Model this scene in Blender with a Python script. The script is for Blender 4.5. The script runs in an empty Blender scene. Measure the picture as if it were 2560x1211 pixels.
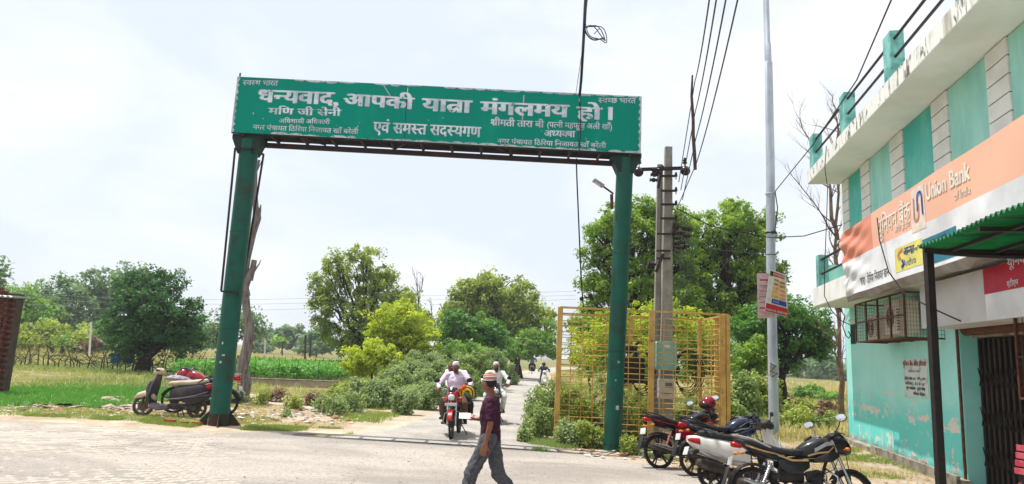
import bpy, bmesh, math, random
import numpy as np
from mathutils import Vector, Matrix, Euler
R_ = math.radians
sc = bpy.context.scene
COL = sc.collection
rnd = random.Random(7)
rng = np.random.default_rng(11)

# ------------------------------------------------------------------ camera
FPX, HY, ROLL, CH = 1720.0, 890.0, 0.045, 1.8      # focal length in photo pixels, horizon row, roll, eye height
_r = math.atan(ROLL); _p = math.atan((HY - 605) * math.cos(_r) / FPX)
CF = Vector((0, math.cos(_p), math.sin(_p)))
_r0 = Vector((1, 0, 0)); _u0 = Vector((0, -math.sin(_p), math.cos(_p)))
CR = _r0 * math.cos(_r) + _u0 * math.sin(_r)
CU = _u0 * math.cos(_r) - _r0 * math.sin(_r)
CO = Vector((0, 0, CH))
cam = bpy.data.cameras.new('camera'); camo = bpy.data.objects.new('camera', cam); COL.objects.link(camo)
camo.matrix_world = Matrix(((CR.x, CU.x, -CF.x, CO.x), (CR.y, CU.y, -CF.y, CO.y), (CR.z, CU.z, -CF.z, CO.z), (0, 0, 0, 1)))
cam.sensor_width = 36; cam.lens = FPX / 2560 * 36; cam.clip_end = 8000; cam.clip_start = 0.1
sc.camera = camo

# ------------------------------------------------------------------ world, sun, exposure
SUNV = Vector((-0.30, 0.085, 1.0)).normalized()          # towards the sun: high, from the left, a little beyond the gate
el = math.asin(SUNV.z); az = math.atan2(SUNV.x, SUNV.y)
w = bpy.data.worlds.new('World'); sc.world = w; w.use_nodes = True
nt = w.node_tree; nt.nodes.clear()
out = nt.nodes.new('ShaderNodeOutputWorld'); bg = nt.nodes.new('ShaderNodeBackground'); bg.inputs[1].default_value = 0.1
sky = nt.nodes.new('ShaderNodeTexSky'); sky.sky_type = 'NISHITA'; sky.sun_disc = False
sky.sun_elevation = el; sky.sun_rotation = az; sky.air_density = 1.0; sky.dust_density = 3.5; sky.ozone_density = 1.0
tc = nt.nodes.new('ShaderNodeTexCoord'); mp = nt.nodes.new('ShaderNodeMapping'); mp.inputs['Scale'].default_value = (1.6, 1.6, 3.4); mp.inputs['Location'].default_value = (.3, .1, .55)
n1 = nt.nodes.new('ShaderNodeTexNoise'); n1.inputs['Scale'].default_value = 1.7; n1.inputs['Detail'].default_value = 7; n1.inputs['Roughness'].default_value = .55; n1.inputs['Distortion'].default_value = .3
cr = nt.nodes.new('ShaderNodeValToRGB'); cr.color_ramp.elements[0].position = .42; cr.color_ramp.elements[0].color = (.0, .0, .0, 1); cr.color_ramp.elements[1].position = .72; cr.color_ramp.elements[1].color = (1, 1, 1, 1)
mx0 = nt.nodes.new('ShaderNodeMixRGB'); mx0.inputs[0].default_value = .84; mx0.inputs[2].default_value = (6.75, 7.35, 8.35, 1)   # thin high haze over the whole sky
mx = nt.nodes.new('ShaderNodeMixRGB'); mx.inputs[2].default_value = (7.95, 8.1, 8.4, 1)
L = nt.links.new
L(tc.outputs['Generated'], mp.inputs[0]); L(mp.outputs[0], n1.inputs[0]); L(n1.outputs[0], cr.inputs[0])
L(sky.outputs[0], mx0.inputs[1]); L(mx0.outputs[0], mx.inputs[1]); L(cr.outputs[0], mx.inputs[0]); L(mx.outputs[0], bg.inputs[0]); L(bg.outputs[0], out.inputs[0])
sl = bpy.data.lights.new('sun', 'SUN'); sl.energy = 4.5; sl.angle = R_(0.53); sl.color = (1, .965, .91)
so = bpy.data.objects.new('sun', sl); COL.objects.link(so); so.rotation_euler = SUNV.to_track_quat('Z', 'Y').to_euler(); so.location = (0, 0, 30)
sc.view_settings.view_transform = 'Standard'; sc.view_settings.look = 'None'; sc.view_settings.exposure = 0.46; sc.view_settings.gamma = 1; sc.view_settings.use_curve_mapping = False
sc.render.engine = 'CYCLES'; sc.cycles.max_bounces = 6; sc.cycles.diffuse_bounces = 3; sc.cycles.transparent_max_bounces = 8; sc.cycles.volume_bounces = 0
sc.cycles.use_denoising = True

# ------------------------------------------------------------------ measuring helpers (photo pixels -> metres in the place)
def ray(x, y):
    d = CF * FPX + CR * (x - 1280) + CU * (605 - y); return d / d.y
def at(x, y, Y): return CO + ray(x, y) * Y
def h(x, y):                                                 # the lie of the land
    if x < 4: v = -0.018 * (max(x, -7) + 2)
    else: v = -0.108 * max(0, 1 - (x - 4) / 5)
    return v
def gnd(x, y):
    r = ray(x, y); z = 0
    for _ in range(8):
        p = CO + r * ((z - CH) / r.z); z = h(p.x, p.y)
    return Vector((p.x, p.y, z))
def gat(x, Y):                                               # ground point under pixel column x (at horizon row) at depth Y
    X = ray(x, 900).x * Y; return Vector((X, Y, h(X, Y)))
def proj(p):
    v = Vector(p) - CO; return (1280 + FPX * v.dot(CR) / v.dot(CF), 605 - FPX * v.dot(CU) / v.dot(CF))
def lerp(a, b, t): return a + (b - a) * t
def sm(t): t = max(0, min(1, t)); return t * t * (3 - 2 * t)

# ------------------------------------------------------------------ materials
def S(r, g, b, k=1.0):
    f = lambda c: (c / 12.92 if c <= .04045 else ((c + .055) / 1.055) ** 2.4)
    return tuple(f(c / 255) * k for c in (r, g, b)) + (1,)
def newmat(name):
    m = bpy.data.materials.new(name); m.use_nodes = True; n = m.node_tree
    return m, n, n.nodes['Principled BSDF']
def M(name, c, r=.7, m=0., c2=None, ns=5., nd=5, lo=.4, hi=.62, bump=0., bs=60., coat=0., c3=None, ns3=1.5, lo3=.55, hi3=.7, st=(1, 1, 1), spec=.28, rv=0., dist=0.):
    mt, n, b = newmat(name); N = n.nodes; LK = n.links.new
    b.inputs['Roughness'].default_value = r; b.inputs['Metallic'].default_value = m
    b.inputs['Specular IOR Level'].default_value = spec; b.inputs['Coat Weight'].default_value = coat; b.inputs['Coat Roughness'].default_value = .08
    tcn = N.new('ShaderNodeTexCoord'); mpn = N.new('ShaderNodeMapping'); mpn.inputs['Scale'].default_value = st; LK(tcn.outputs['Object'], mpn.inputs[0])
    def noise(scale, det=nd):
        x = N.new('ShaderNodeTexNoise'); x.inputs['Scale'].default_value = scale; x.inputs['Detail'].default_value = det; x.inputs['Roughness'].default_value = .6; x.inputs['Distortion'].default_value = dist; LK(mpn.outputs[0], x.inputs[0]); return x
    def mixin(src, col, scale, l, hh):
        x = noise(scale); rp = N.new('ShaderNodeMapRange'); rp.inputs[1].default_value = l; rp.inputs[2].default_value = hh; LK(x.outputs[0], rp.inputs[0])
        mm = N.new('ShaderNodeMixRGB'); LK(rp.outputs[0], mm.inputs[0]); mm.inputs[2].default_value = col
        if isinstance(src, tuple): mm.inputs[1].default_value = src
        else: LK(src, mm.inputs[1])
        return mm.outputs[0], rp.outputs[0]
    src = c
    if c2 is None: c2 = tuple(v * .8 for v in c[:3]) + (1,)
    src, fac = mixin(src, c2, ns, lo, hi)
    if c3 is not None: src, f3 = mixin(src, c3, ns3, lo3, hi3)
    LK(src, b.inputs['Base Color'])
    if rv:
        rr = N.new('ShaderNodeMapRange'); rr.inputs[3].default_value = r; rr.inputs[4].default_value = min(1, r + rv); LK(fac, rr.inputs[0]); LK(rr.outputs[0], b.inputs['Roughness'])
    if bump:
        x = noise(bs, 6); bp = N.new('ShaderNodeBump'); bp.inputs['Strength'].default_value = bump; bp.inputs['Distance'].default_value = .02
        LK(x.outputs[0], bp.inputs['Height']); LK(bp.outputs[0], b.inputs['Normal'])
    return mt
def leafmat(name, c1, c2, tr=.32):
    mt, n, b = newmat(name); N = n.nodes; LK = n.links.new
    a = N.new('ShaderNodeAttribute'); a.attribute_name = 'tint'
    mm = N.new('ShaderNodeMixRGB'); mm.inputs[1].default_value = c1; mm.inputs[2].default_value = c2; LK(a.outputs['Fac'], mm.inputs[0])
    LK(mm.outputs[0], b.inputs['Base Color']); b.inputs['Roughness'].default_value = .55; b.inputs['Specular IOR Level'].default_value = .3
    t = N.new('ShaderNodeBsdfTranslucent'); mc = N.new('ShaderNodeMixRGB'); mc.blend_type = 'MULTIPLY'; mc.inputs[0].default_value = 1; mc.inputs[2].default_value = (1.5, 1.55, .7, 1); LK(mm.outputs[0], mc.inputs[1]); LK(mc.outputs[0], t.inputs[0])
    ms = N.new('ShaderNodeMixShader'); ms.inputs[0].default_value = tr; LK(b.outputs[0], ms.inputs[1]); LK(t.outputs[0], ms.inputs[2]); LK(ms.outputs[0], N['Material Output'].inputs[0])
    return mt

# ------------------------------------------------------------------ mesh helpers
class MB:
    def __init__(s): s.v = []; s.f = []
    def add(s, vs, fs):
        o = len(s.v); s.v += [tuple(v) for v in vs]; s.f += [tuple(i + o for i in f) for f in fs]; return s
    def box(s, c, d, rot=None, bev=0):
        x, y, z = d[0] / 2, d[1] / 2, d[2] / 2
        if bev:
            b = min(bev, x * .9, y * .9, z * .9); vs = []
            for k, (zz, ins) in enumerate(((-z, b), (-z + b, 0), (z - b, 0), (z, b))):
                for px, py in ((-1, -1), (1, -1), (1, 1), (-1, 1)):
                    X, Y = x - ins, y - ins
                    bb = b * .7 if ins == 0 else 0
                    vs += [Vector((px * (X - (bb if px * py > 0 else 0)), py * (Y - (bb if px * py < 0 else 0)), zz)), Vector((px * (X - (bb if px * py < 0 else 0)), py * (Y - (bb if px * py > 0 else 0)), zz))]
            fs = []
            for k in range(3):
                for i in range(8): fs.append((k * 8 + i, k * 8 + (i + 1) % 8, k * 8 + 8 + (i + 1) % 8, k * 8 + 8 + i))
            fs.append(tuple(range(7, -1, -1))); fs.append(tuple(range(24, 32)))
        else:
            vs = [Vector((a, b_, c_)) for c_ in (-z, z) for b_ in (-y, y) for a in (-x, x)]
            fs = [(0, 2, 3, 1), (4, 5, 7, 6), (0, 1, 5, 4), (1, 3, 7, 5), (3, 2, 6, 7), (2, 0, 4, 6)]
        c = Vector(c)
        if rot is not None:
            if not isinstance(rot, Matrix): rot = Euler(rot).to_matrix()
            vs = [rot @ v for v in vs]
        return s.add([v + c for v in vs], fs)
    def bar(s, p, q, wd, th=None, up=(0, 0, 1)):
        p, q = Vector(p), Vector(q); d = q - p; l = d.length; d.normalize(); up = Vector(up)
        if abs(d.dot(up)) > .98: up = Vector((1, 0, 0))
        sd = d.cross(up).normalized(); u = sd.cross(d)
        return s.box((p + q) / 2, (wd, l, th or wd), Matrix((sd, d, u)).transposed())
    def tube(s, pts, rr, n=8, cap=True, flat=1.0):
        pts = [Vector(p) for p in pts]
        if not hasattr(rr, '__len__'): rr = [rr] * len(pts)
        o = len(s.v); a = None
        for i, p in enumerate(pts):
            t = (pts[min(i + 1, len(pts) - 1)] - pts[max(i - 1, 0)])
            t = t.normalized() if t.length > 1e-9 else Vector((0, 0, 1))
            if a is None:
                a = t.orthogonal().normalized()
                if abs(t.z) < .9: a = t.cross(Vector((0, 0, 1))).normalized()
                elif True: a = (Vector((1, 0, 0)) - t * t.x).normalized()
            a = (a - t * a.dot(t)).normalized(); b = t.cross(a)
            for k in range(n):
                an = 2 * math.pi * k / n; s.v.append(tuple(p + a * (math.cos(an) * rr[i]) + b * (math.sin(an) * rr[i] * flat)))
        for i in range(len(pts) - 1):
            for k in range(n):
                k2 = (k + 1) % n; s.f.append((o + i * n + k, o + i * n + k2, o + (i + 1) * n + k2, o + (i + 1) * n + k))
        if cap:
            s.f.append(tuple(o + k for k in range(n - 1, -1, -1))); e = o + (len(pts) - 1) * n; s.f.append(tuple(e + k for k in range(n)))
        return s
    def torus(s, c, R, r, axis='y', n=28, m=8, sx=1.0, a0=0, a1=2 * math.pi):
        full = abs(a1 - a0 - 2 * math.pi) < 1e-6; o = len(s.v); cnt = n if full else n + 1
        for i in range(cnt):
            A = a0 + (a1 - a0) * i / n
            for k in range(m):
                B = 2 * math.pi * k / m; rr = R + r * math.cos(B); q = r * sx * math.sin(B)
                if axis == 'y': v = (rr * math.cos(A), q, rr * math.sin(A))
                elif axis == 'z': v = (rr * math.cos(A), rr * math.sin(A), q)
                else: v = (q, rr * math.cos(A), rr * math.sin(A))
                s.v.append((v[0] + c[0], v[1] + c[1], v[2] + c[2]))
        for i in range(n):
            i2 = (i + 1) % cnt
            for k in range(m):
                k2 = (k + 1) % m; s.f.append((o + i * m + k, o + i2 * m + k, o + i2 * m + k2, o + i * m + k2))
        return s
    def lathe(s, c, prof, axis='z', n=16):
        o = len(s.v)
        for r, z in prof:
            for k in range(n):
                A = 2 * math.pi * k / n; x, y = r * math.cos(A), r * math.sin(A)
                v = {'z': (x, y, z), 'y': (x, z, y), 'x': (z, x, y)}[axis]
                s.v.append((v[0] + c[0], v[1] + c[1], v[2] + c[2]))
        for i in range(len(prof) - 1):
            for k in range(n):
                k2 = (k + 1) % n; s.f.append((o + i * n + k, o + i * n + k2, o + (i + 1) * n + k2, o + (i + 1) * n + k))
        s.f.append(tuple(o + k for k in range(n - 1, -1, -1))); e = o + (len(prof) - 1) * n; s.f.append(tuple(e + k for k in range(n)))
        return s
    def loft(s, secs, n=12, ex=2.3):
        """secs: (x, z, halfwidth, halfheight[, y]) along x"""
        o = len(s.v)
        for q in secs:
            x, z, hw, hh = q[:4]; yy = q[4] if len(q) > 4 else 0
            for k in range(n):
                A = 2 * math.pi * k / n; c_, s_ = math.cos(A), math.sin(A)
                s.v.append((x, yy + math.copysign(abs(c_) ** (2 / ex), c_) * hw, z + math.copysign(abs(s_) ** (2 / ex), s_) * hh))
        for i in range(len(secs) - 1):
            for k in range(n):
                k2 = (k + 1) % n; s.f.append((o + i * n + k, o + (i + 1) * n + k, o + (i + 1) * n + k2, o + i * n + k2))
        s.f.append(tuple(o + k for k in range(n))); e = o + (len(secs) - 1) * n; s.f.append(tuple(e + k for k in range(n - 1, -1, -1)))
        return s
    def ball(s, c, r, n=12, m=8):
        if not hasattr(r, '__len__'): r = (r, r, r)
        o = len(s.v)
        for j in range(1, m):
            B = math.pi * j / m
            for k in range(n):
                A = 2 * math.pi * k / n; s.v.append((c[0] + r[0] * math.sin(B) * math.cos(A), c[1] + r[1] * math.sin(B) * math.sin(A), c[2] + r[2] * math.cos(B)))
        t = len(s.v); s.v.append((c[0], c[1], c[2] + r[2])); s.v.append((c[0], c[1], c[2] - r[2]))
        for j in range(m - 2):
            for k in range(n):
                k2 = (k + 1) % n; s.f.append((o + j * n + k, o + (j + 1) * n + k, o + (j + 1) * n + k2, o + j * n + k2))
        for k in range(n):
            k2 = (k + 1) % n; s.f.append((t, o + k, o + k2)); e = o + (m - 2) * n; s.f.append((t + 1, e + k2, e + k))
        return s
    def prism(s, pts, y0, y1, axis='y'):
        """polygon in (x,z), extruded along y"""
        n = len(pts); f = {'y': lambda a, b, c: (a, c, b), 'x': lambda a, b, c: (c, a, b), 'z': lambda a, b, c: (a, b, c)}[axis]
        vs = [f(a, b, y0) for a, b in pts] + [f(a, b, y1) for a, b in pts]
        return s.add(vs, [tuple(range(n)), tuple(range(2 * n - 1, n - 1, -1))] + [(i, (i + 1) % n + 0, (i + 1) % n + n, i + n)[::-1] for i in range(n)])
    def xf(s, mtx):
        s.v = [tuple(mtx @ Vector(v)) for v in s.v]; return s
    def mesh(s, name):
        me = bpy.data.meshes.new(name); me.from_pydata(s.v, [], s.f); me.update(); return me
def tag(o, label=None, cat=None, group=None, kind=None):
    if label: o['label'] = label
    if cat: o['category'] = cat
    if group: o['group'] = group
    if kind: o['kind'] = kind
    return o
def recalc(me):
    b = bmesh.new(); b.from_mesh(me); bmesh.ops.recalc_face_normals(b, faces=b.faces); b.to_mesh(me); b.free()
def obj(name, mb, mat, parent=None, smooth=True, loc=None, rc=True, ang=42):
    me = mb if isinstance(mb, bpy.types.Mesh) else mb.mesh(name)
    if rc and not isinstance(mb, bpy.types.Mesh): recalc(me)
    o = bpy.data.objects.new(name, me); COL.objects.link(o)
    if mat and not me.materials: me.materials.append(mat)
    if smooth and not isinstance(mb, bpy.types.Mesh):
        me.shade_smooth()
        try: me.set_sharp_from_angle(angle=R_(ang))
        except Exception: pass
    if parent: o.parent = parent
    if loc is not None: o.location = loc
    return o
def thing(name, label, cat, loc=(0, 0, 0), rz=0, group=None, rot=None):
    o = bpy.data.objects.new(name, None); COL.objects.link(o); o.location = loc; o.rotation_euler = rot or (0, 0, rz); o.empty_display_size = .2
    return tag(o, label, cat, group)
def struct(name, mb, mat, smooth=True): return tag(obj(name, mb, mat, None, smooth), kind='structure')
def copy_tree(o, parent=None):
    c = o.copy(); COL.objects.link(c)
    if parent: c.parent = parent
    for ch in o.children: copy_tree(ch, c)
    return c
def quads(name, V, mat, tint=None, parent=None, n=4):
    """V: (N,n,3) numpy array of separate n-gons"""
    N = len(V); me = bpy.data.meshes.new(name); me.vertices.add(N * n); me.vertices.foreach_set('co', V.astype(np.float32).ravel())
    me.loops.add(N * n); me.loops.foreach_set('vertex_index', np.arange(N * n, dtype=np.int32))
    me.polygons.add(N); me.polygons.foreach_set('loop_start', np.arange(0, N * n, n, dtype=np.int32)); me.polygons.foreach_set('loop_total', np.full(N, n, dtype=np.int32))
    if tint is not None:
        a = me.attributes.new('tint', 'FLOAT', 'POINT'); a.data.foreach_set('value', np.repeat(tint, n).astype(np.float32))
    me.update(); me.validate()
    o = bpy.data.objects.new(name, me); COL.objects.link(o); me.materials.append(mat)
    if parent: o.parent = parent
    return o
def catenary(p, q, sag, n=14):
    p, q = Vector(p), Vector(q); return [p.lerp(q, i / n) - Vector((0, 0, sag * 4 * (i / n) * (1 - i / n))) for i in range(n + 1)]

# ------------------------------------------------------------------ lettering
_gc = {}
def _meshof(s, off):
    cu = bpy.data.curves.new('t', 'FONT'); cu.body = s; cu.offset = off; cu.resolution_u = 3; cu.fill_mode = 'FRONT'
    o = bpy.data.objects.new('t', cu); COL.objects.link(o); dg = bpy.context.evaluated_depsgraph_get(); me = o.evaluated_get(dg).to_mesh()
    vs = [(v.co.x, v.co.y) for v in me.vertices]; me.calc_loop_triangles(); ts = [tuple(t.vertices) for t in me.loop_triangles]
    o.evaluated_get(dg).to_mesh_clear(); bpy.data.objects.remove(o); bpy.data.curves.remove(cu); return vs, ts
def glyph(ch, off=0.0, deva=True):
    k = (ch, off, deva)
    if k not in _gc:
        vs, ts = _meshof(ch, off); ref = 'क' if deva else 'H'
        w = lambda s: (lambda v: (max(a for a, b in v[0]) if v[0] else 0))(_meshof(s, 0))
        adv = w(ref + ch + ref) - w(ref + ref)
        _gc[k] = (vs, ts, adv)
    return _gc[k]
def _clip(vs, ts, x1, x0=-9):
    nv, nts = [], []
    for t in ts:
        poly = [vs[i] for i in t]
        for sgn, lim in ((1, x1), (-1, -x0)):
            res = []
            for a, b in zip(poly, poly[1:] + poly[:1]):
                fa, fb = sgn * a[0] - lim, sgn * b[0] - lim
                if fa <= 0: res.append(a)
                if fa * fb < 0: k = fa / (fa - fb); res.append((a[0] + (b[0] - a[0]) * k, a[1] + (b[1] - a[1]) * k))
            poly = res
        if len(poly) >= 3:
            o = len(nv); nv += poly; nts += [(o, o + i, o + i + 1) for i in range(1, len(poly) - 1)]
    return nv, nts
def _stroke(pts, wd):
    vs, ts = [], []
    for (a, b) in zip(pts, pts[1:]):
        dx, dy = b[0] - a[0], b[1] - a[1]; l = math.hypot(dx, dy) or 1; nx, ny = -dy / l * wd / 2, dx / l * wd / 2; o = len(vs)
        vs += [(a[0] + nx, a[1] + ny), (a[0] - nx, a[1] - ny), (b[0] - nx, b[1] - ny), (b[0] + nx, b[1] + ny)]; ts += [(o, o + 1, o + 2), (o, o + 2, o + 3)]
    return vs, ts
MATRA = 'ािीुूेैोौंँ़ॉ्'
def shape(s, off=0.0):
    """-> verts, tris, width ; Devanagari clusters are put together from the single signs"""
    V, T = [], []; x = 0.0
    deva = any('\u0900' <= c <= '\u097f' for c in s)
    def put(g, dx):
        o = len(V); V.extend((a + dx, b) for a, b in g[0]); T.extend(tuple(i + o for i in t) for t in g[1])
    i = 0
    while i < len(s):
        c = s[i]
        if c == ' ': x += .28; i += 1; continue
        if not ('\u0904' <= c <= '\u0939'):
            if c in '।|': put((_stroke([(.1, 0), (.1, .62)], .1 + 2 * off)), x); x += .22; i += 1; continue
            g = glyph(c, off, False); put(g, x); x += g[2] + off; i += 1; continue
        cl = [c]; i += 1; half = []
        while i < len(s) and s[i] == '्' and i + 1 < len(s) and '\u0915' <= s[i + 1] <= '\u0939': half.append(cl.pop()); cl.append(s[i + 1]); i += 2
        marks = []
        while i < len(s) and s[i] in MATRA: marks.append(s[i]); i += 1
        if 'ि' in marks: g = glyph('ि', off); put(g, x); x += g[2]
        if half and cl[0] == 'र':
            b = half.pop(); g = glyph(b, off)
            for hc in half: hg = glyph(hc, off); put(_clip(hg[0], hg[1], hg[2] - .17), x); x += hg[2] - .17
            put(g, x); put(_stroke([(g[2] - .13, .26), (g[2] - .42, .02)], .075 + 2 * off), x); x += g[2]
        else:
            for hc in half:
                hg = glyph(hc, off); cut = hg[2] - (.30 if hc == 'क' else .17); put(_clip(hg[0], hg[1], cut), x); x += cut
            g = glyph(cl[0], off); put(g, x); x += g[2]
        for m_ in marks:
            if m_ == 'ि': continue
            if m_ == 'ॉ': g = glyph('ा', off); put(g, x); x += g[2]; put(_stroke([(-.3, .78), (-.2, .72), (-.1, .72), (0, .78)], .07 + off), x); continue
            g = glyph(m_, off); put(g, x); x += g[2]
    return V, T, x
def text_on(name, s, org, u, v, width, height, mat, parent=None, off=0.0, warp=None, skew=0):
    """flat lettering from org along u (width) with letter height (base to head line) along v"""
    bold = off; off = 0.0
    V, T, wd = shape(s, 0.0); deva = any('\u0900' <= c <= '\u097f' for c in s); H = .62 if deva else .70
    sx, sy = width / max(wd, .01), height / H; org, u, v = Vector(org), Vector(u), Vector(v)
    mb = MB(); nrm = u.cross(v).normalized(); cps = [(0, 0)]
    if bold: cps += [(bold * c_ * 1.1, bold * s_ * .5) for c_, s_ in ((1, 0), (-1, 0), (.7, .7), (-.7, .7), (.7, -.7), (-.7, -.7), (.45, 0), (-.45, 0))]
    toward = 1 if nrm.dot(CO - org) > 0 else -1
    for k_, (da, db) in enumerate(cps):
        vs = []
        for a, b in V:
            p = org + u * ((a + da) * sx + skew * b * sy) + v * ((b + db) * sy) + nrm * (toward * .00035 * k_)
            vs.append(warp(p) if warp else p)
        mb.add(vs, T)
    o = obj(name, mb, mat, parent, smooth=False, rc=False); return o
class Pl:
    """a real vertical plane in the place; px() measures a photo point on it"""
    def __init__(s, o, u, n): s.o, s.u, s.n = Vector(o), Vector(u).normalized(), Vector(n).normalized(); s.v = Vector((0, 0, 1))
    def px(s, x, y, off=0):
        o = s.o + s.n * off; r = ray(x, y); t = (o - CO).dot(s.n) / r.dot(s.n); p = CO + r * t - o; return p.dot(s.u), p.z
    def P(s, a, b, off=0): return s.o + s.u * a + s.v * b + s.n * off
    def text(s, name, st, x0, y0, x1, y1, hp, mat, parent=None, off=0.0, d=.004, warp=None):
        """x0,y0 -> x1,y1: base line ends in photo pixels, hp letter height in pixels"""
        a = s.px(x0, y0, d); b = s.px(x1, y1, d); c = s.px(x0, y0 - hp, d)
        A, B = s.P(*a, d), s.P(*b, d); uu = (B - A)
        return text_on(name, st, A, uu.normalized(), s.v, uu.length, c[1] - a[1], mat, parent, off, warp)
# ------------------------------------------------------------------ the ground
K = .62
m_dirt = M('sandy_dirt', S(196, 178, 154, .74), .95, c2=S(172, 154, 128, .68), ns=.35, bump=.35, bs=14, c3=S(208, 190, 170, .8), ns3=2.2, lo3=.5, hi3=.7, spec=.1)
m_field = M('dry_field', S(160, 148, 96, .62), .95, c2=S(112, 124, 60, .55), ns=.12, bump=.4, bs=6, c3=S(176, 158, 118, .7), ns3=.6, lo3=.52, hi3=.66, spec=.1)
m_plaza = M('dusty_concrete_apron', S(202, 193, 181, .70), .95, c2=S(182, 173, 163, .62), ns=.45, st=(.7, 1.5, 1), dist=.6, bump=1.0, bs=26, c3=S(158, 146, 132, .56), ns3=30, lo3=.53, hi3=.66, spec=.15)
m_road = M('worn_asphalt', S(200, 193, 183, .70), .93, c2=S(182, 175, 166, .65), ns=.9, bump=.45, bs=45, c3=S(132, 126, 120, .5), ns3=36, lo3=.54, hi3=.66, spec=.15)
m_verge = M('sandy_verge', S(206, 190, 168, .74), .95, c2=S(186, 168, 144, .7), ns=1.1, bump=.4, bs=20, spec=.1)
m_clover = M('green_crop_soil', S(86, 140, 60, .42), .95, c2=S(64, 112, 44, .4), ns=2., bump=.5, bs=30, spec=.1)
m_paver = M('dusty_paver', S(206, 196, 182, .74), .93, c2=S(186, 176, 164, .66), ns=1.4, bump=.5, bs=50, c3=S(160, 148, 134, .56), ns3=34, lo3=.56, hi3=.68, spec=.15)

def sheet(x0, x1, y0, y1, nx, ny, dz=0., bump=0., keep=None):
    mb = MB(); xs = [x0 + (x1 - x0) * i / nx for i in range(nx + 1)]; ys = [y0 + (y1 - y0) * j / ny for j in range(ny + 1)]
    for j in ys:
        for i in xs:
            b = bump * (math.sin(i * 1.7 + j * .6) * math.sin(j * 1.3 - i * .4) + .5 * math.sin(i * 5.1 + 1) * math.sin(j * 4.3)) if bump else 0
            mb.v.append((i, j, h(i, j) + dz + b))
    for j in range(ny):
        for i in range(nx): a = j * (nx + 1) + i; mb.f.append((a, a + 1, a + nx + 2, a + nx + 1))
    return mb
# one sheet to the horizon: fine near the gate, coarse far out
def axis_pts(a, lo, hi, st):
    r = [lo + st * i for i in range(int((hi - lo) / st) + 1)]; k = st; x = lo; L_ = []
    while x > -a: k *= 1.6; x -= k; L_.append(x)
    x = hi; k = st; R2 = []
    while x < a: k *= 1.6; x += k; R2.append(x)
    return L_[::-1] + r + R2
xs = axis_pts(1500, -26, 30, 1.0); ys = axis_pts(1800, -6, 60, 1.0); mb = MB()
for y in ys:
    for x in xs:
        far = sm((y - 60) / 200); mb.v.append((x, y, h(x, y) - .012 + .0 * far))
nx = len(xs)
for j in range(len(ys) - 1):
    for i in range(nx - 1): a = j * nx + i; mb.f.append((a, a + 1, a + nx + 1, a + nx))
struct('ground', mb, m_field)

def poly_sheet(name, pts, mat, dz, step=.5, bump=.0, jag=.0):
    """ground-hugging sheet inside a polygon given in metres"""
    P_ = []
    for (a, b) in zip(pts, pts[1:] + pts[:1]):
        l = math.hypot(b[0] - a[0], b[1] - a[1]); k = max(1, int(l / step))
        for i in range(k):
            t = i / k; P_.append((a[0] + (b[0] - a[0]) * t + rnd.uniform(-jag, jag), a[1] + (b[1] - a[1]) * t + rnd.uniform(-jag, jag)))
    bm = bmesh.new(); vs = [bm.verts.new((x, y, 0)) for x, y in P_]; bm.faces.new(vs)
    x0 = min(p[0] for p in P_); x1 = max(p[0] for p in P_); y0 = min(p[1] for p in P_); y1 = max(p[1] for p in P_)
    st = max(step, .5)
    x = math.ceil(x0 / st) * st
    while x < x1: bmesh.ops.bisect_plane(bm, geom=bm.verts[:] + bm.edges[:] + bm.faces[:], plane_co=(x, 0, 0), plane_no=(1, 0, 0)); x += st * (1 if st >= 1 else 2)
    y = math.ceil(y0 / st) * st
    while y < y1: bmesh.ops.bisect_plane(bm, geom=bm.verts[:] + bm.edges[:] + bm.faces[:], plane_co=(0, y, 0), plane_no=(0, 1, 0)); y += st * (4 if y > 30 else 2)
    bmesh.ops.triangulate(bm, faces=bm.faces)
    for v in bm.verts: v.co.z = h(v.co.x, v.co.y) + dz + (bump * math.sin(v.co.x * 2.1) * math.sin(v.co.y * 1.7) if bump else 0)
    me = bpy.data.meshes.new(name); bm.normal_update()
    for f in bm.faces:
        if f.normal.z < 0: f.normal_flip()
    bm.to_mesh(me); bm.free(); me.materials.append(mat); me.shade_smooth()
    o = bpy.data.objects.new(name, me); COL.objects.link(o); return tag(o, kind='structure')
def gp(*pp): return [tuple(gnd(x, y)[:2]) for x, y in pp]

# bare sandy ground round the gate and the litter strip
poly_sheet('dirt', [(-40, 14.2), (-24, 17.5), (-15.5, 17.2), (-12.4, 18.3)] + gp((560, 985), (700, 985), (840, 1010), (960, 1010), (1060, 985), (1110, 975)) + [(-1.5, 30), (-.5, 60), (1.5, 90), (5.5, 90), (4.4, 60), (3.0, 36), (1.9, 20), (2.2, 17), (9, 18.5), (8.7, 15), (9.5, 8), (12, 2), (14, -5), (-40, -5)], m_dirt, 0, .6, .0, .12)
# apron / junction in the foreground
poly_sheet('forecourt', [(-40, -4), (14, -4), (9.0, 3), (7.0, 7.5)] + gp((1980, 1200), (1700, 1175), (1560, 1150), (1400, 1125), (1310, 1105), (960, 1088), (640, 1082), (420, 1085), (200, 1075), (0, 1050)) + [(-26, 13.2), (-40, 13.0)], m_plaza, .004, .6, 0, .06)
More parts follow.
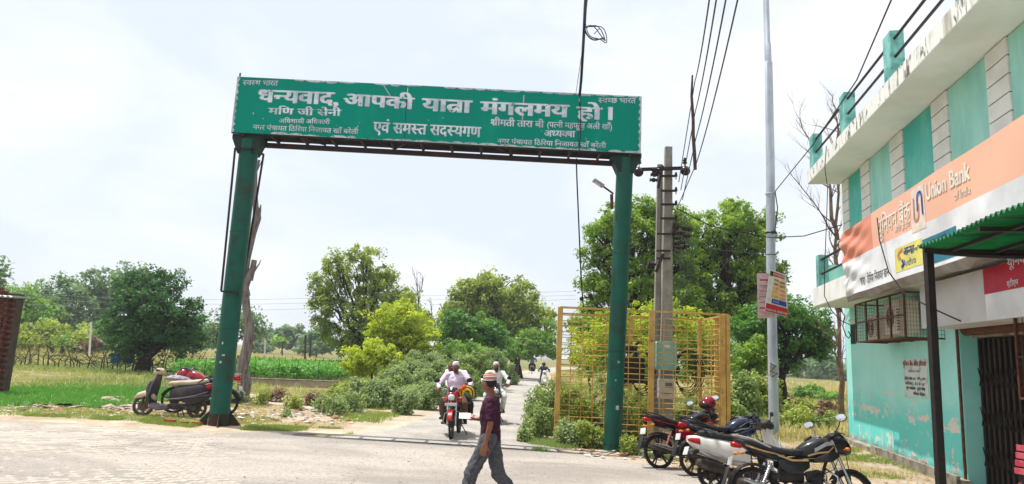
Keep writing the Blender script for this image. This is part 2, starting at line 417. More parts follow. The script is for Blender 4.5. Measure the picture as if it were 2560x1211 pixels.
# the road: centre line measured in the photo
RD = [(-1.1, 14.2, 2.3), (-1.05, 15.6, 1.75), (-.85, 17.5, 1.5), (-.55, 22, 1.42), (.1, 30, 1.42), (1.0, 42, 1.4), (2.1, 60, 1.4), (3.6, 80, 1.4), (6.5, 105, 1.4), (12, 135, 1.4), (22, 165, 1.4), (40, 195, 1.4)]
def road_at(y):
    for a, b in zip(RD, RD[1:]):
        if y <= b[1]: t = (y - a[1]) / (b[1] - a[1]); return a[0] + (b[0] - a[0]) * t, a[2] + (b[2] - a[2]) * t
    return RD[-1][0], RD[-1][2]
def strip(name, extra_l, extra_r, mat, dz, jit, crown=0.0):
    mb = MB(); y = 14.3; rows = 0
    while y < 190:
        c, hw = road_at(y); a = c - hw - extra_l(y) + rnd.uniform(-jit, jit); b = c + hw + extra_r(y) + rnd.uniform(-jit, jit)
        for k in range(7): t = k / 6; x = a + (b - a) * t; mb.v.append((x, y, h(x, y) + dz + crown * (1 - (2 * t - 1) ** 2)))
        rows += 1; y += .5 if y < 40 else 4
    for j in range(rows - 1):
        for i in range(6): q = j * 7 + i; mb.f.append((q, q + 1, q + 8, q + 7))
    return struct(name, mb, mat)
strip('verge', lambda y: 1.0 if y < 30 else 1.5, lambda y: .35, m_verge, .004, .15)
strip('road', lambda y: 0, lambda y: 0, m_road, .009, .05, .012)
# green crop patch on the left and the field paths
poly_sheet('crop_patch', gp((0, 1016), (150, 1012), (240, 1022), (330, 1008), (470, 1003), (560, 985), (560, 965), (330, 958), (180, 966), (0, 975)) + [(-30, 22.5), (-30, 17.9)], m_clover, .008, .6, 0, .15)
poly_sheet('bean_field', [(-20, 34), (-1.5, 40), (-2.2, 62), (-34, 62), (-34, 44)], m_clover, .010, 3, 0, .4)

# interlocking pavers half buried in dust, left foreground
pav = tag(thing('paving', None, None, (0, 0, 0)), kind='structure')
def zig(cx, cy, z, s=1.0):
    a, b = .112 * s, .056 * s; w_ = .016
    pts = [(-a, -b), (-a * .5, -b - w_), (0, -b), (a * .5, -b + w_), (a, -b), (a, b), (a * .5, b + w_), (0, b), (-a * .5, b - w_), (-a, b)]
    return pts
pz = zig(0, 0, 0); pm = MB(); pm.v = [(x, y, 0) for x, y in pz] + [(x * .965, y * .93, .006) for x, y in pz]
pm.f = [tuple(range(10, 20))] + [(i, (i + 1) % 10, 10 + (i + 1) % 10, 10 + i) for i in range(10)]
pme = pm.mesh('paver'); recalc(pme); pme.materials.append(m_paver); rest = MB()
cells = []
for j in range(0, 46):
    for i in range(0, 52):
        x = -3.2 - i * .232 + (.116 if j % 2 else 0) + rnd.uniform(-.004, .004); y = 8.45 + j * .121
        lim = -3.4 - (y - 8.4) * .32 + .5 * math.sin(y * 2.3)
        if x > lim or x < -12.5: continue
        if math.sin(x * 1.3 + 2) * math.sin(y * 1.9) > .72: continue          # bare dusty holes
        px_, py_ = proj((x, y, 0))
        if px_ < -60: continue
        cells.append((x, y))
for n_, (x, y) in enumerate(cells):
    z = h(x, y) + .001 + rnd.uniform(-.0045, .002) - .007 * max(0, math.sin(x * .9 + 1.2) * math.sin(y * 1.4 + .5) + .1)
    if n_ < 300:
        o = bpy.data.objects.new('paver', pme); COL.objects.link(o); o.parent = pav; o.location = (x, y, z); o.rotation_euler = (rnd.uniform(-.008, .008), rnd.uniform(-.008, .008), rnd.uniform(-.01, .01))
    else:
        o_ = len(rest.v); tx = rnd.uniform(-.01, .01); rest.v += [(vx + x, vy + y, vz + z + vx * tx) for vx, vy, vz in pm.v]; rest.f += [tuple(k + o_ for k in f) for f in pm.f]
tag(obj('paver_field', rest, m_paver, pav, smooth=False), kind='stuff')

# ------------------------------------------------------------------ the bank building
WA = gnd(2110, 1097); WA.z = 0
_d = ray(1605, 907); WD = -Vector((_d.x, _d.y, 0)).normalized()      # along the street side, towards the camera
WN = Vector((WD.y, -WD.x, 0)); WN = WN if WN.x < 0 else -WN          # out of the wall
W = Pl(WA, WD, WN)
BR = Matrix((WD, WN, Vector((0, 0, 1)))).transposed()
_k = lambda *a: S(*a)
m_teal = M('sea_green_wall_paint', S(150, 226, 218, .86), .85, c2=S(140, 218, 210, .84), ns=.6, bump=.12, bs=30, c3=S(164, 230, 224, .88), ns3=.9, lo3=.5, hi3=.75)
m_teal2 = M('sea_green_plaster', S(170, 230, 216, .94), .85, c2=S(152, 216, 204, .88), ns=1.4, st=(1, 1, .35), bump=.12, bs=30)
m_teal3 = M('weathered_sea_green_plaster', S(82, 196, 184, .82), .85, c2=S(126, 214, 200, .86), ns=1.1, bump=.2, bs=30, c3=S(150, 190, 172, .7), ns3=1.8, lo3=.62, hi3=.70, st=(1, 1, .6), dist=.4)
m_white = M('white_masonry_paint', S(238, 238, 234, .94), .85, c2=S(224, 224, 218, .92), ns=2., bump=.15, bs=40)
m_soffit = M('off_white_ceiling_plaster', S(234, 234, 226, .94), .9, c2=S(222, 221, 210, .9), ns=.7, bump=.12, bs=30)
m_stain = M('rain_stained_white_paint', S(236, 235, 228, .92), .9, c2=S(120, 116, 104, .7), ns=7, lo=.555, hi=.63, bump=.35, bs=40, st=(1, 1, .38), c3=S(190, 184, 170, .8), ns3=2.0, dist=.7)
m_postteal = M('flaking_sea_green_post', S(140, 206, 196, .84), .9, c2=S(92, 164, 156, .68), ns=3, bump=.3, bs=30, c3=S(60, 70, 64, .6), ns3=6, lo3=.66, hi3=.7)
m_black = M('black_iron', S(34, 32, 34, .8), .5, c2=S(54, 40, 34, .8), ns=9, bump=.15, bs=60)
m_rust = M('rusty_iron', S(74, 48, 40, .8), .75, c2=S(110, 66, 44, .8), ns=12, bump=.3, bs=70)
m_wallweather = M('flaking_wall_paint', S(98, 206, 202, .78), .88, c2=S(134, 220, 214, .84), ns=.9, bump=.2, bs=30, c3=S(226, 226, 214, .86), ns3=3.4, lo3=.585, hi3=.61, st=(1, 1, .45), dist=.5)
m_grey = M('grey_composite_panel', S(204, 202, 200, .88), .6, c2=S(194, 192, 190, .86), ns=2)
m_cement = M('damp_cement', S(176, 166, 150, .75), .95, c2=S(130, 122, 108, .7), ns=3, bump=.5, bs=25, c3=S(92, 88, 78, .7), ns3=5, lo3=.6, hi3=.66)

bld = thing('bank_building', 'two storey sea green and white bank building with overhanging flat roof on the right', 'building', W.P(0, 0), math.atan2(WD.y, WD.x))
BI = (Matrix.Translation(W.P(0, 0)) @ Matrix.Rotation(math.atan2(WD.y, WD.x), 4, 'Z')).inverted()
def wb(mb, a0, a1, z0, z1, o0, o1):                                   # box in wall coordinates: along, up, out
    return mb.box(W.P((a0 + a1) / 2, (z0 + z1) / 2, (o0 + o1) / 2), (abs(a1 - a0), abs(o1 - o0), abs(z1 - z0)), BR)
def bobj(name, mb, mat, smooth=False, parent=None):                   # part of the building, kept in its own frame
    mb.xf(BI); return obj(name, mb, mat, parent or bld, smooth=smooth)
TE = 18.0                                                             # near end of the building, behind the camera's right
mb = MB(); wb(mb, .45, 7.2, 3.46, 6.88, 0, -5); wb(mb, 7.2, TE, 3.46, 6.88, 0, -5); bobj('upper_wall', mb, m_white)
def wallmat():
    mt = M('flaking_sea_green_wall', S(176, 238, 230, .92), .88, c2=S(158, 230, 222, .9), ns=.7, bump=.2, bs=24); n = mt.node_tree; N = n.nodes; LK = n.links.new; b = N['Principled BSDF']; src = b.inputs['Base Color'].links[0].from_socket
    tc = N.new('ShaderNodeTexCoord'); sp = N.new('ShaderNodeSeparateXYZ'); LK(tc.outputs['Object'], sp.inputs[0])
    def nz(sc_, st, det=8, dist=.6, loc=(0, 0, 0)):
        m_ = N.new('ShaderNodeMapping'); m_.inputs['Scale'].default_value = st; m_.inputs['Location'].default_value = loc; LK(tc.outputs['Object'], m_.inputs[0]); x = N.new('ShaderNodeTexNoise'); x.inputs['Scale'].default_value = sc_; x.inputs['Detail'].default_value = det; x.inputs['Distortion'].default_value = dist; x.inputs['Roughness'].default_value = .65; LK(m_.outputs[0], x.inputs[0]); return x.outputs[0]
    def mr(s_, a, b_, c, d): x = N.new('ShaderNodeMapRange'); x.inputs[1].default_value = a; x.inputs[2].default_value = b_; x.inputs[3].default_value = c; x.inputs[4].default_value = d; LK(s_, x.inputs[0]); return x.outputs[0]
    def ma(op, a, b_):
        x = N.new('ShaderNodeMath'); x.operation = op
        for i, v in enumerate((a, b_)):
            if isinstance(v, (int, float)): x.inputs[i].default_value = v
            else: LK(v, x.inputs[i])
        return x.outputs[0]
    def mix(f, a, col): x = N.new('ShaderNodeMixRGB'); LK(f, x.inputs[0]); LK(a, x.inputs[1]); x.inputs[2].default_value = col; return x.outputs[0]
    z = sp.outputs['Z']
    deep = ma('ADD', z, ma('MULTIPLY', nz(.9, (1, 1, 1)), 1.1)); src = mix(mr(deep, 1.35, 1.9, .85, 0), src, S(104, 222, 214, .86))          # fresher paint low down
    band = ma('MULTIPLY', mr(z, .55, .95, 0, 1), mr(z, .95, 1.45, 1, 0)); foot = mr(z, .0, .75, 1, 0)
    p = ma('ADD', nz(3.0, (.8, 1, 1.3), 12, .15), ma('MULTIPLY', ma('MAXIMUM', band, foot), .115)); src = mix(mr(p, .63, .645, 0, 1), src, S(226, 224, 214, .86))     # lime coat showing
    p2 = ma('ADD', nz(3.1, (1, 1, 1), loc=(5, 2, 1)), ma('MULTIPLY', ma('MAXIMUM', band, foot), .07)); src = mix(mr(ma('MINIMUM', p, ma('ADD', p2, .02)), .665, .68, 0, 1), src, S(150, 136, 122, .7))
    st = ma('ADD', nz(6, (1, 1, .16), 9, .1), ma('MULTIPLY', foot, .14)); src = mix(mr(st, .63, .70, 0, .85), src, S(214, 226, 220, .8))       # lime runs
    gr = mr(ma('ADD', z, ma('MULTIPLY', nz(4, (1, 1, 1)), .5)), .30, .5, .75, 0); src = mix(gr, src, S(120, 112, 96, .65)); LK(src, b.inputs['Base Color']); return mt
m_wallf = wallmat()
mb = MB(); wb(mb, .45, 7.2, -.3, 3.45, 0, -5); bobj('lower_wall', mb, m_wallf)
mb = MB(); wb(mb, .3, 7.4, -.3, .10, .22, .0045); wb(mb, 3.0, 7.4, -.3, .16, .16, .2245 - .0); bobj('plinth', mb, m_cement)
mb = MB(); wb(mb, 7.2005, 7.30, -.2, 3.45, .0, -.27); bobj('door_jamb', mb, m_teal)
mb = MB(); wb(mb, 7.3005, TE, 2.46, 3.45, -.20, -5); bobj('lintel_wall', mb, m_cement)
mb = MB(); wb(mb, 7.21, TE, -.3, 2.455, -.36, -.40); bobj('shade_backing', mb, M('dark_interior', S(30, 28, 28), .9))  # near-black sheet close behind the bars, painted as the unlit interior
mb = MB(); wb(mb, 11.2, TE, -.3, 2.45, -.1, -.355); bobj('far_jamb', mb, m_teal2)
# collapsible channel gate: one part per folding bar
for i in range(44):
    mb = MB(); a = 7.34 + i * .086; wb(mb, a, a + .05, .02, 2.44, -.26 - .03 * (i % 2), -.30 - .03 * (i % 2)); bobj('gate_bar', mb, m_black)
mb = MB()
for i in range(25):
    for z in (.35, 1.0, 1.65):
        a = 7.34 + i * .15; mb.bar(W.P(a, z, -.245), W.P(a + .15, z + .3, -.245), .012); mb.bar(W.P(a, z + .3, -.235), W.P(a + .15, z, -.235), .012)
tag(bobj('gate_lattice', mb, m_black), kind='stuff')
mb = MB(); mb.tube([W.P(7.32, 2.58, -.10), W.P(11.5, 2.58, -.10)], .095, 14); bobj('rolled_shutter', mb, m_rust, True)
mb = MB(); wb(mb, 7.21, 7.27, 0, 2.6, .0, .03); bobj('shutter_guide', mb, m_rust)
# mid slab / chhajja, its front part shows left of the banner
mb = MB(); wb(mb, .9, TE, 3.455, 3.93, .9, .0); bobj('balcony_slab', mb, m_white)
mb = MB(); wb(mb, .905, TE, 3.44, 3.4545, .895, .0); bobj('slab_underside', mb, m_soffit)
mb = MB(); wb(mb, .45, 1.9, 3.93, 4.55, .02, .0055); bobj('balcony_panel', mb, m_teal3)
mb = MB(); wb(mb, 1.35, 1.62, 3.93, 4.75, .9, .66); bobj('balcony_post', mb, m_postteal)
mb = MB(); wb(mb, 1.50, 1.56, 3.93, 4.5, .66, .03); bobj('balcony_panel', mb, m_teal2)
for z in (4.25, 4.62):
    mb = MB(); mb.tube([W.P(1.45, z, .82), W.P(4.6, z, .82)], .03, 8); bobj('balcony_rail', mb, m_black, True)
# upper wall: plaster panels between grooved white pillars
edges = [(.85, 1.39), (2.49, 3.11), (4.59, 5.31), (6.83, 7.50), (8.95, 9.60), (11.1, 11.8), (13.3, 14.0)]
mb_mats = [m_teal3, m_teal2, m_teal3, m_teal2, m_teal2, m_teal3]
for i, (a, b) in enumerate(zip(edges, edges[1:])):
    mb = MB(); wb(mb, a[1] + .012, b[0] - .012, 3.93, 6.86, .035, .0055); p = bobj('plaster_panel', mb, mb_mats[i])
    if mb_mats[i] is m_teal3: p['label'] = 'rain-streaked darker sea green panel'
for a0, a1 in edges:
    pil = None; mb = MB(); wb(mb, a0, a1, 3.93, 6.875, .028, .006); pil = bobj('grooved_pillar', mb, m_black)
    z = 3.98
    while z < 6.7:
        mb = MB(); wb(mb, a0 - .004, a1 + .004, z, min(z + .265, 6.868), .065, .028); mb.xf(BI); bnd = obj('band', mb, m_white, pil, smooth=False); z += .29
# roof slab with stained edge, posts and rails
mb = MB(); wb(mb, .66, TE, 6.895, 7.22, .9, -5); bobj('roof', mb, m_stain)
mb = MB(); wb(mb, .664, TE, 6.88, 6.8945, .896, -5); bobj('eaves_underside', mb, m_soffit)
pts_ = [1.1, 4.08, 7.12, 10.2, 13.3]
for a in pts_:
    mb = MB(); wb(mb, a - .20, a + .20, 7.2205, 8.14, .88, .64); pp = bobj('roof_post', mb, m_postteal)
for a, b in zip(pts_, pts_[1:]):
    for z in (7.62, 7.98):
        mb = MB(); mb.tube([W.P(a - .05, z, .80 - .0), W.P(b + .05, z, .80)], .028, 8); bobj('roof_rail', mb, m_black, True)
# small things let into or painted on the lower wall
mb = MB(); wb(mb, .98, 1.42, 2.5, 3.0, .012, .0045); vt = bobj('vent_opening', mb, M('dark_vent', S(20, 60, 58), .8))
m_paintwhite = M('whitewashed_notice', S(214, 226, 220, .85), .85, c2=S(168, 208, 204, .8), ns=4, lo=.5, hi=.62)
m_redtx = M('faded_red_lettering', S(170, 40, 44, .8), .7); m_blacktx = M('faded_black_lettering', S(64, 62, 66, .8), .7)
mb = MB(); wb(mb, 4.60, 5.86, 1.34, 2.1, .010, .0045); nb = bobj('painted_notice', mb, m_paintwhite)
def wtext(name, s, a, z, wd_, ht, mat, off=0.0, par=None, o=.0125):
    t = text_on(name, s, W.P(a, z, o), WD, (0, 0, 1), wd_, ht, mat, None, off); t.data.transform(BI); t.parent = par or bld; return t
wtext('notice_lettering', 'यूनियन बैंक ऑफ इण्डिया', 4.62, 1.96, 1.2, .085, m_redtx, .02)
wtext('notice_lettering', 'कार्यालय समय', 4.9, 1.83, .6, .05, m_redtx, .0)
wtext('notice_lettering', 'लेनदेन समय -१०', 4.68, 1.68, .58, .055, m_blacktx, .01)
wtext('notice_lettering', '०५.००', 5.36, 1.68, .40, .07, m_redtx, .03)
wtext('notice_lettering', 'शनिवार - १० से ०४', 4.72, 1.58, .98, .055, m_blacktx, .01)
wtext('notice_lettering', 'पूर्ण अवकाश - दूसरा चौथा', 4.74, 1.49, .98, .055, m_blacktx, .01)
wtext('notice_lettering', 'शनिवार रविवार', 5.1, 1.39, .6, .05, m_blacktx, .01)
# camera on the wall
cam_ = thing('security_camera', 'small white security camera on the sea green wall under the slab', 'camera', W.P(2.0, 3.06, .0))
mb = MB(); mb.tube([W.P(2.0, 3.06, .0), W.P(2.0, 3.04, .14)], .016); mb.v = [tuple(Vector(v) - cam_.location) for v in mb.v]; obj('bracket', mb, m_white, cam_)
mb = MB(); mb.tube([W.P(1.95, 3.05, .1), W.P(1.90, 3.03, .30)], .04, 12); mb.v = [tuple(Vector(v) - cam_.location) for v in mb.v]; obj('body', mb, m_white, cam_)

# generic: build in world coordinates, then hang under a thing
def wpart(name, mb, mat, root, smooth=True, parent=None):
    bpy.context.view_layer.update() if False else None
    MI = (Matrix.Translation(root.location) @ root.rotation_euler.to_matrix().to_4x4()).inverted()
    mb.xf(MI); return obj(name, mb, mat, parent or root, smooth=smooth)
def wtxt(t, root):
    MI = (Matrix.Translation(root.location) @ root.rotation_euler.to_matrix().to_4x4()).inverted(); t.data.transform(MI); t.parent = root; return t

# --- long bank banner stretched on the slab edge
BO = 1.0
bn = thing('bank_banner', 'long orange and white bank banner with creased left end across the first floor', 'banner', W.P(4.1, 3.4, BO))
m_or = M('orange_vinyl', S(238, 182, 154, .93), .5, c2=S(240, 184, 156, .93), ns=.3, c3=S(242, 190, 136, .93), ns3=.35, lo3=.45, hi3=.75)
m_or2 = M('red_orange_vinyl', S(228, 142, 116, .9), .5, c2=S(232, 156, 130, .9), ns=.8)
m_vw = M('white_vinyl', S(238, 238, 240, .94), .5, c2=S(214, 214, 214, .86), ns=.8)
m_vgrey = M('grey_vinyl_return', S(170, 164, 158, .8), .7, c2=S(144, 138, 132, .8), ns=3)
m_lite = M('cream_lettering', S(246, 232, 216, .92), .5); m_teals = M('blue_vinyl', S(52, 132, 152, .8), .5); m_yel = M('yellow_vinyl', S(236, 226, 120, .88), .5)
m_navy = M('navy_print', S(36, 70, 168, .8), .5); m_peach = M('peach_print', S(226, 140, 104, .86), .5); m_ink = M('black_print', S(38, 38, 44, .8), .5)
def top_b(a): return 4.86 if a > 5.2 else 4.80
def fold(a, z):
    k = sm(1 - (a - 4.1) / 2.6)
    lean = -.06 * (1 - sm((z - 3.4) / 1.4)) * k
    f = .026 * k * math.sin((z - 4.0) * 13 + (a - 4.1) * 3.1) + .014 * k * math.sin((z - 4.7) * 24 - (a - 4.1) * 5)
    return lean + f + .012 * math.sin(a * 2.2) * math.sin(z * 3)
def bsheet(a0, a1, z0, z1, o, nx=40, nz=18):
    mb = MB()
    for j in range(nz + 1):
        for i in range(nx + 1):
            a = a0 + (a1 - a0) * i / nx; z = z0 + (z1 - z0) * j / nz; mb.v.append(tuple(W.P(a, z, BO + o + fold(a, z))))
    for j in range(nz):
        for i in range(nx): q = j * (nx + 1) + i; mb.f.append((q, q + 1, q + nx + 2, q + nx + 1))
    return mb
def zb(a): return 3.50 - .27 * sm((a - 4.1) / 6)
mb = bsheet(4.1, TE, 3.42, 4.16, 0, 90, 14); wpart('white_field', mb, m_vw, bn)
mb = bsheet(4.1, 6.25, 4.16, 4.84, 0, 40, 24); wpart('orange_field', mb, m_or2, bn)
mb = bsheet(6.25, TE, 4.16, 4.86, 0, 70, 8); wpart('orange_field', mb, m_or, bn)
def wprt(st, x0, y0, x1, y1, hp, mat, off=0.0, d=.006):
    a = W.px(x0, y0, BO); b = W.px(x1, y1, BO); c = W.px(x0, y0 - hp, BO)
    A = W.P(*a, BO + d); B = W.P(*b, BO + d); uu = B - A
    warp = lambda p: p + WN * fold((p - W.o).dot(WD), p.z)
    return wtxt(text_on('banner_lettering', st, A, uu.normalized(), (0, 0, 1), uu.length, c[1] - a[1], mat, None, off, warp), bn)
def bpatch(name, x0, yt0, yb0, x1, mat, d=.004, yt1=None, yb1=None):
    """print patch between photo columns x0..x1 with rows at its left edge"""
    a0, zt = W.px(x0, yt0, BO); _, z_b = W.px(x0, yb0, BO); a1, _ = W.px(x1, yt0, BO)
    mb = bsheet(a0, a1, z_b, zt, d, 8, 6); wpart(name, mb, mat, bn); return a0, a1, z_b, zt
wprt('यूनियन बैंक', 2197, 592, 2276, 545, 37, m_lite, .025); wprt('ऑफ इंडिया', 2237, 583, 2276, 565, 14, m_lite, .01)
a0, a1, z0, z1 = bpatch('logo_panel', 2276, 478, 587, 2311, M('pale_peach_vinyl', S(238, 220, 204, .9), .5))
ux = lambda t: a0 + (a1 - a0) * t
zz = lambda t: z0 + .05 + (z1 - z0) * t
def logo(mat, pts, wd_, o):
    mb = MB()
    for p, q in zip(pts, pts[1:]):
        P1 = W.P(p[0], p[1], BO + o + fold(p[0], p[1])); P2 = W.P(q[0], q[1], BO + o + fold(q[0], q[1])); d_ = (P2 - P1).normalized(); nn = d_.cross(WN).normalized() * wd_ / 2
        k = len(mb.v); mb.v += [tuple(P1 - nn - d_ * .006), tuple(P1 + nn - d_ * .006), tuple(P2 + nn + d_ * .006), tuple(P2 - nn + d_ * .006)]; mb.f.append((k, k + 1, k + 2, k + 3))
    wpart('logo_mark', mb, mat, bn, False)
arc = lambda cx, cz, r, t0, t1: [(cx + r * 1.15 * math.cos(R_(t)), cz + r * math.sin(R_(t))) for t in range(t0, t1, 12 if t1 > t0 else -12)]
logo(m_peach, [(ux(.2), zz(.72))] + arc(ux(.38), zz(.30), .085, 180, 360) + [(ux(.56), zz(.55))], .05, .012)
logo(m_navy, [(ux(.5), zz(.38)), (ux(.5), zz(.6))] + arc(ux(.68), zz(.66), .085, 180, 0) + [(ux(.86), zz(.25))], .045, .016)
wprt('Union Bank', 2317, 502, 2424, 447, 42, m_lite, .045); wprt('of India', 2387, 500, 2427, 482, 22, m_lite, .01)
wprt('भारत सरकार का उपक्रम', 2261, 637, 2296, 625, 8, m_ink, .0); wprt('A Government of India Undertaking', 2300, 621, 2365, 589, 9, m_ink, .0)
bpatch('print_patch', 2238, 624, 684, 2306, m_yel)
a0, a1, z0, z1 = W.px(2238, 624, BO)[0], W.px(2306, 624, BO)[0], W.px(2238, 684, BO)[1], W.px(2238, 624, BO)[1]
logo(m_peach, [(ux(.32), z1 - .05)] + arc(ux(.20), z1 - .14, .05, 90, 330), .05, .012); logo(m_navy, arc(ux(.30), z0 + .12, .05, 100, -120), .05, .014)
wprt('आन्ध्रा', 2262, 640, 2288, 632, 20, m_navy, .01); wprt('Andhra', 2262, 668, 2292, 656, 18, m_navy, .0)
bpatch('print_patch', 2306, 600, 668, 2392, m_teals); wprt('BRANCH', 2424, 610, 2500, 580, 14, m_ink, .0)
wprt('शाखा - ठिरिया निजावत खान', 2148, 715, 2222, 689, 18, m_ink, .0)
mb = MB()
for i in range(60):
    a = 4.1 + (TE - 4.1) * i / 59; P0 = W.P(a, 3.42, BO + fold(a, 3.42)); P1 = W.P(a, 3.36 + .03 * math.sin(a * 3), .90); P2 = W.P(a, 3.40, .62); mb.v += [tuple(P0), tuple(P1 - Vector((0, 0, .05))), tuple(P2)]
for i in range(59):
    q = i * 3; mb.f += [(q, q + 1, q + 4, q + 3), (q + 1, q + 2, q + 5, q + 4)]
mb.v = [(x, y, max(z, 3.425) if i_ > 3 * 26 else z) for i_, (x, y, z) in enumerate(mb.v)]; wpart('underside_return', mb, m_vgrey, bn)

# --- lower fascia: grey panel and red-white bank light box
fs = thing('fascia_board', 'plain grey fascia board above the bank shutter', 'board', W.P(7.0, 2.8, .4))
FO = .55
a0, zt = W.px(2298, 703, FO); _, z_b = W.px(2298, 822, FO); a1, _ = W.px(2460, 700, FO)
mb = MB(); wb(mb, a0, a1 - .003, z_b, 3.34, FO, .02); wpart('panel', mb, m_grey, fs, False)
FB = z_b
lb = thing('sign_box', 'red and white light box sign lettered in Hindi beside the grey fascia', 'sign', W.P(a1, 2.8, .4))
mb = MB(); wb(mb, a1, TE, FB, 3.34, FO, .02); wpart('box', mb, m_vw, lb, False)
_, zr = W.px(2464, 736, FO)
m_red = M('crimson_vinyl', S(196, 32, 62, .85), .45)
mb = MB(); wb(mb, a1 + .003, TE, zr, 3.335, FO + .01, FO + .001); wpart('red_field', mb, m_red, lb, False)
for st, x0, y0, x1, y1, hp in (('यूनियन', 2522, 668, 2580, 655, 20), ('एटीएम', 2521, 717, 2549, 711, 13)):
    a = W.px(x0, y0, FO); b = W.px(x1, y1, FO); c = W.px(x0, y0 - hp, FO)
    wtxt(text_on('sign_lettering', st, W.P(a[0], a[1], FO + .014), WD, (0, 0, 1), b[0] - a[0], c[1] - a[1], m_vw, None, .01), lb)

# --- wire cages with air conditioners
m_mesh = m_rust; m_ac = M('sun_yellowed_plastic', S(222, 212, 194, .88), .6, c2=S(204, 192, 172, .84), ns=4); m_acd = M('dark_grille_plastic', S(60, 56, 52), .7)
def cage(label, a0, a1, z0, z1, oo, acs, n_post, lab_ac):
    r = thing('ac_cage', label, 'cage', W.P(a0, z0, 0))
    def b(p, q, t=.03, nm='frame_bar'): mb = MB().bar(W.P(*p), W.P(*q), t); return wpart(nm, mb, m_rust, r, False)
    for z in (z0, z1):
        b((a0, z, oo), (a1, z, oo)); b((a0, z, .02), (a0, z, oo)); b((a1, z, .02), (a1, z, oo))
    b((a0, (z0 + z1) / 2, oo), (a1, (z0 + z1) / 2, oo), .024)
    for i in range(n_post): a = a0 + (a1 - a0) * i / (n_post - 1); b((a, z0, oo), (a, z1, oo)); b((a, z0, .02), (a, z0, oo), .025)
    mb = MB(); n = int((a1 - a0) / .085)
    for i in range(n): a = a0 + (a1 - a0) * i / n; mb.bar(W.P(a, z0, oo - .005), W.P(a, z1, oo - .005), .0035); mb.bar(W.P(a, z0, .02), W.P(a, z0, oo), .0035)
    for i in range(int((z1 - z0) / .075)): z = z0 + i * .075; mb.bar(W.P(a0, z, oo - .005), W.P(a1, z, oo - .005), .0035); [mb.bar(W.P(aa, z, .02), W.P(aa, z, oo), .0045) for aa in (a0, a1)]
    for i in range(int(oo / .05)): o = .02 + i * .05; [mb.bar(W.P(aa, z0, o), W.P(aa, z1, o), .0045) for aa in (a0, a1)]
    tag(wpart('wire_mesh', mb, m_rust, r, False), kind='stuff')
    pass
    for k, (s, e, zz0, zz1) in enumerate(acs):
        q = thing('air_conditioner', lab_ac[k], 'air conditioner', W.P(s, zz0, .1))
        mb = MB(); mb.box(W.P((s + e) / 2, (zz0 + zz1) / 2, .34), (e - s, .34, zz1 - zz0), BR, .015); wpart('casing', mb, m_ac, q, False)
        mb = MB(); c_ = W.P(lerp(s, e, .4), (zz0 + zz1) / 2, .513)
        for R2 in (.06, .11, .16, .2):
            ring = [c_ + WD * (R2 * math.cos(t * .5236)) + Vector((0, 0, R2 * math.sin(t * .5236))) for t in range(13)]; mb.tube(ring, .006, 5, False)
        wpart('fan_grille', mb, m_acd, q)
        mb = MB()
        for i in range(8): z = zz0 + .08 + i * .055; mb.box(W.P(e - .09, z, .512), (.13, .008, .02), BR)
        wpart('louvre', mb, m_acd, q, False)
    return r
_ = cage('rusty wire cage holding two air conditioners under the banner', 3.78, 6.75, 2.45, 3.28, .66, [(3.95, 4.78, 2.50, 3.0), (5.15, 6.05, 2.56, 3.22)], 5, ['cream air conditioner unit, further of the two inside the wire cage', 'cream air conditioner unit nearer the fascia inside the wire cage'])
_ = cage('rusty wire cage holding an air conditioner right of the gate, cut by the frame', 10.2, 11.9, 1.55, 2.62, .5, [(10.45, 11.3, 1.75, 2.5)], 4, ['cream air conditioner behind mesh at the right edge'])

# --- canopy of green corrugated sheets on a black frame
m_gsheet = M('green_corrugated_plastic', S(24, 128, 82, .7), .45, c2=S(10, 84, 56, .7), ns=2.5, lo=.42, hi=.58, bump=.1, c3=S(40, 156, 100, .8), ns3=5, st=(1, 1, 1)); 
bb = m_gsheet.node_tree.nodes['Principled BSDF']; bb.inputs['Transmission Weight'].default_value = 0.0
_n = m_gsheet.node_tree; _t = _n.nodes.new('ShaderNodeBsdfTranslucent'); _t.inputs[0].default_value = S(30, 170, 100); _m2 = _n.nodes.new('ShaderNodeMixShader'); _m2.inputs[0].default_value = .35
_n.links.new(bb.outputs[0], _m2.inputs[1]); _n.links.new(_t.outputs[0], _m2.inputs[2]); _n.links.new(_m2.outputs[0], _n.nodes['Material Output'].inputs[0])
tip = at(2297, 618, 8.6); ta = (tip - W.o).dot(WD); to = (tip - W.o).dot(WN)
cp = thing('canopy', 'green corrugated canopy on black iron frame in front of the bank door', 'canopy', Vector((tip.x, tip.y, 0)))
def cpt(a, o):                                                    # sheet surface: rises towards the wall
    return W.P(a, tip.z - .01, o)
for s in range(6):
    a_s, a_e = ta + s * .98, ta + (s + 1) * .98 + .06; mb = MB(); nx_, ny_ = 66, 6
    for j in range(ny_ + 1):
        for i in range(nx_ + 1):
            a = a_s + (a_e - a_s) * i / nx_; o = to + .02 - (to - .62) * j / ny_
            mb.v.append(tuple(cpt(a, o) + Vector((0, 0, .026 * math.sin(a * 2 * math.pi / .105) + s % 2 * .006 + .01 * math.sin(a * 3 + j)))))
    for j in range(ny_):
        for i in range(nx_): q = j * (nx_ + 1) + i; mb.f.append((q, q + 1, q + nx_ + 2, q + nx_ + 1))
    p = wpart('sheet', mb, m_gsheet, cp); p.modifiers.new('thick', 'SOLIDIFY').thickness = .003
pa = ta + .12; po = to - .06
pbase = W.P(pa, 0, po); pbase.z = h(pbase.x, pbase.y)
mb = MB().bar(pbase - Vector((0, 0, .2)), W.P(pa, tip.z - .0, po), .085); wpart('post', mb, m_black, cp, False)
mb = MB().bar(W.P(pa + 5, -.1, po), W.P(pa + 5, tip.z, po), .085); wpart('post', mb, m_black, cp, False)
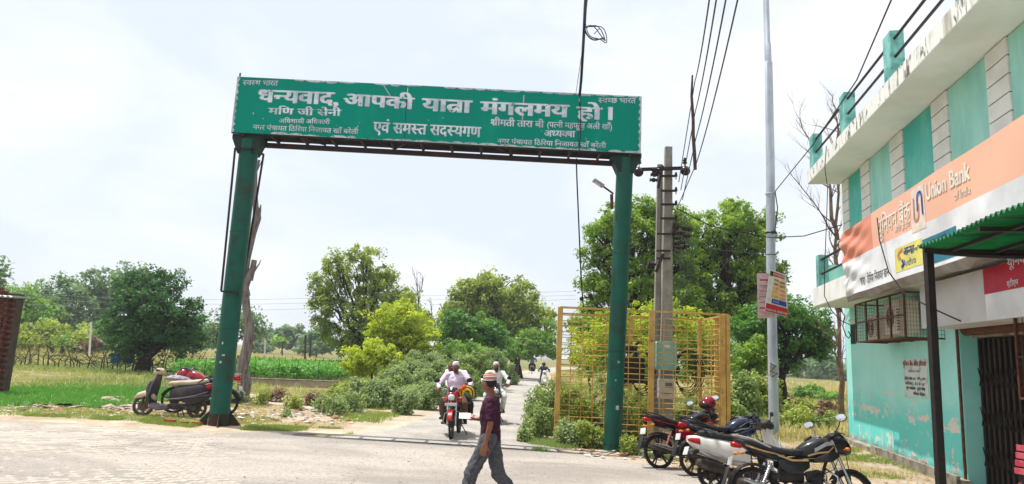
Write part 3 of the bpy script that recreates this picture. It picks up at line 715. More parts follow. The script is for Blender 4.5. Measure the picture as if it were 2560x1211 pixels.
pts = [W.P(pa + .02, tip.z - .07 - .05 * math.sin(i / 10 * math.pi), po - i * (po - .1) / 10) for i in range(11)]
for i in range(1): mb = MB().tube(pts, .035, 6); wpart('beam', mb, m_black, cp)
for a in (ta + .15, ta + 1.6, ta + 3.1, ta + 4.6): mb = MB().bar(cpt(a, to) - Vector((0, 0, .06)), cpt(a, .65) - Vector((0, 0, .06)), .05); wpart('rafter', mb, m_black, cp, False)
for o in (to - .3, to - .8): mb = MB().bar(cpt(ta, o) - Vector((0, 0, .055)), cpt(ta + 5.8, o) - Vector((0, 0, .055)), .04); wpart('purlin', mb, m_black, cp, False)

# --- red slatted bench, its end shows at the lower right corner
bp = gnd(2680, 1330)
be = thing('bench', 'end of a red slatted bench at the lower right edge', 'bench', bp, R_(14))
m_benchred = M('faded_red_paint', S(188, 62, 82, .8), .6, c2=S(206, 100, 110, .8), ns=8)
for i in range(4): obj('back_slat', MB().box((0 + .02 * i, 0, .62 + .1 * i), (.03, 1.4, .08), None, .006), m_benchred, be, False)
for i in range(4): obj('seat_slat', MB().box((.08 + .1 * i, 0, .45), (.085, 1.4, .025), None, .005), m_benchred, be, False)
for y in (-.6, .6):
    for x in (.05, .42): obj('leg', MB().box((x, y, .2), (.04, .04, .46)), m_black, be, False)
    obj('back_stay', MB().bar((.0, y, .4), (.1, y, 1.0), .03), m_black, be, False)
# ------------------------------------------------------------------ the welcome gate
GY = 15.08
GP = Pl((0, GY - .28, 0), (1, 0, 0), (0, -1, 0))                     # face of the board
m_green = M('weathered_green_board', S(0, 130, 112, .96), .6, spec=.08, c2=S(0, 138, 118, .98), ns=.5, c3=S(16, 152, 128, .92), ns3=2.4, lo3=.56, hi3=.72, st=(1, 1, .25), rv=.2)
m_gpost = M('green_enamel_post', S(8, 90, 72, .66), .4, c2=S(14, 100, 82, .7), ns=2.5, bump=.12, bs=25, c3=S(52, 74, 60, .6), ns3=3, lo3=.54, hi3=.68, rv=.25)
m_gdark = M('dark_green_bracket', S(16, 66, 56, .6), .55, c2=S(40, 50, 42, .6), ns=5, bump=.2)
m_steel = M('dark_primed_steel', S(64, 54, 56, .6), .7, c2=S(92, 56, 44, .6), ns=4, lo=.5, hi=.62, bump=.3, bs=30)
m_underb = M('grey_primer_plate', S(86, 80, 86, .6), .75, c2=S(64, 56, 60, .6), ns=3)
m_sil = M('reflective_lettering', S(228, 232, 240, .9), .5, c2=S(190, 198, 212, .8), ns=3, c3=S(110, 170, 160, .7), ns3=9, lo3=.63, hi3=.66)
m_tin = M('bare_tin', S(206, 214, 218, .82), .4, c2=S(170, 176, 180, .76), ns=5)
TLc, BLc, TRc, BRc = [GP.px(*q) for q in ((592, 190), (578, 331), (1608, 240), (1600, 385))]
xl, xr = (TLc[0] + BLc[0]) / 2, (TRc[0] + BRc[0]) / 2
zt = lambda x: lerp(TLc[1], TRc[1], (x - xl) / (xr - xl)); zbm = lambda x: lerp(BLc[1], BRc[1], (x - xl) / (xr - xl))
gate = thing('road_gate', 'tall green steel road gate with Hindi lettered board spanning the road', 'gate', (0, GY, 0))
def gpart(name, mb, mat, smooth=False, parent=None): return wpart(name, mb, mat, gate, smooth, parent)
F0, F1 = GY - .28, GY + .28
seams = [xl, GP.px(1015, 280)[0], GP.px(1447, 300)[0], xr]
for a, b in zip(seams, seams[1:]):                                   # three face panels
    for (y0, y1) in ((F0, F0 + .02), (F1 - .02, F1)):
        mb = MB(); g = .006
        mb.add([(a + g, y0, zbm(a) + .012), (b - g, y0, zbm(b) + .012), (b - g, y0, zt(b) - .012), (a + g, y0, zt(a) - .012), (a + g, y1, zbm(a) + .012), (b - g, y1, zbm(b) + .012), (b - g, y1, zt(b) - .012), (a + g, y1, zt(a) - .012)],
               [(0, 1, 2, 3), (7, 6, 5, 4), (0, 4, 5, 1), (1, 5, 6, 2), (2, 6, 7, 3), (3, 7, 4, 0)])
        gpart('face_panel', mb, m_green)
# bare edge strips where the green sheet has peeled, with scalloped edge
def peel(name, f, top, x0, x1, seed):
    r = random.Random(seed); mb = MB(); x = x0; wid = []
    while x < x1:
        L_ = r.uniform(.18, .5); dd = r.uniform(.03, .06) if r.random() < .88 else .004; n = 8
        for i in range(n + 1):
            t = i / n; wid.append((min(x + L_ * t, x1), dd * (math.sin(math.pi * t) ** .3 if 0 < t < 1 else .3) + r.uniform(-.005, .005)))
        x += L_
    for xx, d in wid:
        e = f(xx); mb.v += [(xx, F0 - .004, e), (xx, F0 - .004, e + (-d if top else d))]
    for i in range(len(wid) - 1): q = 2 * i; mb.f.append((q, q + 1, q + 3, q + 2))
    return gpart(name, mb, m_tin)
peel('peeled_edge', lambda x: zt(x) - .012, True, xl + 1.3, xr - .1, 3); peel('peeled_edge', lambda x: zbm(x) + .012, False, xl + .9, xr - .05, 5)
for xx, sgn in ((xl + .006, 1), (xr - .006, -1)):
    r = random.Random(9); mb = MB(); n = 60
    for i in range(n + 1):
        z = lerp(zbm(xx) + .012, zt(xx) - .012, i / n); d = .05 + .02 * math.sin(i * .9) + r.uniform(-.012, .012); mb.v += [(xx, F0 - .005, z), (xx + sgn * max(.012, d), F0 - .005, z)]
    for i in range(n): q = 2 * i; mb.f.append((q, q + 1, q + 3, q + 2))
    gpart('peeled_edge', mb, m_tin)
mb = MB()
for i in range(1, 24):
    x = xl + (xr - xl) * i / 24
    for z in (zt(x) - .035, zbm(x) + .035): mb.box((x, F0 - .007, z), (.018, .006, .018))
tag(gpart('screw', mb, m_black), kind='stuff')
r_ = random.Random(4); mb = MB()
for i in range(26): x = r_.uniform(xl + .3, xr - .2); z = lerp(zbm(x), zt(x), r_.uniform(.15, .85)); s_ = r_.uniform(.006, .02); mb.box((x, F0 - .003, z), (s_, .003, s_ * r_.uniform(1, 2.5)))
for x0, z0, x1, z1, w_ in ((960, 215, 990, 262, .016), (1310, 238, 1308, 262, .03), (1308, 268, 1306, 300, .022)):
    a, b = GP.px(x0, z0), GP.px(x1, z1); mb.bar((a[0], F0 - .0035, a[1]), (b[0], F0 - .0035, b[1]), w_, .002, up=(0, 1, 0))
tag(gpart('scratch_marks', mb, m_tin), kind='stuff')
# box frame behind the board: chords, bottom grating
for y in (F0 + .045, F1 - .045):
    for f, dz in ((zt, -.03), (zbm, .02)):
        mb = MB().bar((xl, y, f(xl) + dz), (xr, y, f(xr) + dz), .045); gpart('chord', mb, m_steel)
mb = MB()
mb.add([(xl, F0 + .01, zbm(xl) - .004), (xr, F0 + .01, zbm(xr) - .004), (xr, F1 - .01, zbm(xr) - .004), (xl, F1 - .01, zbm(xl) - .004)], [(0, 1, 2, 3)]); mb = MB().add([(xl + .02, F1 - .026, zbm(xl) + .02), (xr - .02, F1 - .026, zbm(xr) + .02), (xr - .02, F1 - .026, zt(xr) - .02), (xl + .02, F1 - .026, zt(xl) - .02)], [(0, 1, 2, 3)]); gpart('back_lining', mb, m_underb)
postx = []
for i in range(14):
    x = xl + .25 + (xr - xl - .5) * i / 13; mb = MB().bar((x, F0 + .03, zbm(x) - .03), (x, F1 - .03, zbm(x) - .03), .05); gpart('cross_tie', mb, m_steel)
for x0, x1 in ((xl + 1.6, xl + 2.0), (xl + 3.3, xl + 3.6), (xl + 3.9, xl + 3.6), (xl + 6, xl + 6.3)):
    mb = MB().bar((x0, F0 + .06, zbm(x0) - .03), (x1, F1 - .06, zbm(x1) - .03), .03); gpart('brace', mb, m_steel)
mb = MB().bar((xl + .5, F1 - .03, zbm(xl + .5) - .10), (xr - .4, F1 - .03, zbm(xr - .4) - .10), .07, .11); gpart('bottom_girder', mb, m_steel)
mb = MB().tube([(xl + .06, F0, zt(xl)), (xl + .06, F0, zt(xl) + .07)], .02, 6); gpart('corner_peg', mb, m_black)
# posts
def gpost(bx, by, tx, ty, w0, w1, rusty):
    Bp = at(bx, by, GY); Tp = at(tx, ty, GY); Bp.z = h(Bp.x, GY) - .15
    mb = MB(); n = 14; pts = [Bp.lerp(Tp, i / n) for i in range(n + 1)]; mb.tube(pts, [lerp(w0, w1, i / n) for i in range(n + 1)], 24)
    p = gpart('post', mb, m_gpost, True)
    ax = (Tp - Bp).normalized()
    # flared head plates under the board
    for y in (-.16, .16):
        mb = MB(); zz = Tp.z; mb.prism([(Tp.x - w1 * .95, zz - .34), (Tp.x + w1 * .95, zz - .34), (Tp.x + .34, zz + .0), (Tp.x + .34, zz + .10), (Tp.x - .34, zz + .10), (Tp.x - .34, zz + .0)], GY + y - .006, GY + y + .006)
        gpart('head_bracket', mb, m_gdark)
    for s in (-1, 1):
        mb = MB().bar((Tp.x + s * w1 * .9, GY, Tp.z - .34), (Tp.x + s * .33, GY, Tp.z + .03), .34, .012); gpart('head_bracket', mb, m_gdark)
    return Bp, Tp, p
lB, lT, lp_ = gpost(545, 1068, 625, 352, .205, .205, True)
rB, rT, rp_ = gpost(1530, 1125, 1563, 398, .185, .19, False)
for (A_, B_, R0_) in ((lB, lT, .206), (rB, rT, .190)):
    for f_ in (.34, .67): gpart('weld_seam', MB().torus(A_.lerp(B_, f_), R0_, .006, 'z', 24, 6), m_gdark, True)
# rusty foot sleeve and gussets on the left post
ax = (lT - lB).normalized(); g0 = Vector((lB.x, GY, h(lB.x, GY)))
m_foot = M('rusted_post_foot', S(84, 50, 40, .7), .8, c2=S(36, 72, 58, .6), ns=5, bump=.3)
mb = MB().tube([lB, lB + ax * .15, lB + ax * .40], [.212, .211, .209], 24, False); gpart('rusty_foot', mb, m_foot, True)
for an in (0, 90, 180, 270):
    dx, dy = math.cos(R_(an + 20)), math.sin(R_(an + 20)); mb = MB(); a = lB + ax * .46
    c = Vector((dx, dy, 0)); nn = Vector((-dy, dx, 0)) * .006; zb_ = g0.z - .01
    q = [a + c * .2, Vector((a.x, a.y, zb_)) + c * .2 - Vector((.03, 0, 0)), Vector((a.x, a.y, zb_)) + c * .46]
    mb.add([v - nn for v in q] + [v + nn for v in q], [(0, 1, 2), (5, 4, 3), (0, 3, 4, 1), (1, 4, 5, 2), (2, 5, 3, 0)]); gpart('gusset', mb, m_foot)
# white paint chips and poster scraps on the posts
def scraps(lst):
    mb = MB()
    for x, y, a, b in lst:
        p = at(x, y, GY); c = lB.lerp(lT, (p.z - lB.z) / (lT.z - lB.z)) if x < 900 else rB.lerp(rT, (p.z - rB.z) / (rT.z - rB.z)); R0 = .207 if x < 900 else .191
        th = math.asin(max(-.95, min(.95, (p.x - c.x) / R0))); v = []
        for j in (-1, 1):
            for i in range(4): t = th + a * (i / 3 - .5) / R0; v.append((c.x + R0 * math.sin(t), GY - R0 * math.cos(t), p.z + j * b / 2))
        mb.add(v, [(0, 1, 5, 4), (1, 2, 6, 5), (2, 3, 7, 6)])
    return mb
for _q in [(545, 850, .05, .13), (541, 868, .04, .06), (566, 858, .03, .05), (568, 888, .06, .03), (561, 905, .05, .05), (1543, 905, .04, .05), (1540, 1018, .07, .09), (1536, 950, .03, .03)]: gpart('paper_scrap', scraps([_q]), m_tin)
mb = MB().torus(rB.lerp(rT, .045), .192, .008, 'z', 24, 6); gpart('tie_wire', mb, m_black, True)
# empty poster frame strapped round the left post (two leaning rectangles of iron bar)
fr = thing('poster_holder', 'empty black iron poster frame strapped round the left gate post', 'holder', (lT.x, GY, 3.2))
q = [at(588, 370, GY - .26), at(553, 730, GY - .26), at(603, 738, GY - .20), at(640, 372, GY - .20)]
q2 = [at(628, 384, GY + .26), at(598, 736, GY + .26), at(648 - 44, 740, GY + .26), at(659, 386, GY + .26)]
def fbar(a, b, t=.036): wpart('frame_bar', MB().bar(a, b, t), m_black, fr, False)
A0, A1, A2, A3 = at(588, 370, GY - .25), at(553, 728, GY - .25), at(603, 738, GY + .25), at(659, 386, GY + .25)
B0, B3 = at(625, 372, GY - .25), at(596, 732, GY - .25)
fbar(A0, A1); fbar(A0, B0); fbar(B0, A3); fbar(A3, A2); fbar(A1, B3); fbar(B3, A2); fbar(at(640, 384, GY + .25), A3); fbar(at(588, 736, GY + .25), A2)
# lettering
def gt(st, x0, y0, x1, y1, hp, off=0.0):
    wtxt(GP.text('lettering', st, x0, y0, x1, y1, hp, m_sil, None, off, .006), gate)
gt('स्वस्थ भारत', 607, 213, 694, 214, 12, .015)
gt('धन्यवाद,', 643, 254, 846, 262, 30, .042)
gt('आपकी', 858, 262, 1032, 273, 28, .042); gt('यात्रा', 1056, 276, 1176, 282, 30, .042); gt('मंगलमय', 1202, 284, 1420, 293, 30, .042); gt('हो', 1443, 296, 1502, 299, 29, .042)
a = GP.px(1520, 300); b = GP.px(1532, 268); wpart('lettering', MB().box(((a[0] + b[0]) / 2, F0 - .006, (a[1] + b[1]) / 2), (b[0] - a[0], .004, b[1] - a[1])), m_sil, gate, False)
gt('मणि जी सैनी', 671, 285, 851, 290, 15, .03); gt('अधिशासी अधिकारी', 697, 307, 824, 310, 10, .012)
gt('नगर पंचायत ठिरिया निजावत खाँ बरेली', 632, 323, 895, 335, 11, .012)
gt('एवं समस्त सदस्यगण', 933, 330, 1201, 343, 25, .03)
gt('स्वच्छ भारत', 1496, 257, 1589, 258, 12, .015)
gt('श्रीमती तारा बी', 1226, 313, 1359, 319, 15, .03); gt('(पत्नी महफूज़ अली खाँ)', 1367, 318, 1531, 324, 13, .01)
gt('अध्यक्षा', 1360, 341, 1437, 343, 15, .03); gt('नगर पंचायत ठिरिया निजावत खाँ बरेली', 1243, 358, 1515, 370, 11, .012)

# lamp on a bent arm on the right post
lp = at(1527, 500, GY); lam = thing('street_lamp', 'small grey street lamp on a bent arm fixed to the right gate post', 'lamp', (lp.x, GY, lp.z))
a = at(1533, 484, GY - .2); b = at(1508, 466, GY - .3); c = at(1484, 450, GY - .35)
wpart('bracket', MB().tube([at(1530, 522, GY - .19), at(1529, 486, GY - .2)], .035, 8), m_rust, lam); wpart('arm', MB().tube([a, b], .022, 8), m_rust, lam)
m_lampg = M('grey_cast_lamp', S(170, 170, 172, .8), .5)
mb = MB().bar(b, c, .13, .06); wpart('lamp_head', mb, m_lampg, lam, False)
wpart('lens', MB().bar(b.lerp(c, .25) - Vector((0, 0, .035)), b.lerp(c, .95) - Vector((0, 0, .035)), .1, .012), M('lamp_glass', S(220, 222, 210), .2), lam, False)

# ------------------------------------------------------------------ cables over the gate
m_cab = M('black_cable', S(40, 38, 42, .7), .6); m_alu = M('weathered_aluminium_wire', S(96, 94, 96, .7), .55)
def cable(name, label, pts, r, mat=None, cat='cable', group=None):
    mb = MB().tube(pts, r, 6); p0 = pts[0]; mb.v = [tuple(Vector(v) - Vector(p0)) for v in mb.v]
    return tag(obj(name, mb, mat or m_cab, None, loc=p0), label, cat, group)
def pxs(Y, *pp, jit=0): return [at(x, y, Y if not isinstance(Y, (list, tuple)) else Y[i]) for i, (x, y) in enumerate(pp)]
GF = GY - .34
cable('overhead_cable', 'thick black twisted cable hanging down onto the right part of the gate board', pxs([8, 11.2, 12.8, 14, 14.6, GF], (1470, -60), (1463, 20), (1460, 80), (1456, 150), (1453, 200), (1449, 240)), .030)
cable('drop_cable', 'thin black cable running down the face of the gate board', pxs(GF - .01, (1449, 240), (1452, 290), (1451, 340), (1447, 384)), .010)
cable('drop_cable', 'black cable hanging below the gate board towards the yellow cage', pxs([GY, GY + .3, 15.6, 16.5, 18], (1441, 396), (1442, 440), (1447, 560), (1453, 700), (1459, 775)), .016)
cable('thin_wire', 'thin wire descending left of the thick cable over the board', pxs([9, 13, GY], (1465, 60), (1455, 130), (1440, 232)), .006)
pc = at(1460, 72, 12.6); mb = MB()
for k in range(3):
    ring = []
    for i in range(25):
        t = i / 24 * 2 * math.pi; ring.append(pc + Vector((.20 - .20 * math.cos(t) + .03 * k, .06 * math.sin(t * 2 + k), -.09 + .09 * math.cos(t) - (.11 + .015 * k) * math.sin(t) + .03 * math.sin(3 * t + k))))
    mb.tube(ring, .009, 6, False)
mb.tube([pc + Vector((.2, 0, -.1)), pc + Vector((.28, 0, 0)), pc + Vector((.31, .01, .02))], .008, 6)
mb.v = [tuple(Vector(v) - pc) for v in mb.v]; tag(obj('cable_coil', mb, m_cab, None, loc=pc), 'loop of spare black cable hanging on the cable above the board', 'cable')
ws = at(1465, 745, 17.6); sp_ = thing('wire_spreader', 'small dark insulator crosspiece hanging on the cable above the yellow cage', 'insulator', ws)
wpart('crosspiece', MB().bar(at(1454, 746, 17.6), at(1478, 742, 17.6), .03), m_steel, sp_, False)
for x_, y_ in ((1454, 747), (1476, 738), (1480, 745)): wpart('knob', MB().ball(at(x_, y_, 17.55), (.055, .05, .06)), m_black, sp_)
# four conductors from over the camera to the pole, spread by a stick
PY = 16.8
tops = [(1779, -40), (1797, -40), (1822, -40), (1853, -40)]; mids = [(1737, 205), (1738, 280), (1740, 345), (1741, 408)]; ends = [(1697, 455), (1702, 475), (1706, 500), (1693, 520)]
sty = [13.9, 13.9, 13.9, 13.9]
for i, wd_ in enumerate(('leftmost', 'second from the left', 'third from the left', 'rightmost')):
    a = at(*tops[i], 7.0); b = at(*mids[i], 13.9); c = at(*ends[i], PY)
    pts = [a.lerp(b, t / 8) - Vector((0, 0, .12 * 4 * (t / 8) * (1 - t / 8))) for t in range(9)] + [b.lerp(c, t / 4) for t in range(1, 5)]
    cable('overhead_wire', '%s of the four grey overhead wires held apart by the wooden stick' % wd_, pts, .0105, m_alu, 'wire', 'four overhead wires running to the concrete pole')
st = pxs(13.86, (1731, 188), (1729, 240), (1733, 300), (1733, 340), (1736, 380), (1738, 424))
m_wood = M('weathered_stick', S(104, 84, 76, .7), .9, c2=S(74, 58, 54, .6), ns=20, bump=.4)
mb = MB().tube(st, [.018, .03, .034, .036, .038, .036], 8); p0 = st[0].copy(); mb.v = [tuple(Vector(v) - p0) for v in mb.v]
tag(obj('spacer_stick', mb, m_wood, None, loc=p0), 'rough wooden stick tied upright between the four overhead wires', 'stick')

# ------------------------------------------------------------------ double concrete pole with its ironwork
m_conc = M('weathered_concrete', S(178, 172, 162, .74), .92, c2=S(156, 150, 140, .68), ns=3, bump=.4, bs=35, c3=S(170, 162, 150, .66), ns3=8)
m_pole_i = m_rust; m_insul = M('brown_porcelain', S(58, 40, 42, .7), .25, c2=S(44, 34, 36), ns=4)
PB = at(1662, 1060, PY); PB.z = h(PB.x, PY); PT = at(1671, 368, PY)
pole = thing('utility_pole', 'double concrete electricity pole with iron brackets inside the yellow cage', 'pole', PB)
mb = MB().tube([PB - Vector((0, 0, .3)), PT], [.19, .10], 4); mb = MB()
def sqpole(b, t, w0, w1):
    m_ = MB(); v = []
    for p, w_ in ((b, w0), (t, w1)):
        for sx, sy in ((-1, -1), (1, -1), (1, 1), (-1, 1)): v.append((p.x + sx * w_, p.y + sy * w_ * .8, p.z))
    return m_.add(v, [(3, 2, 1, 0), (4, 5, 6, 7), (0, 1, 5, 4), (1, 2, 6, 5), (2, 3, 7, 6), (3, 0, 4, 7)])
wpart('concrete_post', sqpole(PB - Vector((0, 0, .3)), PT, .17, .085), m_conc, pole, False)
b2 = PB + Vector((-.13, .28, -.3)); t2 = at(1650, 412, PY + .3)
wpart('concrete_post', sqpole(b2, t2, .12, .065), m_conc, pole, False)
mb = MB()
for y_ in range(380, 1000, 60): p = at(1672 - (y_ - 380) * .012, y_, PY - .15); mb.box(p, (.018, .02, .018))
tag(wpart('bolt_hole', mb, m_black, pole, False), kind='stuff')
def wbar(nm, x0, y0, x1, y1, t=.05, Y=PY - .16, Y2=None, mat=None): return wpart(nm, MB().bar(at(x0, y0, Y), at(x1, y1, Y2 or Y), t), mat or m_steel, pole, False)
wbar('crossarm', 1590, 424, 1716, 420, .075)
def disc(x, y, Y, R0=.125):
    p = at(x, y, Y); mb = MB().lathe(p, [(.02, -.10), (.06, -.09), (R0 * .75, -.055), (R0, -.02), (R0, .0), (R0 * .9, .02), (R0 * .4, .05), (.045, .07), (.045, .11), (.02, .12)], 'y', 20); wpart('disc_insulator', mb, m_insul, pole)
disc(1596, 430, PY - .22); disc(1713, 427, PY - .22)
def pin(x, y, Y, s=1.0):
    p = at(x, y, Y); mb = MB().lathe(p, [(.012, -.16 * s), (.014, -.07 * s), (.05 * s, -.065 * s), (.055 * s, -.04 * s), (.035 * s, -.02 * s), (.045 * s, 0), (.045 * s, .02 * s), (.028 * s, .035 * s), (.032 * s, .06 * s), (.01, .075 * s)], 'z', 12); wpart('pin_insulator', mb, m_insul, pole)
pin(1598, 402, PY - .2, 1.1); pin(1712, 402, PY - .2, 1.1)
for y_ in (440, 477, 511, 546): wbar('bracket', 1651, y_, 1688, y_, .05); pin(1690, y_ - 4, PY - .2, .8)
for y_ in (585, 627, 646): wbar('bracket', 1642, y_, 1676, y_, .045)
wbar('stay_angle', 1657, 415, 1645, 470, .06); wbar('stay_angle', 1658, 635, 1640, 680, .07)
for k, (x, y) in enumerate(((1638, 424), (1636, 437), (1634, 450), (1640, 431), (1630, 660), (1627, 668))):
    p = at(x, y, PY - .25); wpart('shackle_insulator', MB().lathe(p, [(.02, -.10), (.05, -.09), (.03, -.05), (.055, -.03), (.055, .03), (.03, .05), (.05, .09), (.02, .10)], 'x', 12), m_insul, pole)
for k, (x, y) in enumerate([(1690, 570), (1712, 572), (1688, 583), (1702, 583), (1693, 596), (1716, 590), (1690, 609), (1704, 606), (1700, 620), (1714, 616), (1722, 574)]):
    p = at(x, y, PY - .1 - .04 * (k % 3)); wpart('shackle_insulator', MB().lathe(p, [(.02, -.09), (.05, -.08), (.03, -.04), (.052, -.02), (.052, .03), (.03, .05), (.05, .08), (.02, .09)], 'x', 10), m_insul, pole)
wbar('bracket', 1684, 560, 1684, 625, .04); wbar('bracket', 1684, 566, 1724, 570, .035); wbar('bracket', 1684, 618, 1716, 622, .03)
# thin service wires down the pole
for k, (xx, e) in enumerate(((1700, 770), (1708, 790), (1716, 780), (1722, 740), (1694, 800), (1730, 700))):
    mb = MB().tube(pxs(PY - .2, (xx - 8, 500 + k * 9), (xx, 600), (xx + 3 + k, 690), (xx - 4, e)), .007, 5); wpart('service_wire', mb, m_alu, pole)
mb = MB().tube(pxs(PY - .22, (1654, 470), (1650, 600), (1652, 760), (1648, 860)), .012, 5); wpart('service_wire', mb, m_alu, pole)
m_box = M('sea_green_meter_box', S(150, 196, 184, .88), .5, c2=S(136, 182, 170, .84), ns=4)
p = at(1663, 888, PY - .34); wpart('junction_box', MB().box(p, (.52, .24, .66), None, .05), m_box, pole)
p2 = at(1663, 888, PY - .467); wpart('box_label', MB().box(p2 + Vector((.04, 0, .2)), (.14, .006, .08)), m_vw, pole, False)
m_meter = M('white_meter_plastic', S(206, 206, 204, .85), .5)
p = at(1664, 972, PY - .32); wpart('meter', MB().box(p, (.38, .18, .46), None, .02), m_meter, pole); wpart('meter_window', MB().box(p + Vector((.05, -.095, .09)), (.16, .008, .10)), M('meter_display', S(110, 100, 96), .3), pole, False)
wpart('meter_window', MB().box(p + Vector((0, -.095, -.1)), (.26, .008, .012)), M('meter_mark', S(90, 90, 96), .5), pole, False)
p = at(1692, 924, PY - .3); wpart('fuse_cutout', MB().ball(p, (.08, .08, .09)), m_black, pole)
mb = MB()
for k in range(5):
    c_ = at(1712 + k * 3, 925 + k * 2, PY - .15 - .03 * k); ring = []
    for i in range(29): t = i / 28 * 2 * math.pi; ring.append(c_ + Vector(((.26 + .02 * k) * math.cos(t), .05 * math.sin(2 * t + k), (.44 + .02 * k) * math.sin(t) + .02 * math.sin(3 * t + k))))
    mb.tube(ring, .011, 6, False)
c0 = at(1712, 925, PY - .2); mb.v = [tuple(Vector(v) - c0) for v in mb.v]; tag(obj('cable_coil', mb, m_cab, None, loc=c0), 'coil of black service cable hung on the right of the green meter box', 'cable')
mb = MB()
for k in range(4):
    c_ = at(1600 + k * 4, 925 + k * 3, PY + .1 + .04 * k); ring = [c_ + Vector(((.26 + .02 * k) * math.cos(i / 28 * 6.283), .05 * math.sin(i), (.46 + .02 * k) * math.sin(i / 28 * 6.283))) for i in range(29)]; mb.tube(ring, .012, 6, False)
c0 = at(1600, 925, PY); mb.v = [tuple(Vector(v) - c0) for v in mb.v]; tag(obj('cable_coil', mb, m_cab, None, loc=c0), 'coil of black cable beside the transformer box behind the green post', 'cable')
tf = thing('switch_box', 'black iron switch box with a bent pipe inside the yellow cage', 'box', at(1582, 925, PY + .15))
wpart('box', MB().box(at(1582, 925, PY + .15), (.52, .3, .62), None, .03), m_black, tf); wpart('pipe', MB().tube(pxs(PY + .1, (1590, 895), (1590, 862), (1594, 856), (1604, 857)), .04, 8), m_black, tf); wpart('gauge', MB().ball(at(1572, 872, PY + .1), (.14, .08, .12)), m_black, tf)

# wires crossing to the building
_wl = lambda l, Y, pts, r=.012, mat=None: cable('service_cable', l, pxs(Y, *pts), r, mat)
_wl('black cable sagging from the concrete pole across the steel pole to the bank banner', [16.6, 17.2, 17.0, 16.0, 14.6], [(1690, 520), (1780, 566), (1926, 594), (2010, 590), (2105, 562)], .012)
_wl('thinner grey cable sagging below it towards the steel pole', [16.6, 17.5, 18.6], [(1716, 605), (1800, 625), (1926, 637)], .008, m_alu)
_wl('long black cable rising from the steel pole over the roof to the upper right', [20.6, 17, 13, 9.5], [(1938, 478), (2030, 365), (2142, 200), (2235, -16)], .014)
_wl('black cable dropping from the roof corner in front of the bank building', [14.2] * 9, [(2066, 365), (2062, 420), (2069, 470), (2066, 560), (2062, 660), (2061, 740), (2078, 775), (2100, 800), (2125, 812)], .009)
_wl('black cable hanging in a loop across the banner to the wire cage', [12.6, 12.4, 12.0, 11.6, 11.0, 10.6], [(2193, 545), (2199, 600), (2222, 680), (2262, 735), (2325, 768), (2402, 803)], .012)
_wl('slack black cable bundle at the small vent under the slab', [16.4] * 7, [(2098, 770), (2112, 790), (2107, 815), (2114, 838), (2122, 846), (2126, 838), (2121, 828)], .012)
_wl('cable stretched between the vent and the steel pole behind the tree', [18, 19, 20.6], [(1650, 770), (1800, 680), (1940, 478)], .007)

# far wires crossing the fields
for k, (ya, yb) in enumerate(((749, 728), (761, 738), (776, 748))):
    a = at(-40, ya - 22, 62); m0 = at(620, ya, 60); b = at(1440, yb, 62)
    cable('far_wire', ('highest', 'middle', 'lowest')[k] + ' of three far power lines crossing above the fields', [a, at(300, ya - 2, 60), m0, at(1000, (ya + yb) / 2 + 3, 60), b], .013, M('pale_far_wire', S(150, 150, 156), .7) if k == 0 else bpy.data.materials['pale_far_wire'], 'wire', 'three far power lines over the fields')

# ------------------------------------------------------------------ galvanised pole with boards
m_galv = M('galvanised_steel', S(196, 202, 212, .86), .42, .2, c2=S(172, 178, 190, .82), ns=2.2, bump=.06, bs=20, st=(1, 1, .4), rv=.2)
GPY = 19.2; q0 = at(1936, 1060, GPY); q0.z = h(q0.x, GPY)
gpol = thing('steel_pole', 'tall stepped galvanised steel pole beside the bank with posters on it', 'pole', q0)
seg = [(1936, 1120, .135), (1927, 640, .125), (1926, 400, .12), (1921, 156, .112), (1920.5, 155, .098), (1918.5, 110, .098), (1918, 109, .088), (1912, -130, .08)]
mb = MB().tube([at(x, y, GPY) for x, y, r in seg], [r for x, y, r in seg], 20); wpart('shaft', mb, m_galv, gpol)
wpart('clamp', MB().torus(at(1925, 485, GPY), .123, .012, 'z', 20, 6), m_galv, gpol); wpart('clamp', MB().torus(at(1928, 582, GPY), .135, .03, 'z', 20, 6), m_black, gpol)
wpart('clamp', MB().torus(at(1928, 637, GPY), .13, .012, 'z', 20, 6), m_black, gpol)
wpart('cable_run', MB().tube(pxs(GPY - .14, (1938, 480), (1944, 520), (1937, 580), (1930, 584)), .016, 6), m_cab, gpol)
p = at(1933, 925, GPY - .18); wpart('meter_box', MB().box(p, (.26, .16, .32), None, .02), m_meter, gpol); wpart('cable_run', MB().tube(pxs(GPY - .3, (1925, 908), (1940, 915), (1925, 928), (1944, 934), (1930, 942)), .016, 6), m_cab, gpol)
def poster(label, quad, Y, bgm):
    r = thing('poster_board', label, 'poster', at(*quad[0], Y)); v = [at(*q_, Y) for q_ in quad]
    for i, dy in enumerate((0,)): mb = MB().add([tuple(p) for p in v] + [tuple(p + Vector((0, .02, 0))) for p in v], [(0, 1, 2, 3), (7, 6, 5, 4), (0, 4, 5, 1), (1, 5, 6, 2), (2, 6, 7, 3), (3, 7, 4, 0)]); wpart('board', mb, bgm, r, False)
    return r, v
m_pw = M('poster_white', S(226, 222, 214, .86), .5); m_pr = M('poster_red', S(206, 40, 52, .85), .5); m_po = M('poster_orange', S(236, 176, 84, .86), .5, c2=S(220, 132, 60, .84), ns=5); m_pg = M('poster_green', S(56, 140, 70), .5)
r1, v1 = poster('pale pink faded poster board behind the advertising board', [(1893, 683), (1925, 683), (1927, 795), (1896, 795)], GPY - .16, M('faded_pink_poster', S(222, 196, 200, .86), .6, c2=S(214, 150, 160, .84), ns=6, st=(.5, 1, 2)))
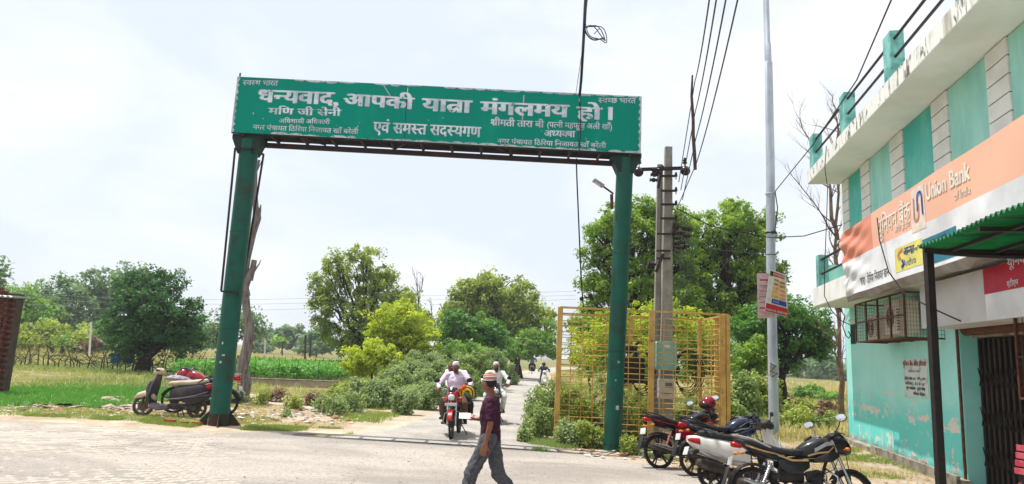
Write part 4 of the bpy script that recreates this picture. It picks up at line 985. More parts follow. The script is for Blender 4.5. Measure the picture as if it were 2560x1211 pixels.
for i in range(6): wpart('text_line', MB().bar(at(1899, 700 + i * 14, GPY - .166), at(1921, 700 + i * 14, GPY - .166), .002, .04), m_pr if i in (0, 5) else m_vgrey, r1, False)
r2, v2 = poster('tilted red, white and orange tutoring poster on the steel pole', [(1925, 673), (1965, 687), (1970, 793), (1912, 778)], GPY - .26, m_pw)
def pq(u, v_): return v2[3].lerp(v2[2], u).lerp(v2[0].lerp(v2[1], u), v_) + Vector((0, -.006, 0))
def prect(u0, u1, a, b, mat, nm='printed_panel'): mb = MB().add([tuple(pq(u0, a)), tuple(pq(u1, a)), tuple(pq(u1, b)), tuple(pq(u0, b))], [(0, 1, 2, 3)]); wpart(nm, mb, mat, r2, False)
prect(.01, .99, .01, .20, m_pr); prect(.25, .95, .23, .34, m_navy); prect(.1, .9, .87, .97, m_pr)
for i in range(5): prect(.30 - .02 * i, .56, .82 - i * .095, .75 - i * .095, m_po); prect(.60, .92, .80 - i * .095, .73 - i * .095, m_po)
prect(.02, .2, .85, .97, m_pg)
def ptx(s, u0, u1, a, ht, mat, off=0):
    A = pq(u0, a) + Vector((0, -.006, 0)); B = pq(u1, a) + Vector((0, -.006, 0)); C_ = pq(u0, a + .05) + Vector((0, -.006, 0)) - A; wtxt(text_on('poster_lettering', s, A, (B - A).normalized(), C_.normalized(), (B - A).length, ht, mat, None, off), r2)
ptx('Helpline No. 9548291938', .05, .95, .04, .06, m_pw, .02); ptx('क्या आपको ट्यूशन चाहिए', .2, .86, .895, .05, m_pw, .02); ptx('गणित विज्ञान', .3, .56, .77, .04, m_ink)
ptx('अंग्रेजी', .62, .9, .75, .04, m_ink); ptx('कोचिंग', .3, .54, .67, .04, m_ink); ptx('डिग्री', .62, .9, .66, .04, m_ink); ptx('TUTOR', .3, .6, .26, .05, m_pw)

# ------------------------------------------------------------------ yellow rebar cage round the pole
m_yel2 = M('ochre_painted_iron', S(220, 180, 98, .82), .6, c2=S(204, 160, 82, .78), ns=4, bump=.15, c3=S(150, 104, 54, .6), ns3=9, lo3=.63, hi3=.68)
CF0, CB0 = 16.05, 18.3
cb = thing('cage_fence', 'yellow barred iron cage fence round the electricity pole', 'fence', at(1600, 1080, CF0))
cxl, cxm, cxr = at(1397, 900, CF0).x, at(1628, 900, CF0).x, at(1806, 900, CF0).x
ztop = at(1600, 777, CF0).z; zbt = -.1
cxl_b = cxl + .15; cxr_b = cxr + .2
def post(x, y, w_=.115, ln=0): wpart('post', MB().box((x, y, (ztop + zbt) / 2), (w_, w_, ztop - zbt)), m_yel2, cb, False)
for x in (cxl, cxm, cxr): post(x, CF0)
post(cxr + .13, CF0 + .02, .09)
for x, y in ((cxl_b, CB0), (cxl_b + 1.9, CB0), (cxr_b - .1, CB0), (cxr_b, (CF0 + CB0) / 2)): post(x, y, .09)
zb0 = .12
NH = 22
r_ = random.Random(5)
def hbar(p, q): wpart('bar', MB().tube([p, Vector(p).lerp(Vector(q), .35) + Vector((0, r_.uniform(-.03, .03), r_.uniform(-.02, .02))), Vector(p).lerp(Vector(q), .7) + Vector((0, r_.uniform(-.03, .03), r_.uniform(-.02, .02))), q], .0105, 6), m_yel2, cb)
for k in range(NH):
    z = zb0 + (ztop - zb0 - .18) * k / (NH - 1)
    hbar((cxl, CF0, z), (cxm, CF0, z)); hbar((cxm, CF0, z + .01), (cxr, CF0, z - .01))
    if k % 2 == 0: hbar((cxr + .1, CF0, z), (cxr_b, CB0, z + .03)); hbar((cxl, CF0, z), (cxl_b, CB0, z)); hbar((cxl_b, CB0, z), (cxr_b, CB0, z))
    else: hbar((cxr + .1, CF0, z), (cxr_b, CB0, z))
for k in range(1, 8): x = cxl + (cxm - cxl) * k / 8; hbar((x, CF0 - .01, zb0), (x + r_.uniform(-.03, .03), CF0 - .01, ztop - .15))
for k in range(1, 6): x = cxm + (cxr - cxm) * k / 6; hbar((x, CF0 - .01, zb0), (x + r_.uniform(-.03, .03), CF0 - .01, ztop - .15))
for k in range(1, 5):
    t = k / 5; hbar((lerp(cxr + .1, cxr_b, t), lerp(CF0, CB0, t), zb0), (lerp(cxr + .1, cxr_b, t), lerp(CF0, CB0, t), ztop - .1)); hbar((lerp(cxl, cxl_b, t), lerp(CF0, CB0, t), zb0), (lerp(cxl, cxl_b, t), lerp(CF0, CB0, t), ztop - .1))
for a, b in (((cxl, CF0, ztop), (cxr + .13, CF0, ztop)), ((cxr + .13, CF0, ztop), (cxr_b, CB0, ztop)), ((cxl, CF0, ztop), (cxl_b, CB0, ztop)), ((cxl_b, CB0, ztop), (cxr_b, CB0, ztop))):
    wpart('top_rail', MB().bar(a, b, .045), m_yel2, cb, False)

# ------------------------------------------------------------------ brick pillar at the left edge
m_brick = M('red_brick', S(166, 92, 74, .62), .92, c2=S(130, 66, 54, .56), ns=6, bump=.4, bs=40, c3=S(70, 48, 44, .6), ns3=1.3, lo3=.5, hi3=.62)
m_mort = M('dark_mortar', S(110, 92, 82, .55), .95)
bwP = gnd(-30, 985); bw = thing('brick_wall', 'ruined red brick wall end with a tin sheet on top at the left edge', 'wall', (bwP.x, bwP.y, bwP.z))
sc_ = bwP.y; x_r0 = at(2, 985, sc_).x; x_r1 = at(38, 740, sc_).x; ztw = at(20, 722, sc_).z
mb = MB().box(((x_r0 - 1.2 + x_r0) / 2 - .06, sc_ + .2, ztw / 2 - .1), (1.28, .30, ztw - .05)); wpart('core', mb, m_mort, bw, False)
bme = MB().box((0, 0, 0), (.23, .115, .068), None, .006).mesh('brick'); recalc(bme); bme.materials.append(m_brick)
k = 0; z = h(bwP.x, bwP.y)
while z < ztw:
    lean = (x_r1 - x_r0) * (z / ztw)
    for i in range(5):
        x = x_r0 + lean - .115 - i * .243 - (.12 if k % 2 else 0) + (rnd.uniform(-.035, .03) if i == 0 else rnd.uniform(-.005, .005))
        if z > ztw - .14 and i < 1: continue
        o = bpy.data.objects.new('brick', bme); COL.objects.link(o); o.parent = bw; o.location = Vector((x, sc_ + rnd.uniform(-.015, .015), z + .036)) - bw.location; o.rotation_euler = (rnd.uniform(-.03, .03), 0, rnd.uniform(-.03, .03))
    z += .079; k += 1
tp = at(43, 743, sc_ - .1); mb = MB()
for j in range(2):
    for i in range(41): x = tp.x - 1.6 + i * .04; mb.v.append((x, sc_ - .25 + j * .7, tp.z + .03 * math.cos(i * math.pi / 2.0) + (x - tp.x) * -.02))
for i in range(40): mb.f.append((i, i + 1, i + 42, i + 41))
o = wpart('tin_sheet', mb, m_tin, bw); o.modifiers.new('thick', 'SOLIDIFY').thickness = .006
# ------------------------------------------------------------------ vegetation
m_bark = M('grey_brown_bark', S(112, 98, 82, .6), .95, c2=S(78, 66, 54, .5), ns=6, bump=.6, bs=30, st=(1, 1, .3))
m_barkd = M('dark_bark', S(74, 64, 56, .5), .95, c2=S(50, 44, 38, .5), ns=6, bump=.6, bs=30)
m_dead = M('bleached_dead_wood', S(162, 150, 142, .7), .9, c2=S(122, 112, 106, .6), ns=5, bump=.8, bs=26, st=(3, 3, .35), c3=S(80, 70, 66, .5), ns3=9, lo3=.58, hi3=.66)
m_bare = M('pale_bare_bark', S(158, 132, 112, .66), .9, c2=S(126, 100, 84, .6), ns=4, bump=.3)
def G_(name, a, b, tr=.32): return leafmat(name, S(*a), S(*b), tr)
lf_fresh = G_('fresh_green_leaves', (84, 118, 44), (158, 184, 78), .38); lf_dark = G_('dark_green_leaves', (40, 80, 46), (78, 120, 66)); lf_yel = G_('yellow_green_leaves', (128, 150, 40), (196, 204, 72), .4)
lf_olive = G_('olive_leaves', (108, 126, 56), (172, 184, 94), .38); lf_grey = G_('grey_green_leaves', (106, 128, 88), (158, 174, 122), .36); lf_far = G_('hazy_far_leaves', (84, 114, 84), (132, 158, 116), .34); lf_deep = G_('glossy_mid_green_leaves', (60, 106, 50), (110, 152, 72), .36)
lf_brown = G_('dry_brown_twigs', (104, 84, 66), (146, 118, 90), .1); lf_mid = G_('mid_green_leaves', (82, 122, 58), (136, 170, 84), .38); lf_dry = G_('dry_grass_blades', (164, 150, 98), (214, 198, 146), .25); lf_grass = G_('green_grass_blades', (104, 128, 62), (160, 172, 96), .3)
lf_pale = G_('pale_field_blades', (146, 152, 92), (196, 194, 134), .25); lf_weed = G_('weed_leaves', (96, 124, 66), (160, 174, 110), .3); lf_clover = G_('crop_leaves', (72, 126, 50), (122, 176, 84), .3)

def leaves(C, Rv, n_per, size, droop=0., flat=.75, seed=0, aspect=.5):
    """C (k,3) clump centres, Rv (k,) clump radii -> leaf quads (diamonds) and tints"""
    g = np.random.default_rng(seed); k = len(C); N = k * n_per
    idx = np.repeat(np.arange(k), n_per)
    d = g.normal(size=(N, 3)); d /= np.linalg.norm(d, axis=1)[:, None]; r = g.random(N) ** .42
    P_ = C[idx] + d * (Rv[idx] * r)[:, None] * np.array([1, 1, flat])
    if droop: P_[:, 2] -= droop * Rv[idx] * g.random(N) ** 2 * 1.2
    nrm = d * .55 + g.normal(size=(N, 3)) * .55 + np.array([0, 0, .45]); nrm /= np.linalg.norm(nrm, axis=1)[:, None]
    t = g.normal(size=(N, 3)); 
    if droop: t[:, 2] -= 1.2 * droop
    t -= nrm * (t * nrm).sum(1)[:, None]; t /= np.linalg.norm(t, axis=1)[:, None]; b = np.cross(nrm, t)
    s = size * g.uniform(.6, 1.35, N)[:, None]; bend = nrm * s * .18
    V = np.stack([P_ - t * s, P_ + b * s * aspect - bend * .3, P_ + t * s, P_ - b * s * aspect + bend * .5], 1)
    tint = np.clip(g.random(k)[idx] * .6 + g.random(N) * .35 + .12 * d[:, 2], 0, 1)
    return V, tint
def clumps(blobs, dens, rr, seed, shell=.55):
    g = np.random.default_rng(seed); C, Rv = [], []
    for (c, r) in blobs:
        vol = r[0] * r[1] * r[2]; k = max(5, int(dens * (r[0] * r[2]) / rr ** 2))
        for _ in range(k):
            d = g.normal(size=3); d /= np.linalg.norm(d); q = (shell + (1 - shell) * g.random()) if g.random() < .8 else g.random() * shell
            C.append((c[0] + d[0] * r[0] * q, c[1] + d[1] * r[1] * q, c[2] + d[2] * r[2] * q)); Rv.append(rr * g.uniform(.55, 1.3))
    return np.array(C), np.array(Rv)
def branch(mb, a, b, r0, r1, n=6, wob=.12, seed=0, seg=6):
    g = random.Random(seed); a, b = Vector(a), Vector(b); L_ = (b - a).length; pts = []
    for i in range(n + 1):
        t = i / n; p = a.lerp(b, t) + Vector((g.uniform(-1, 1), g.uniform(-1, 1), g.uniform(-.5, .5))) * wob * L_ * (.3 if 0 < i < n else 0) + Vector((0, 0, L_ * .10 * math.sin(math.pi * t)))
        pts.append(p)
    mb.tube(pts, [r0 + (r1 - r0) * i / n for i in range(n + 1)], seg); return pts
def tree(name, label, base, blobs, Y, leaf, size, n_per=30, dens=2.6, rr=.55, tr=.18, bark=None, group=None, droop=0., seed=1, trunk_top=None, limbs=True, cat='tree', flat=.75, depth=.85, twigs=60, lean=(0, 0)):
    """blobs: crown lobes measured in photo pixels (x, y, half width, half height) at depth Y"""
    k = Y / FPX; bl = []; grow = 1.16 if cat == 'tree' else 1.06; dens *= 1.25
    for j, (x, y, a, b) in enumerate(blobs):
        c = at(x, y, Y); off = ((j * 37) % 7 - 3) / 3 * a * k * .35
        bl.append(((c.x, c.y + off, c.z), (a * k * grow, a * k * depth * grow, b * k * grow)))
    C, Rv = clumps(bl, dens, rr, seed); V, tint = leaves(C, Rv, n_per, size, droop, flat, seed + 5)
    r = thing(name, label, cat, base, 0, group); off = np.array(base)
    quads('crown' if cat == 'tree' else 'foliage', V - off, leaf, tint, r)
    mb = MB(); g = random.Random(seed)
    cz = sum(b[0][2] for b in bl) / len(bl); cx = sum(b[0][0] for b in bl) / len(bl); cy = sum(b[0][1] for b in bl) / len(bl)
    lo = min(b[0][2] - b[1][2] for b in bl)
    fork = Vector((lerp(base[0], cx, .45), lerp(base[1], cy, .45), base[2] + max(.35, (max(lo, base[2]) - base[2]) * .8 + (cz - base[2]) * .18))) - Vector(base)
    if tr > 0:
        branch(mb, (0, 0, -.2), fork, tr, tr * .72, 6, .08, seed, 10)
        for j, (c, rr_) in enumerate(bl):
            e = Vector(c) - Vector(base); branch(mb, fork, e, tr * .55, tr * .16, 7, .16, seed + j, 7)
            near = [Vector(q) - Vector(base) for q in C if (Vector(q) - Vector(c)).length < max(rr_)]
            g.shuffle(near)
            for q in near[:max(4, twigs // len(bl))]: s0 = fork.lerp(e, g.uniform(.45, 1)); branch(mb, s0, q, tr * .17, .012, 4, .18, g.randint(0, 999), 4)
        obj('trunk' if cat == 'tree' else 'stem', mb, bark or m_bark, r)
    return r
def gb(x, y): return gnd(x, y)
def base_at(x, Y): p = gat(x, Y); return (p.x, p.y, p.z)
# left: the dark spreading tree and what stands behind it
tree('broadleaf_tree', 'dense dark green tree with short black trunk behind the parked scooter', base_at(358, 36), [(360, 790, 75, 75), (430, 790, 72, 65), (320, 830, 55, 55), (395, 720, 55, 48), (340, 725, 45, 42), (440, 850, 70, 45), (330, 880, 50, 28), (470, 800, 40, 45)], 36, lf_dark, .085, 55, 4.2, .42, .42, m_barkd, seed=3, twigs=90)
bgt = 'trees in the wood behind the left field'
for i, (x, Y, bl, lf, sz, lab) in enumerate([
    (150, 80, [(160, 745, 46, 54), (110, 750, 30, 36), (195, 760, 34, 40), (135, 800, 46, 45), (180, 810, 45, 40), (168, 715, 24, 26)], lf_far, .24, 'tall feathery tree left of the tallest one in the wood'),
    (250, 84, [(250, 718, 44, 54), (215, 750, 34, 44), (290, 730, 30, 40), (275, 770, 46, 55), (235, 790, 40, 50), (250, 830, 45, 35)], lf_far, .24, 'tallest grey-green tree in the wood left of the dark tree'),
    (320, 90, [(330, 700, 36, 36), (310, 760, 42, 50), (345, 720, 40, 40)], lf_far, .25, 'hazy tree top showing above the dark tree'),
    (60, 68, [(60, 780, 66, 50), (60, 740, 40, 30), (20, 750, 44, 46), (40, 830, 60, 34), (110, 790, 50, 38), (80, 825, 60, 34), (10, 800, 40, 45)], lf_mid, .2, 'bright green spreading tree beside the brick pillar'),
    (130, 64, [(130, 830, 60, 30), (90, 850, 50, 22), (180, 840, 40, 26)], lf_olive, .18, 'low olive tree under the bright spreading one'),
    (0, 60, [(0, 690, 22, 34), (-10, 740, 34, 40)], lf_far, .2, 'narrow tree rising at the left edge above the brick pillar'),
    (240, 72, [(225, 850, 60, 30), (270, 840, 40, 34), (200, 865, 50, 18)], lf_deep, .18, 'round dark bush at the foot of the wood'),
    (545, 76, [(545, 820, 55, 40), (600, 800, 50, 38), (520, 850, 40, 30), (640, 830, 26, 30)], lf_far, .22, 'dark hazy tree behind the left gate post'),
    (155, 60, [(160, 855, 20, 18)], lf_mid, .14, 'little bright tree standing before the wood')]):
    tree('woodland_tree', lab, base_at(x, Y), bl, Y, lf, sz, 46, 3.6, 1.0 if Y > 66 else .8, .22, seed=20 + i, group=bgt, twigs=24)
for i, (x, w_, hh) in enumerate([(15, 60, 34), (75, 60, 30), (140, 60, 32), (205, 55, 36), (265, 60, 40), (330, 60, 36), (500, 50, 30), (395, 60, 40), (455, 60, 34)]):
    p = base_at(x, 88); tree('woodland_thicket', '%s patch of the dark undergrowth along the wood edge' % ['far left', 'second left', 'third', 'fourth', 'fifth', 'sixth', 'last right', 'seventh', 'eighth'][i], p, [(x, 872 - hh + x * .01, w_, hh)], 88, lf_far if i % 2 else lf_dark, .22, 60, 3, .9, 0, cat='bush', group='undergrowth along the wood edge', seed=60 + i)
for i, (x, y, a, b) in enumerate([(190, 868, 22, 16), (225, 862, 22, 20), (247, 858, 14, 18)]):
    tree('dry_bush', '%s of the brown leafless thorn bushes before the wood' % ('left', 'middle', 'right')[i], base_at(x, 62), [(x, y, a, b)], 62, lf_brown, .14, 60, 3, .4, .04, cat='bush', seed=90 + i, group='brown thorn bushes before the wood')
# far hazy line, centre left
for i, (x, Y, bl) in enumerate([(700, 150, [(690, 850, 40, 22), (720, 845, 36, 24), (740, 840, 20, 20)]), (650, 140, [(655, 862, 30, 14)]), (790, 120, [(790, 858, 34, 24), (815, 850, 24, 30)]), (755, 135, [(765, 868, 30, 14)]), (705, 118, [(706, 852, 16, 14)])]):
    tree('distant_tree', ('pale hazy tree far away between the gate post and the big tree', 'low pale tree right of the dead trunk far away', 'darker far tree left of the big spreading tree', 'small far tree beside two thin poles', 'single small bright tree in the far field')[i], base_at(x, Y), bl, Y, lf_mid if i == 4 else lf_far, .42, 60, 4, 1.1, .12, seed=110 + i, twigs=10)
# big open tree centre left
tree('spreading_tree', 'tall open-crowned tree left of the road, tallest of the roadside trees', base_at(905, 46), [(850, 655, 42, 30), (915, 640, 48, 28), (815, 690, 36, 26), (890, 690, 60, 32), (950, 700, 40, 40), (830, 745, 52, 34), (900, 760, 60, 40), (810, 800, 26, 44), (970, 760, 48, 40), (1010, 780, 44, 50), (870, 830, 54, 34), (1050, 800, 36, 44), (960, 690, 26, 26), (860, 850, 50, 30), (930, 800, 60, 50), (900, 860, 60, 34), (800, 740, 30, 36), (1000, 740, 40, 30)], 46, lf_olive, .10, 52, 2.6, .40, .22, m_barkd, seed=5, droop=.8, twigs=140)
tree('lime_green_tree', 'lime green leafy tree in front of the tall open-crowned tree', base_at(1000, 36), [(985, 800, 55, 38), (1030, 830, 58, 44), (960, 830, 38, 34), (1000, 770, 36, 22), (1060, 860, 38, 34), (1000, 868, 50, 34)], 36, lf_yel, .085, 52, 3.8, .34, .16, seed=6)
tree('yellow_green_shrub', 'bright yellow-green round bush at the end of the bean rows', base_at(935, 30), [(905, 895, 48, 26), (950, 875, 42, 28), (925, 910, 58, 26), (975, 900, 28, 20), (895, 915, 34, 20)], 30, lf_yel, .065, 60, 4.6, .26, .06, cat='bush', seed=7)
tree('broadleaf_tree', 'wide domed feathery green tree beside the road in the centre', base_at(1300, 60), [(1125, 800, 30, 40), (1150, 760, 40, 40), (1190, 740, 66, 42), (1250, 720, 60, 40), (1300, 745, 52, 44), (1160, 790, 50, 44), (1220, 780, 60, 42), (1340, 800, 44, 44), (1230, 698, 42, 22), (1200, 720, 50, 30), (1310, 770, 60, 40), (1345, 860, 40, 30), (1290, 840, 60, 36), (1365, 830, 24, 40), (1180, 830, 60, 36), (1280, 800, 50, 44)], 60, lf_olive, .15, 48, 3.4, .6, .4, m_barkd, seed=8, droop=.7, twigs=110)
tree('broadleaf_tree', 'mid green large-leaved tree under the domed one', base_at(1180, 46), [(1150, 820, 48, 42), (1200, 830, 54, 46), (1240, 860, 40, 40), (1130, 850, 34, 34)], 46, lf_deep, .12, 50, 3.8, .42, .16, seed=9)
tree('roadside_tree', 'low bright green tree where the road vanishes', base_at(1290, 56), [(1290, 870, 42, 28), (1330, 860, 36, 34), (1370, 850, 28, 46), (1250, 870, 34, 24)], 56, lf_mid, .14, 46, 3.6, .5, .14, seed=10)
tree('roadside_tree', 'bright green low tree among the shrubs left of the road', base_at(1120, 38), [(1130, 880, 50, 22), (1180, 880, 44, 24), (1080, 900, 36, 20)], 38, lf_mid, .1, 50, 3.6, .36, .1, seed=12)
# right: the big tree behind the cage
tree('broadleaf_tree', 'large fresh green tree with dense high crown behind the yellow cage', base_at(1640, 33), [(1560, 560, 62, 46), (1500, 590, 46, 40), (1610, 530, 52, 40), (1480, 640, 34, 26), (1560, 640, 62, 40), (1640, 600, 60, 50), (1500, 720, 46, 36), (1570, 720, 66, 48), (1640, 700, 60, 54), (1520, 790, 56, 40), (1590, 810, 60, 44), (1470, 780, 34, 26), (1690, 560, 44, 44), (1700, 640, 50, 50), (1690, 760, 56, 56), (1660, 540, 40, 34), (1480, 700, 30, 30), (1540, 850, 60, 36), (1630, 850, 60, 36)], 33, lf_fresh, .08, 62, 4.4, .36, .42, m_barkd, seed=13, twigs=150)
tree('broadleaf_tree', 'rounded fresh green tree between the concrete pole and the steel pole', base_at(1800, 35), [(1820, 560, 62, 46), (1880, 600, 60, 54), (1740, 590, 50, 50), (1800, 640, 70, 54), (1880, 690, 62, 52), (1740, 690, 56, 54), (1830, 520, 38, 26), (1910, 560, 30, 36), (1700, 720, 50, 50), (1850, 820, 60, 40), (1760, 840, 60, 36), (1930, 690, 34, 44), (1800, 760, 66, 50), (1900, 760, 60, 46), (1720, 800, 60, 50)], 35, lf_fresh, .085, 62, 4.4, .38, .42, m_barkd, seed=14, twigs=150)
tree('broadleaf_tree', 'lower arching green tree between the steel pole and the bank', base_at(1950, 30), [(1950, 780, 62, 38), (2020, 810, 50, 38), (1980, 850, 62, 40), (1900, 860, 46, 40), (2040, 860, 32, 34), (1900, 800, 46, 34), (1960, 905, 40, 26), (1870, 820, 50, 44), (2050, 840, 34, 34), (1990, 790, 50, 30), (1890, 910, 40, 40)], 30, lf_deep, .085, 56, 4.2, .36, .22, m_barkd, seed=15, twigs=90)
tree('sunlit_shrub', 'bright yellow-green bush inside the back of the yellow cage', base_at(1680, 25), [(1620, 790, 80, 46), (1700, 800, 60, 50), (1540, 820, 60, 50), (1480, 860, 60, 52), (1640, 870, 80, 48), (1760, 850, 40, 50)], 25, lf_yel, .065, 52, 3.0, .3, .05, cat='bush', seed=16)
for i, (x, Y, bl, lf, lab) in enumerate([(1480, 27, [(1470, 880, 50, 60), (1450, 820, 34, 40)], lf_fresh, 'green bush mass behind the left of the cage'), (1590, 28, [(1560, 900, 70, 60), (1600, 860, 50, 50)], lf_deep, 'dark green bush mass behind the middle of the cage'), (1740, 26, [(1720, 900, 60, 60), (1780, 880, 50, 60)], lf_mid, 'green bush mass behind the right of the cage'), (1860, 29, [(1850, 900, 60, 50), (1900, 880, 40, 44)], lf_fresh, 'leafy bush under the rounded tree')]):
    tree('thicket_bush', lab, base_at(x, Y), bl, Y, lf, .07, 56, 4.2, .32, .06, cat='bush', seed=170 + i)
# bare eucalyptus behind the bank
def bare(name, label, base, tops, Y, r0, seed, mat, depthn=3, twig=.5):
    r = thing(name, label, 'tree', base); mb = MB(); mt_ = MB(); g = random.Random(seed)
    def grow(a, d, L_, rad, lev, mb_):
        pts = [a]; p = Vector(a); dd = Vector(d).normalized()
        for i in range(5):
            dd = (dd + Vector((g.uniform(-1, 1), g.uniform(-1, 1), g.uniform(-.3, .6))) * .16).normalized(); p = p + dd * L_ / 5; pts.append(p.copy())
        mb_.tube(pts, [rad * (1 - .75 * i / 5) for i in range(6)], 7 if lev < 1 else 4)
        if lev < depthn:
            for k in range(3 if lev else 4):
                s = pts[g.randint(2, 5)]; nd = (dd + Vector((g.uniform(-1, 1), g.uniform(-.6, .6), g.uniform(-.1, .7))) * .8).normalized(); grow(s, nd, L_ * g.uniform(.45, .7), rad * .42, lev + 1, mt_)
    for (x, y, x2, y2, rr) in tops:
        a = at(x, y, Y) - Vector(base); b = at(x2, y2, Y + g.uniform(-.5, .5)) - Vector(base)
        pts = [a.lerp(b, i / 7) + Vector((g.uniform(-1, 1), g.uniform(-1, 1), 0)) * .05 for i in range(8)]; mb.tube(pts, [rr * (1 - .6 * i / 7) for i in range(8)], 8)
        for i in (3, 4, 5, 6, 7): 
            for q in range(2): grow(pts[i], Vector((g.uniform(-1, .4), g.uniform(-.5, .5), g.uniform(.3, 1.1))), (b - a).length * twig * g.uniform(.3, .6), rr * .32, 1, mt_)
    obj('trunk', mb, mat, r); tag(obj('twigs', mt_, mat, r)); return r
e0 = base_at(2104, 24); bare('bare_tree', 'leafless pale-barked tree rising behind the corner of the bank', e0, [(2106, 1090, 2098, 780, .12), (2098, 780, 2086, 560, .10), (2086, 570, 2062, 400, .075), (2092, 600, 2096, 330, .06), (2070, 460, 2000, 300, .035), (2088, 590, 1985, 440, .03), (2096, 350, 2080, 240, .03)], 24, .12, 3, m_bare)
e0 = base_at(1050, 58); bare('bare_tree', 'thin leafless treetop sticking up behind the lime green tree', e0, [(1050, 830, 1042, 700, .09), (1046, 760, 1058, 690, .05), (1078, 800, 1078, 750, .04)], 58, .1, 6, m_bark, 2)
# dead trunk behind the left post
dt = gnd(613, 985); Yd = dt.y * .86
dt = gat(612, Yd); dead = thing('dead_tree', 'bleached dead tree trunk with broken limbs behind the left gate post', 'tree', dt)
pt = lambda *a: [at(x, y, Yd) - dt for x, y in a]
mb = MB().tube([Vector((0, 0, -.2))] + pt((612, 960), (606, 920), (618, 870), (624, 820), (616, 770), (612, 720), (622, 690)), [.22, .20, .17, .155, .13, .12, .115, .11], 12)
mb.tube(pt((622, 700), (632, 670), (636, 650)), [.13, .09, .085], 10); mb.tube(pt((615, 740), (608, 700), (618, 640), (632, 580), (642, 545), (642, 520)), [.14, .12, .12, .12, .14, .11], 10)
mb.tube(pt((638, 560), (650, 530), (652, 512)), [.07, .04, .02], 7); mb.tube(pt((640, 530), (637, 480), (638, 430), (648, 400)), [.10, .08, .07, .04], 8); mb.tube(pt((638, 435), (652, 408), (656, 398)), [.03, .015, .01], 5)
obj('trunk', mb, m_dead, dead); mb = MB().tube(pt((634, 680), (648, 660), (652, 650)), [.035, .02, .01], 6); obj('broken_branch', mb, m_dead, dead)
mb = MB().tube(pt((600, 905), (594, 895), (596, 888)), [.09, .05, .03], 7).tube(pt((628, 850), (638, 845), (636, 835)), [.08, .05, .03], 7); obj('broken_branch', mb, m_dead, dead)

# shrubs along the road and between the litter
shr = 'grey-green shrubs massed left of the road'
SH = [(1000, 23.5, 60, 30, 'wide shrub leftmost of the big roadside mass'), (930, 21.8, 56, 34, 'bushy shrub behind the small leftmost ones'), (1060, 22.5, 55, 34, 'dense shrub in the front middle of the mass'), (1110, 25, 60, 40, 'tall shrub right behind the approaching motorcyclist'), (1160, 28, 60, 36, 'shrub over the head of the pedestrian'),
      (1200, 32, 50, 36, 'shrub right of the pedestrian'), (1232, 38, 36, 30, 'shrub beside the far bend'), (1262, 45, 30, 24, 'last low shrub before the far motorcyclist'), (1150, 31, 66, 46, 'broad shrub filling the gap behind the riders'), (1070, 31, 66, 48, 'broad shrub under the lime green tree'), (1215, 36, 50, 40, 'broad shrub under the domed tree'), (1040, 28, 70, 42, 'shrub behind the dense front one'), (1110, 32, 70, 40, 'second-row shrub behind the riders'), (980, 27, 56, 36, 'second-row shrub at the left'), (1180, 38, 60, 34, 'third-row shrub under the large-leaved tree'), (1015, 20.2, 30, 26, 'small low shrub at the front edge')]
for i, (x, Y, a, b, lab) in enumerate(SH):
    p = base_at(x, Y); y0 = proj(p)[1]; bb = b * 1.25
    gr_ = random.Random(i + 40)
    tree('grey_green_shrub', lab, p, [(x + a * gr_.uniform(-.8, .8), y0 - bb * gr_.uniform(.35, 1.5), a * gr_.uniform(.25, .5), bb * gr_.uniform(.35, .6)) for _ in range(8)] + [(x, y0 - bb * .6, a * .8, bb * .7)], Y, lf_grey if i % 4 else lf_weed, .026 + Y * .0009, 80, 4.2, .13 + Y * .003, .025, cat='bush', seed=200 + i, group=shr, flat=1.0, twigs=40)
for i, (x, Y, a, b, lf, lab) in enumerate([(590, 20.4, 26, 22, lf_weed, 'rounded weed at the foot of the dead trunk'), (655, 20.5, 24, 20, lf_olive, 'weed right of the dead trunk'), (745, 19.8, 26, 22, lf_olive, 'brownish weed among the white litter'), (700, 22, 34, 18, lf_brown, 'dry reddish weeds before the low wall'), (810, 19.5, 22, 24, lf_grey, 'upright weed left of the shrub mass'), (840, 18.6, 26, 28, lf_grey, 'bushy weed nearest the sandy patch'), (880, 20, 40, 30, lf_grey, 'low bush joining the shrub mass'), (780, 21.5, 40, 20, lf_brown, 'dry weeds before the bean rows'), (720, 17.6, 9, 12, lf_grey, 'tiny lone weed in the sandy litter'), (470, 21, 34, 20, lf_brown, 'dry weeds behind the red motorcycle'), (860, 22.5, 40, 34, lf_olive, 'weedy shrub before the yellow-green bush')]):
    p = base_at(x, Y); y0 = proj(p)[1]; tree('roadside_weed', lab, p, [(x, y0 - b * .7, a, b)], Y, lf, .035, 70, 4, .16, .012, cat='bush', seed=300 + i, flat=1.0, group='weeds on the litter strip', twigs=16)
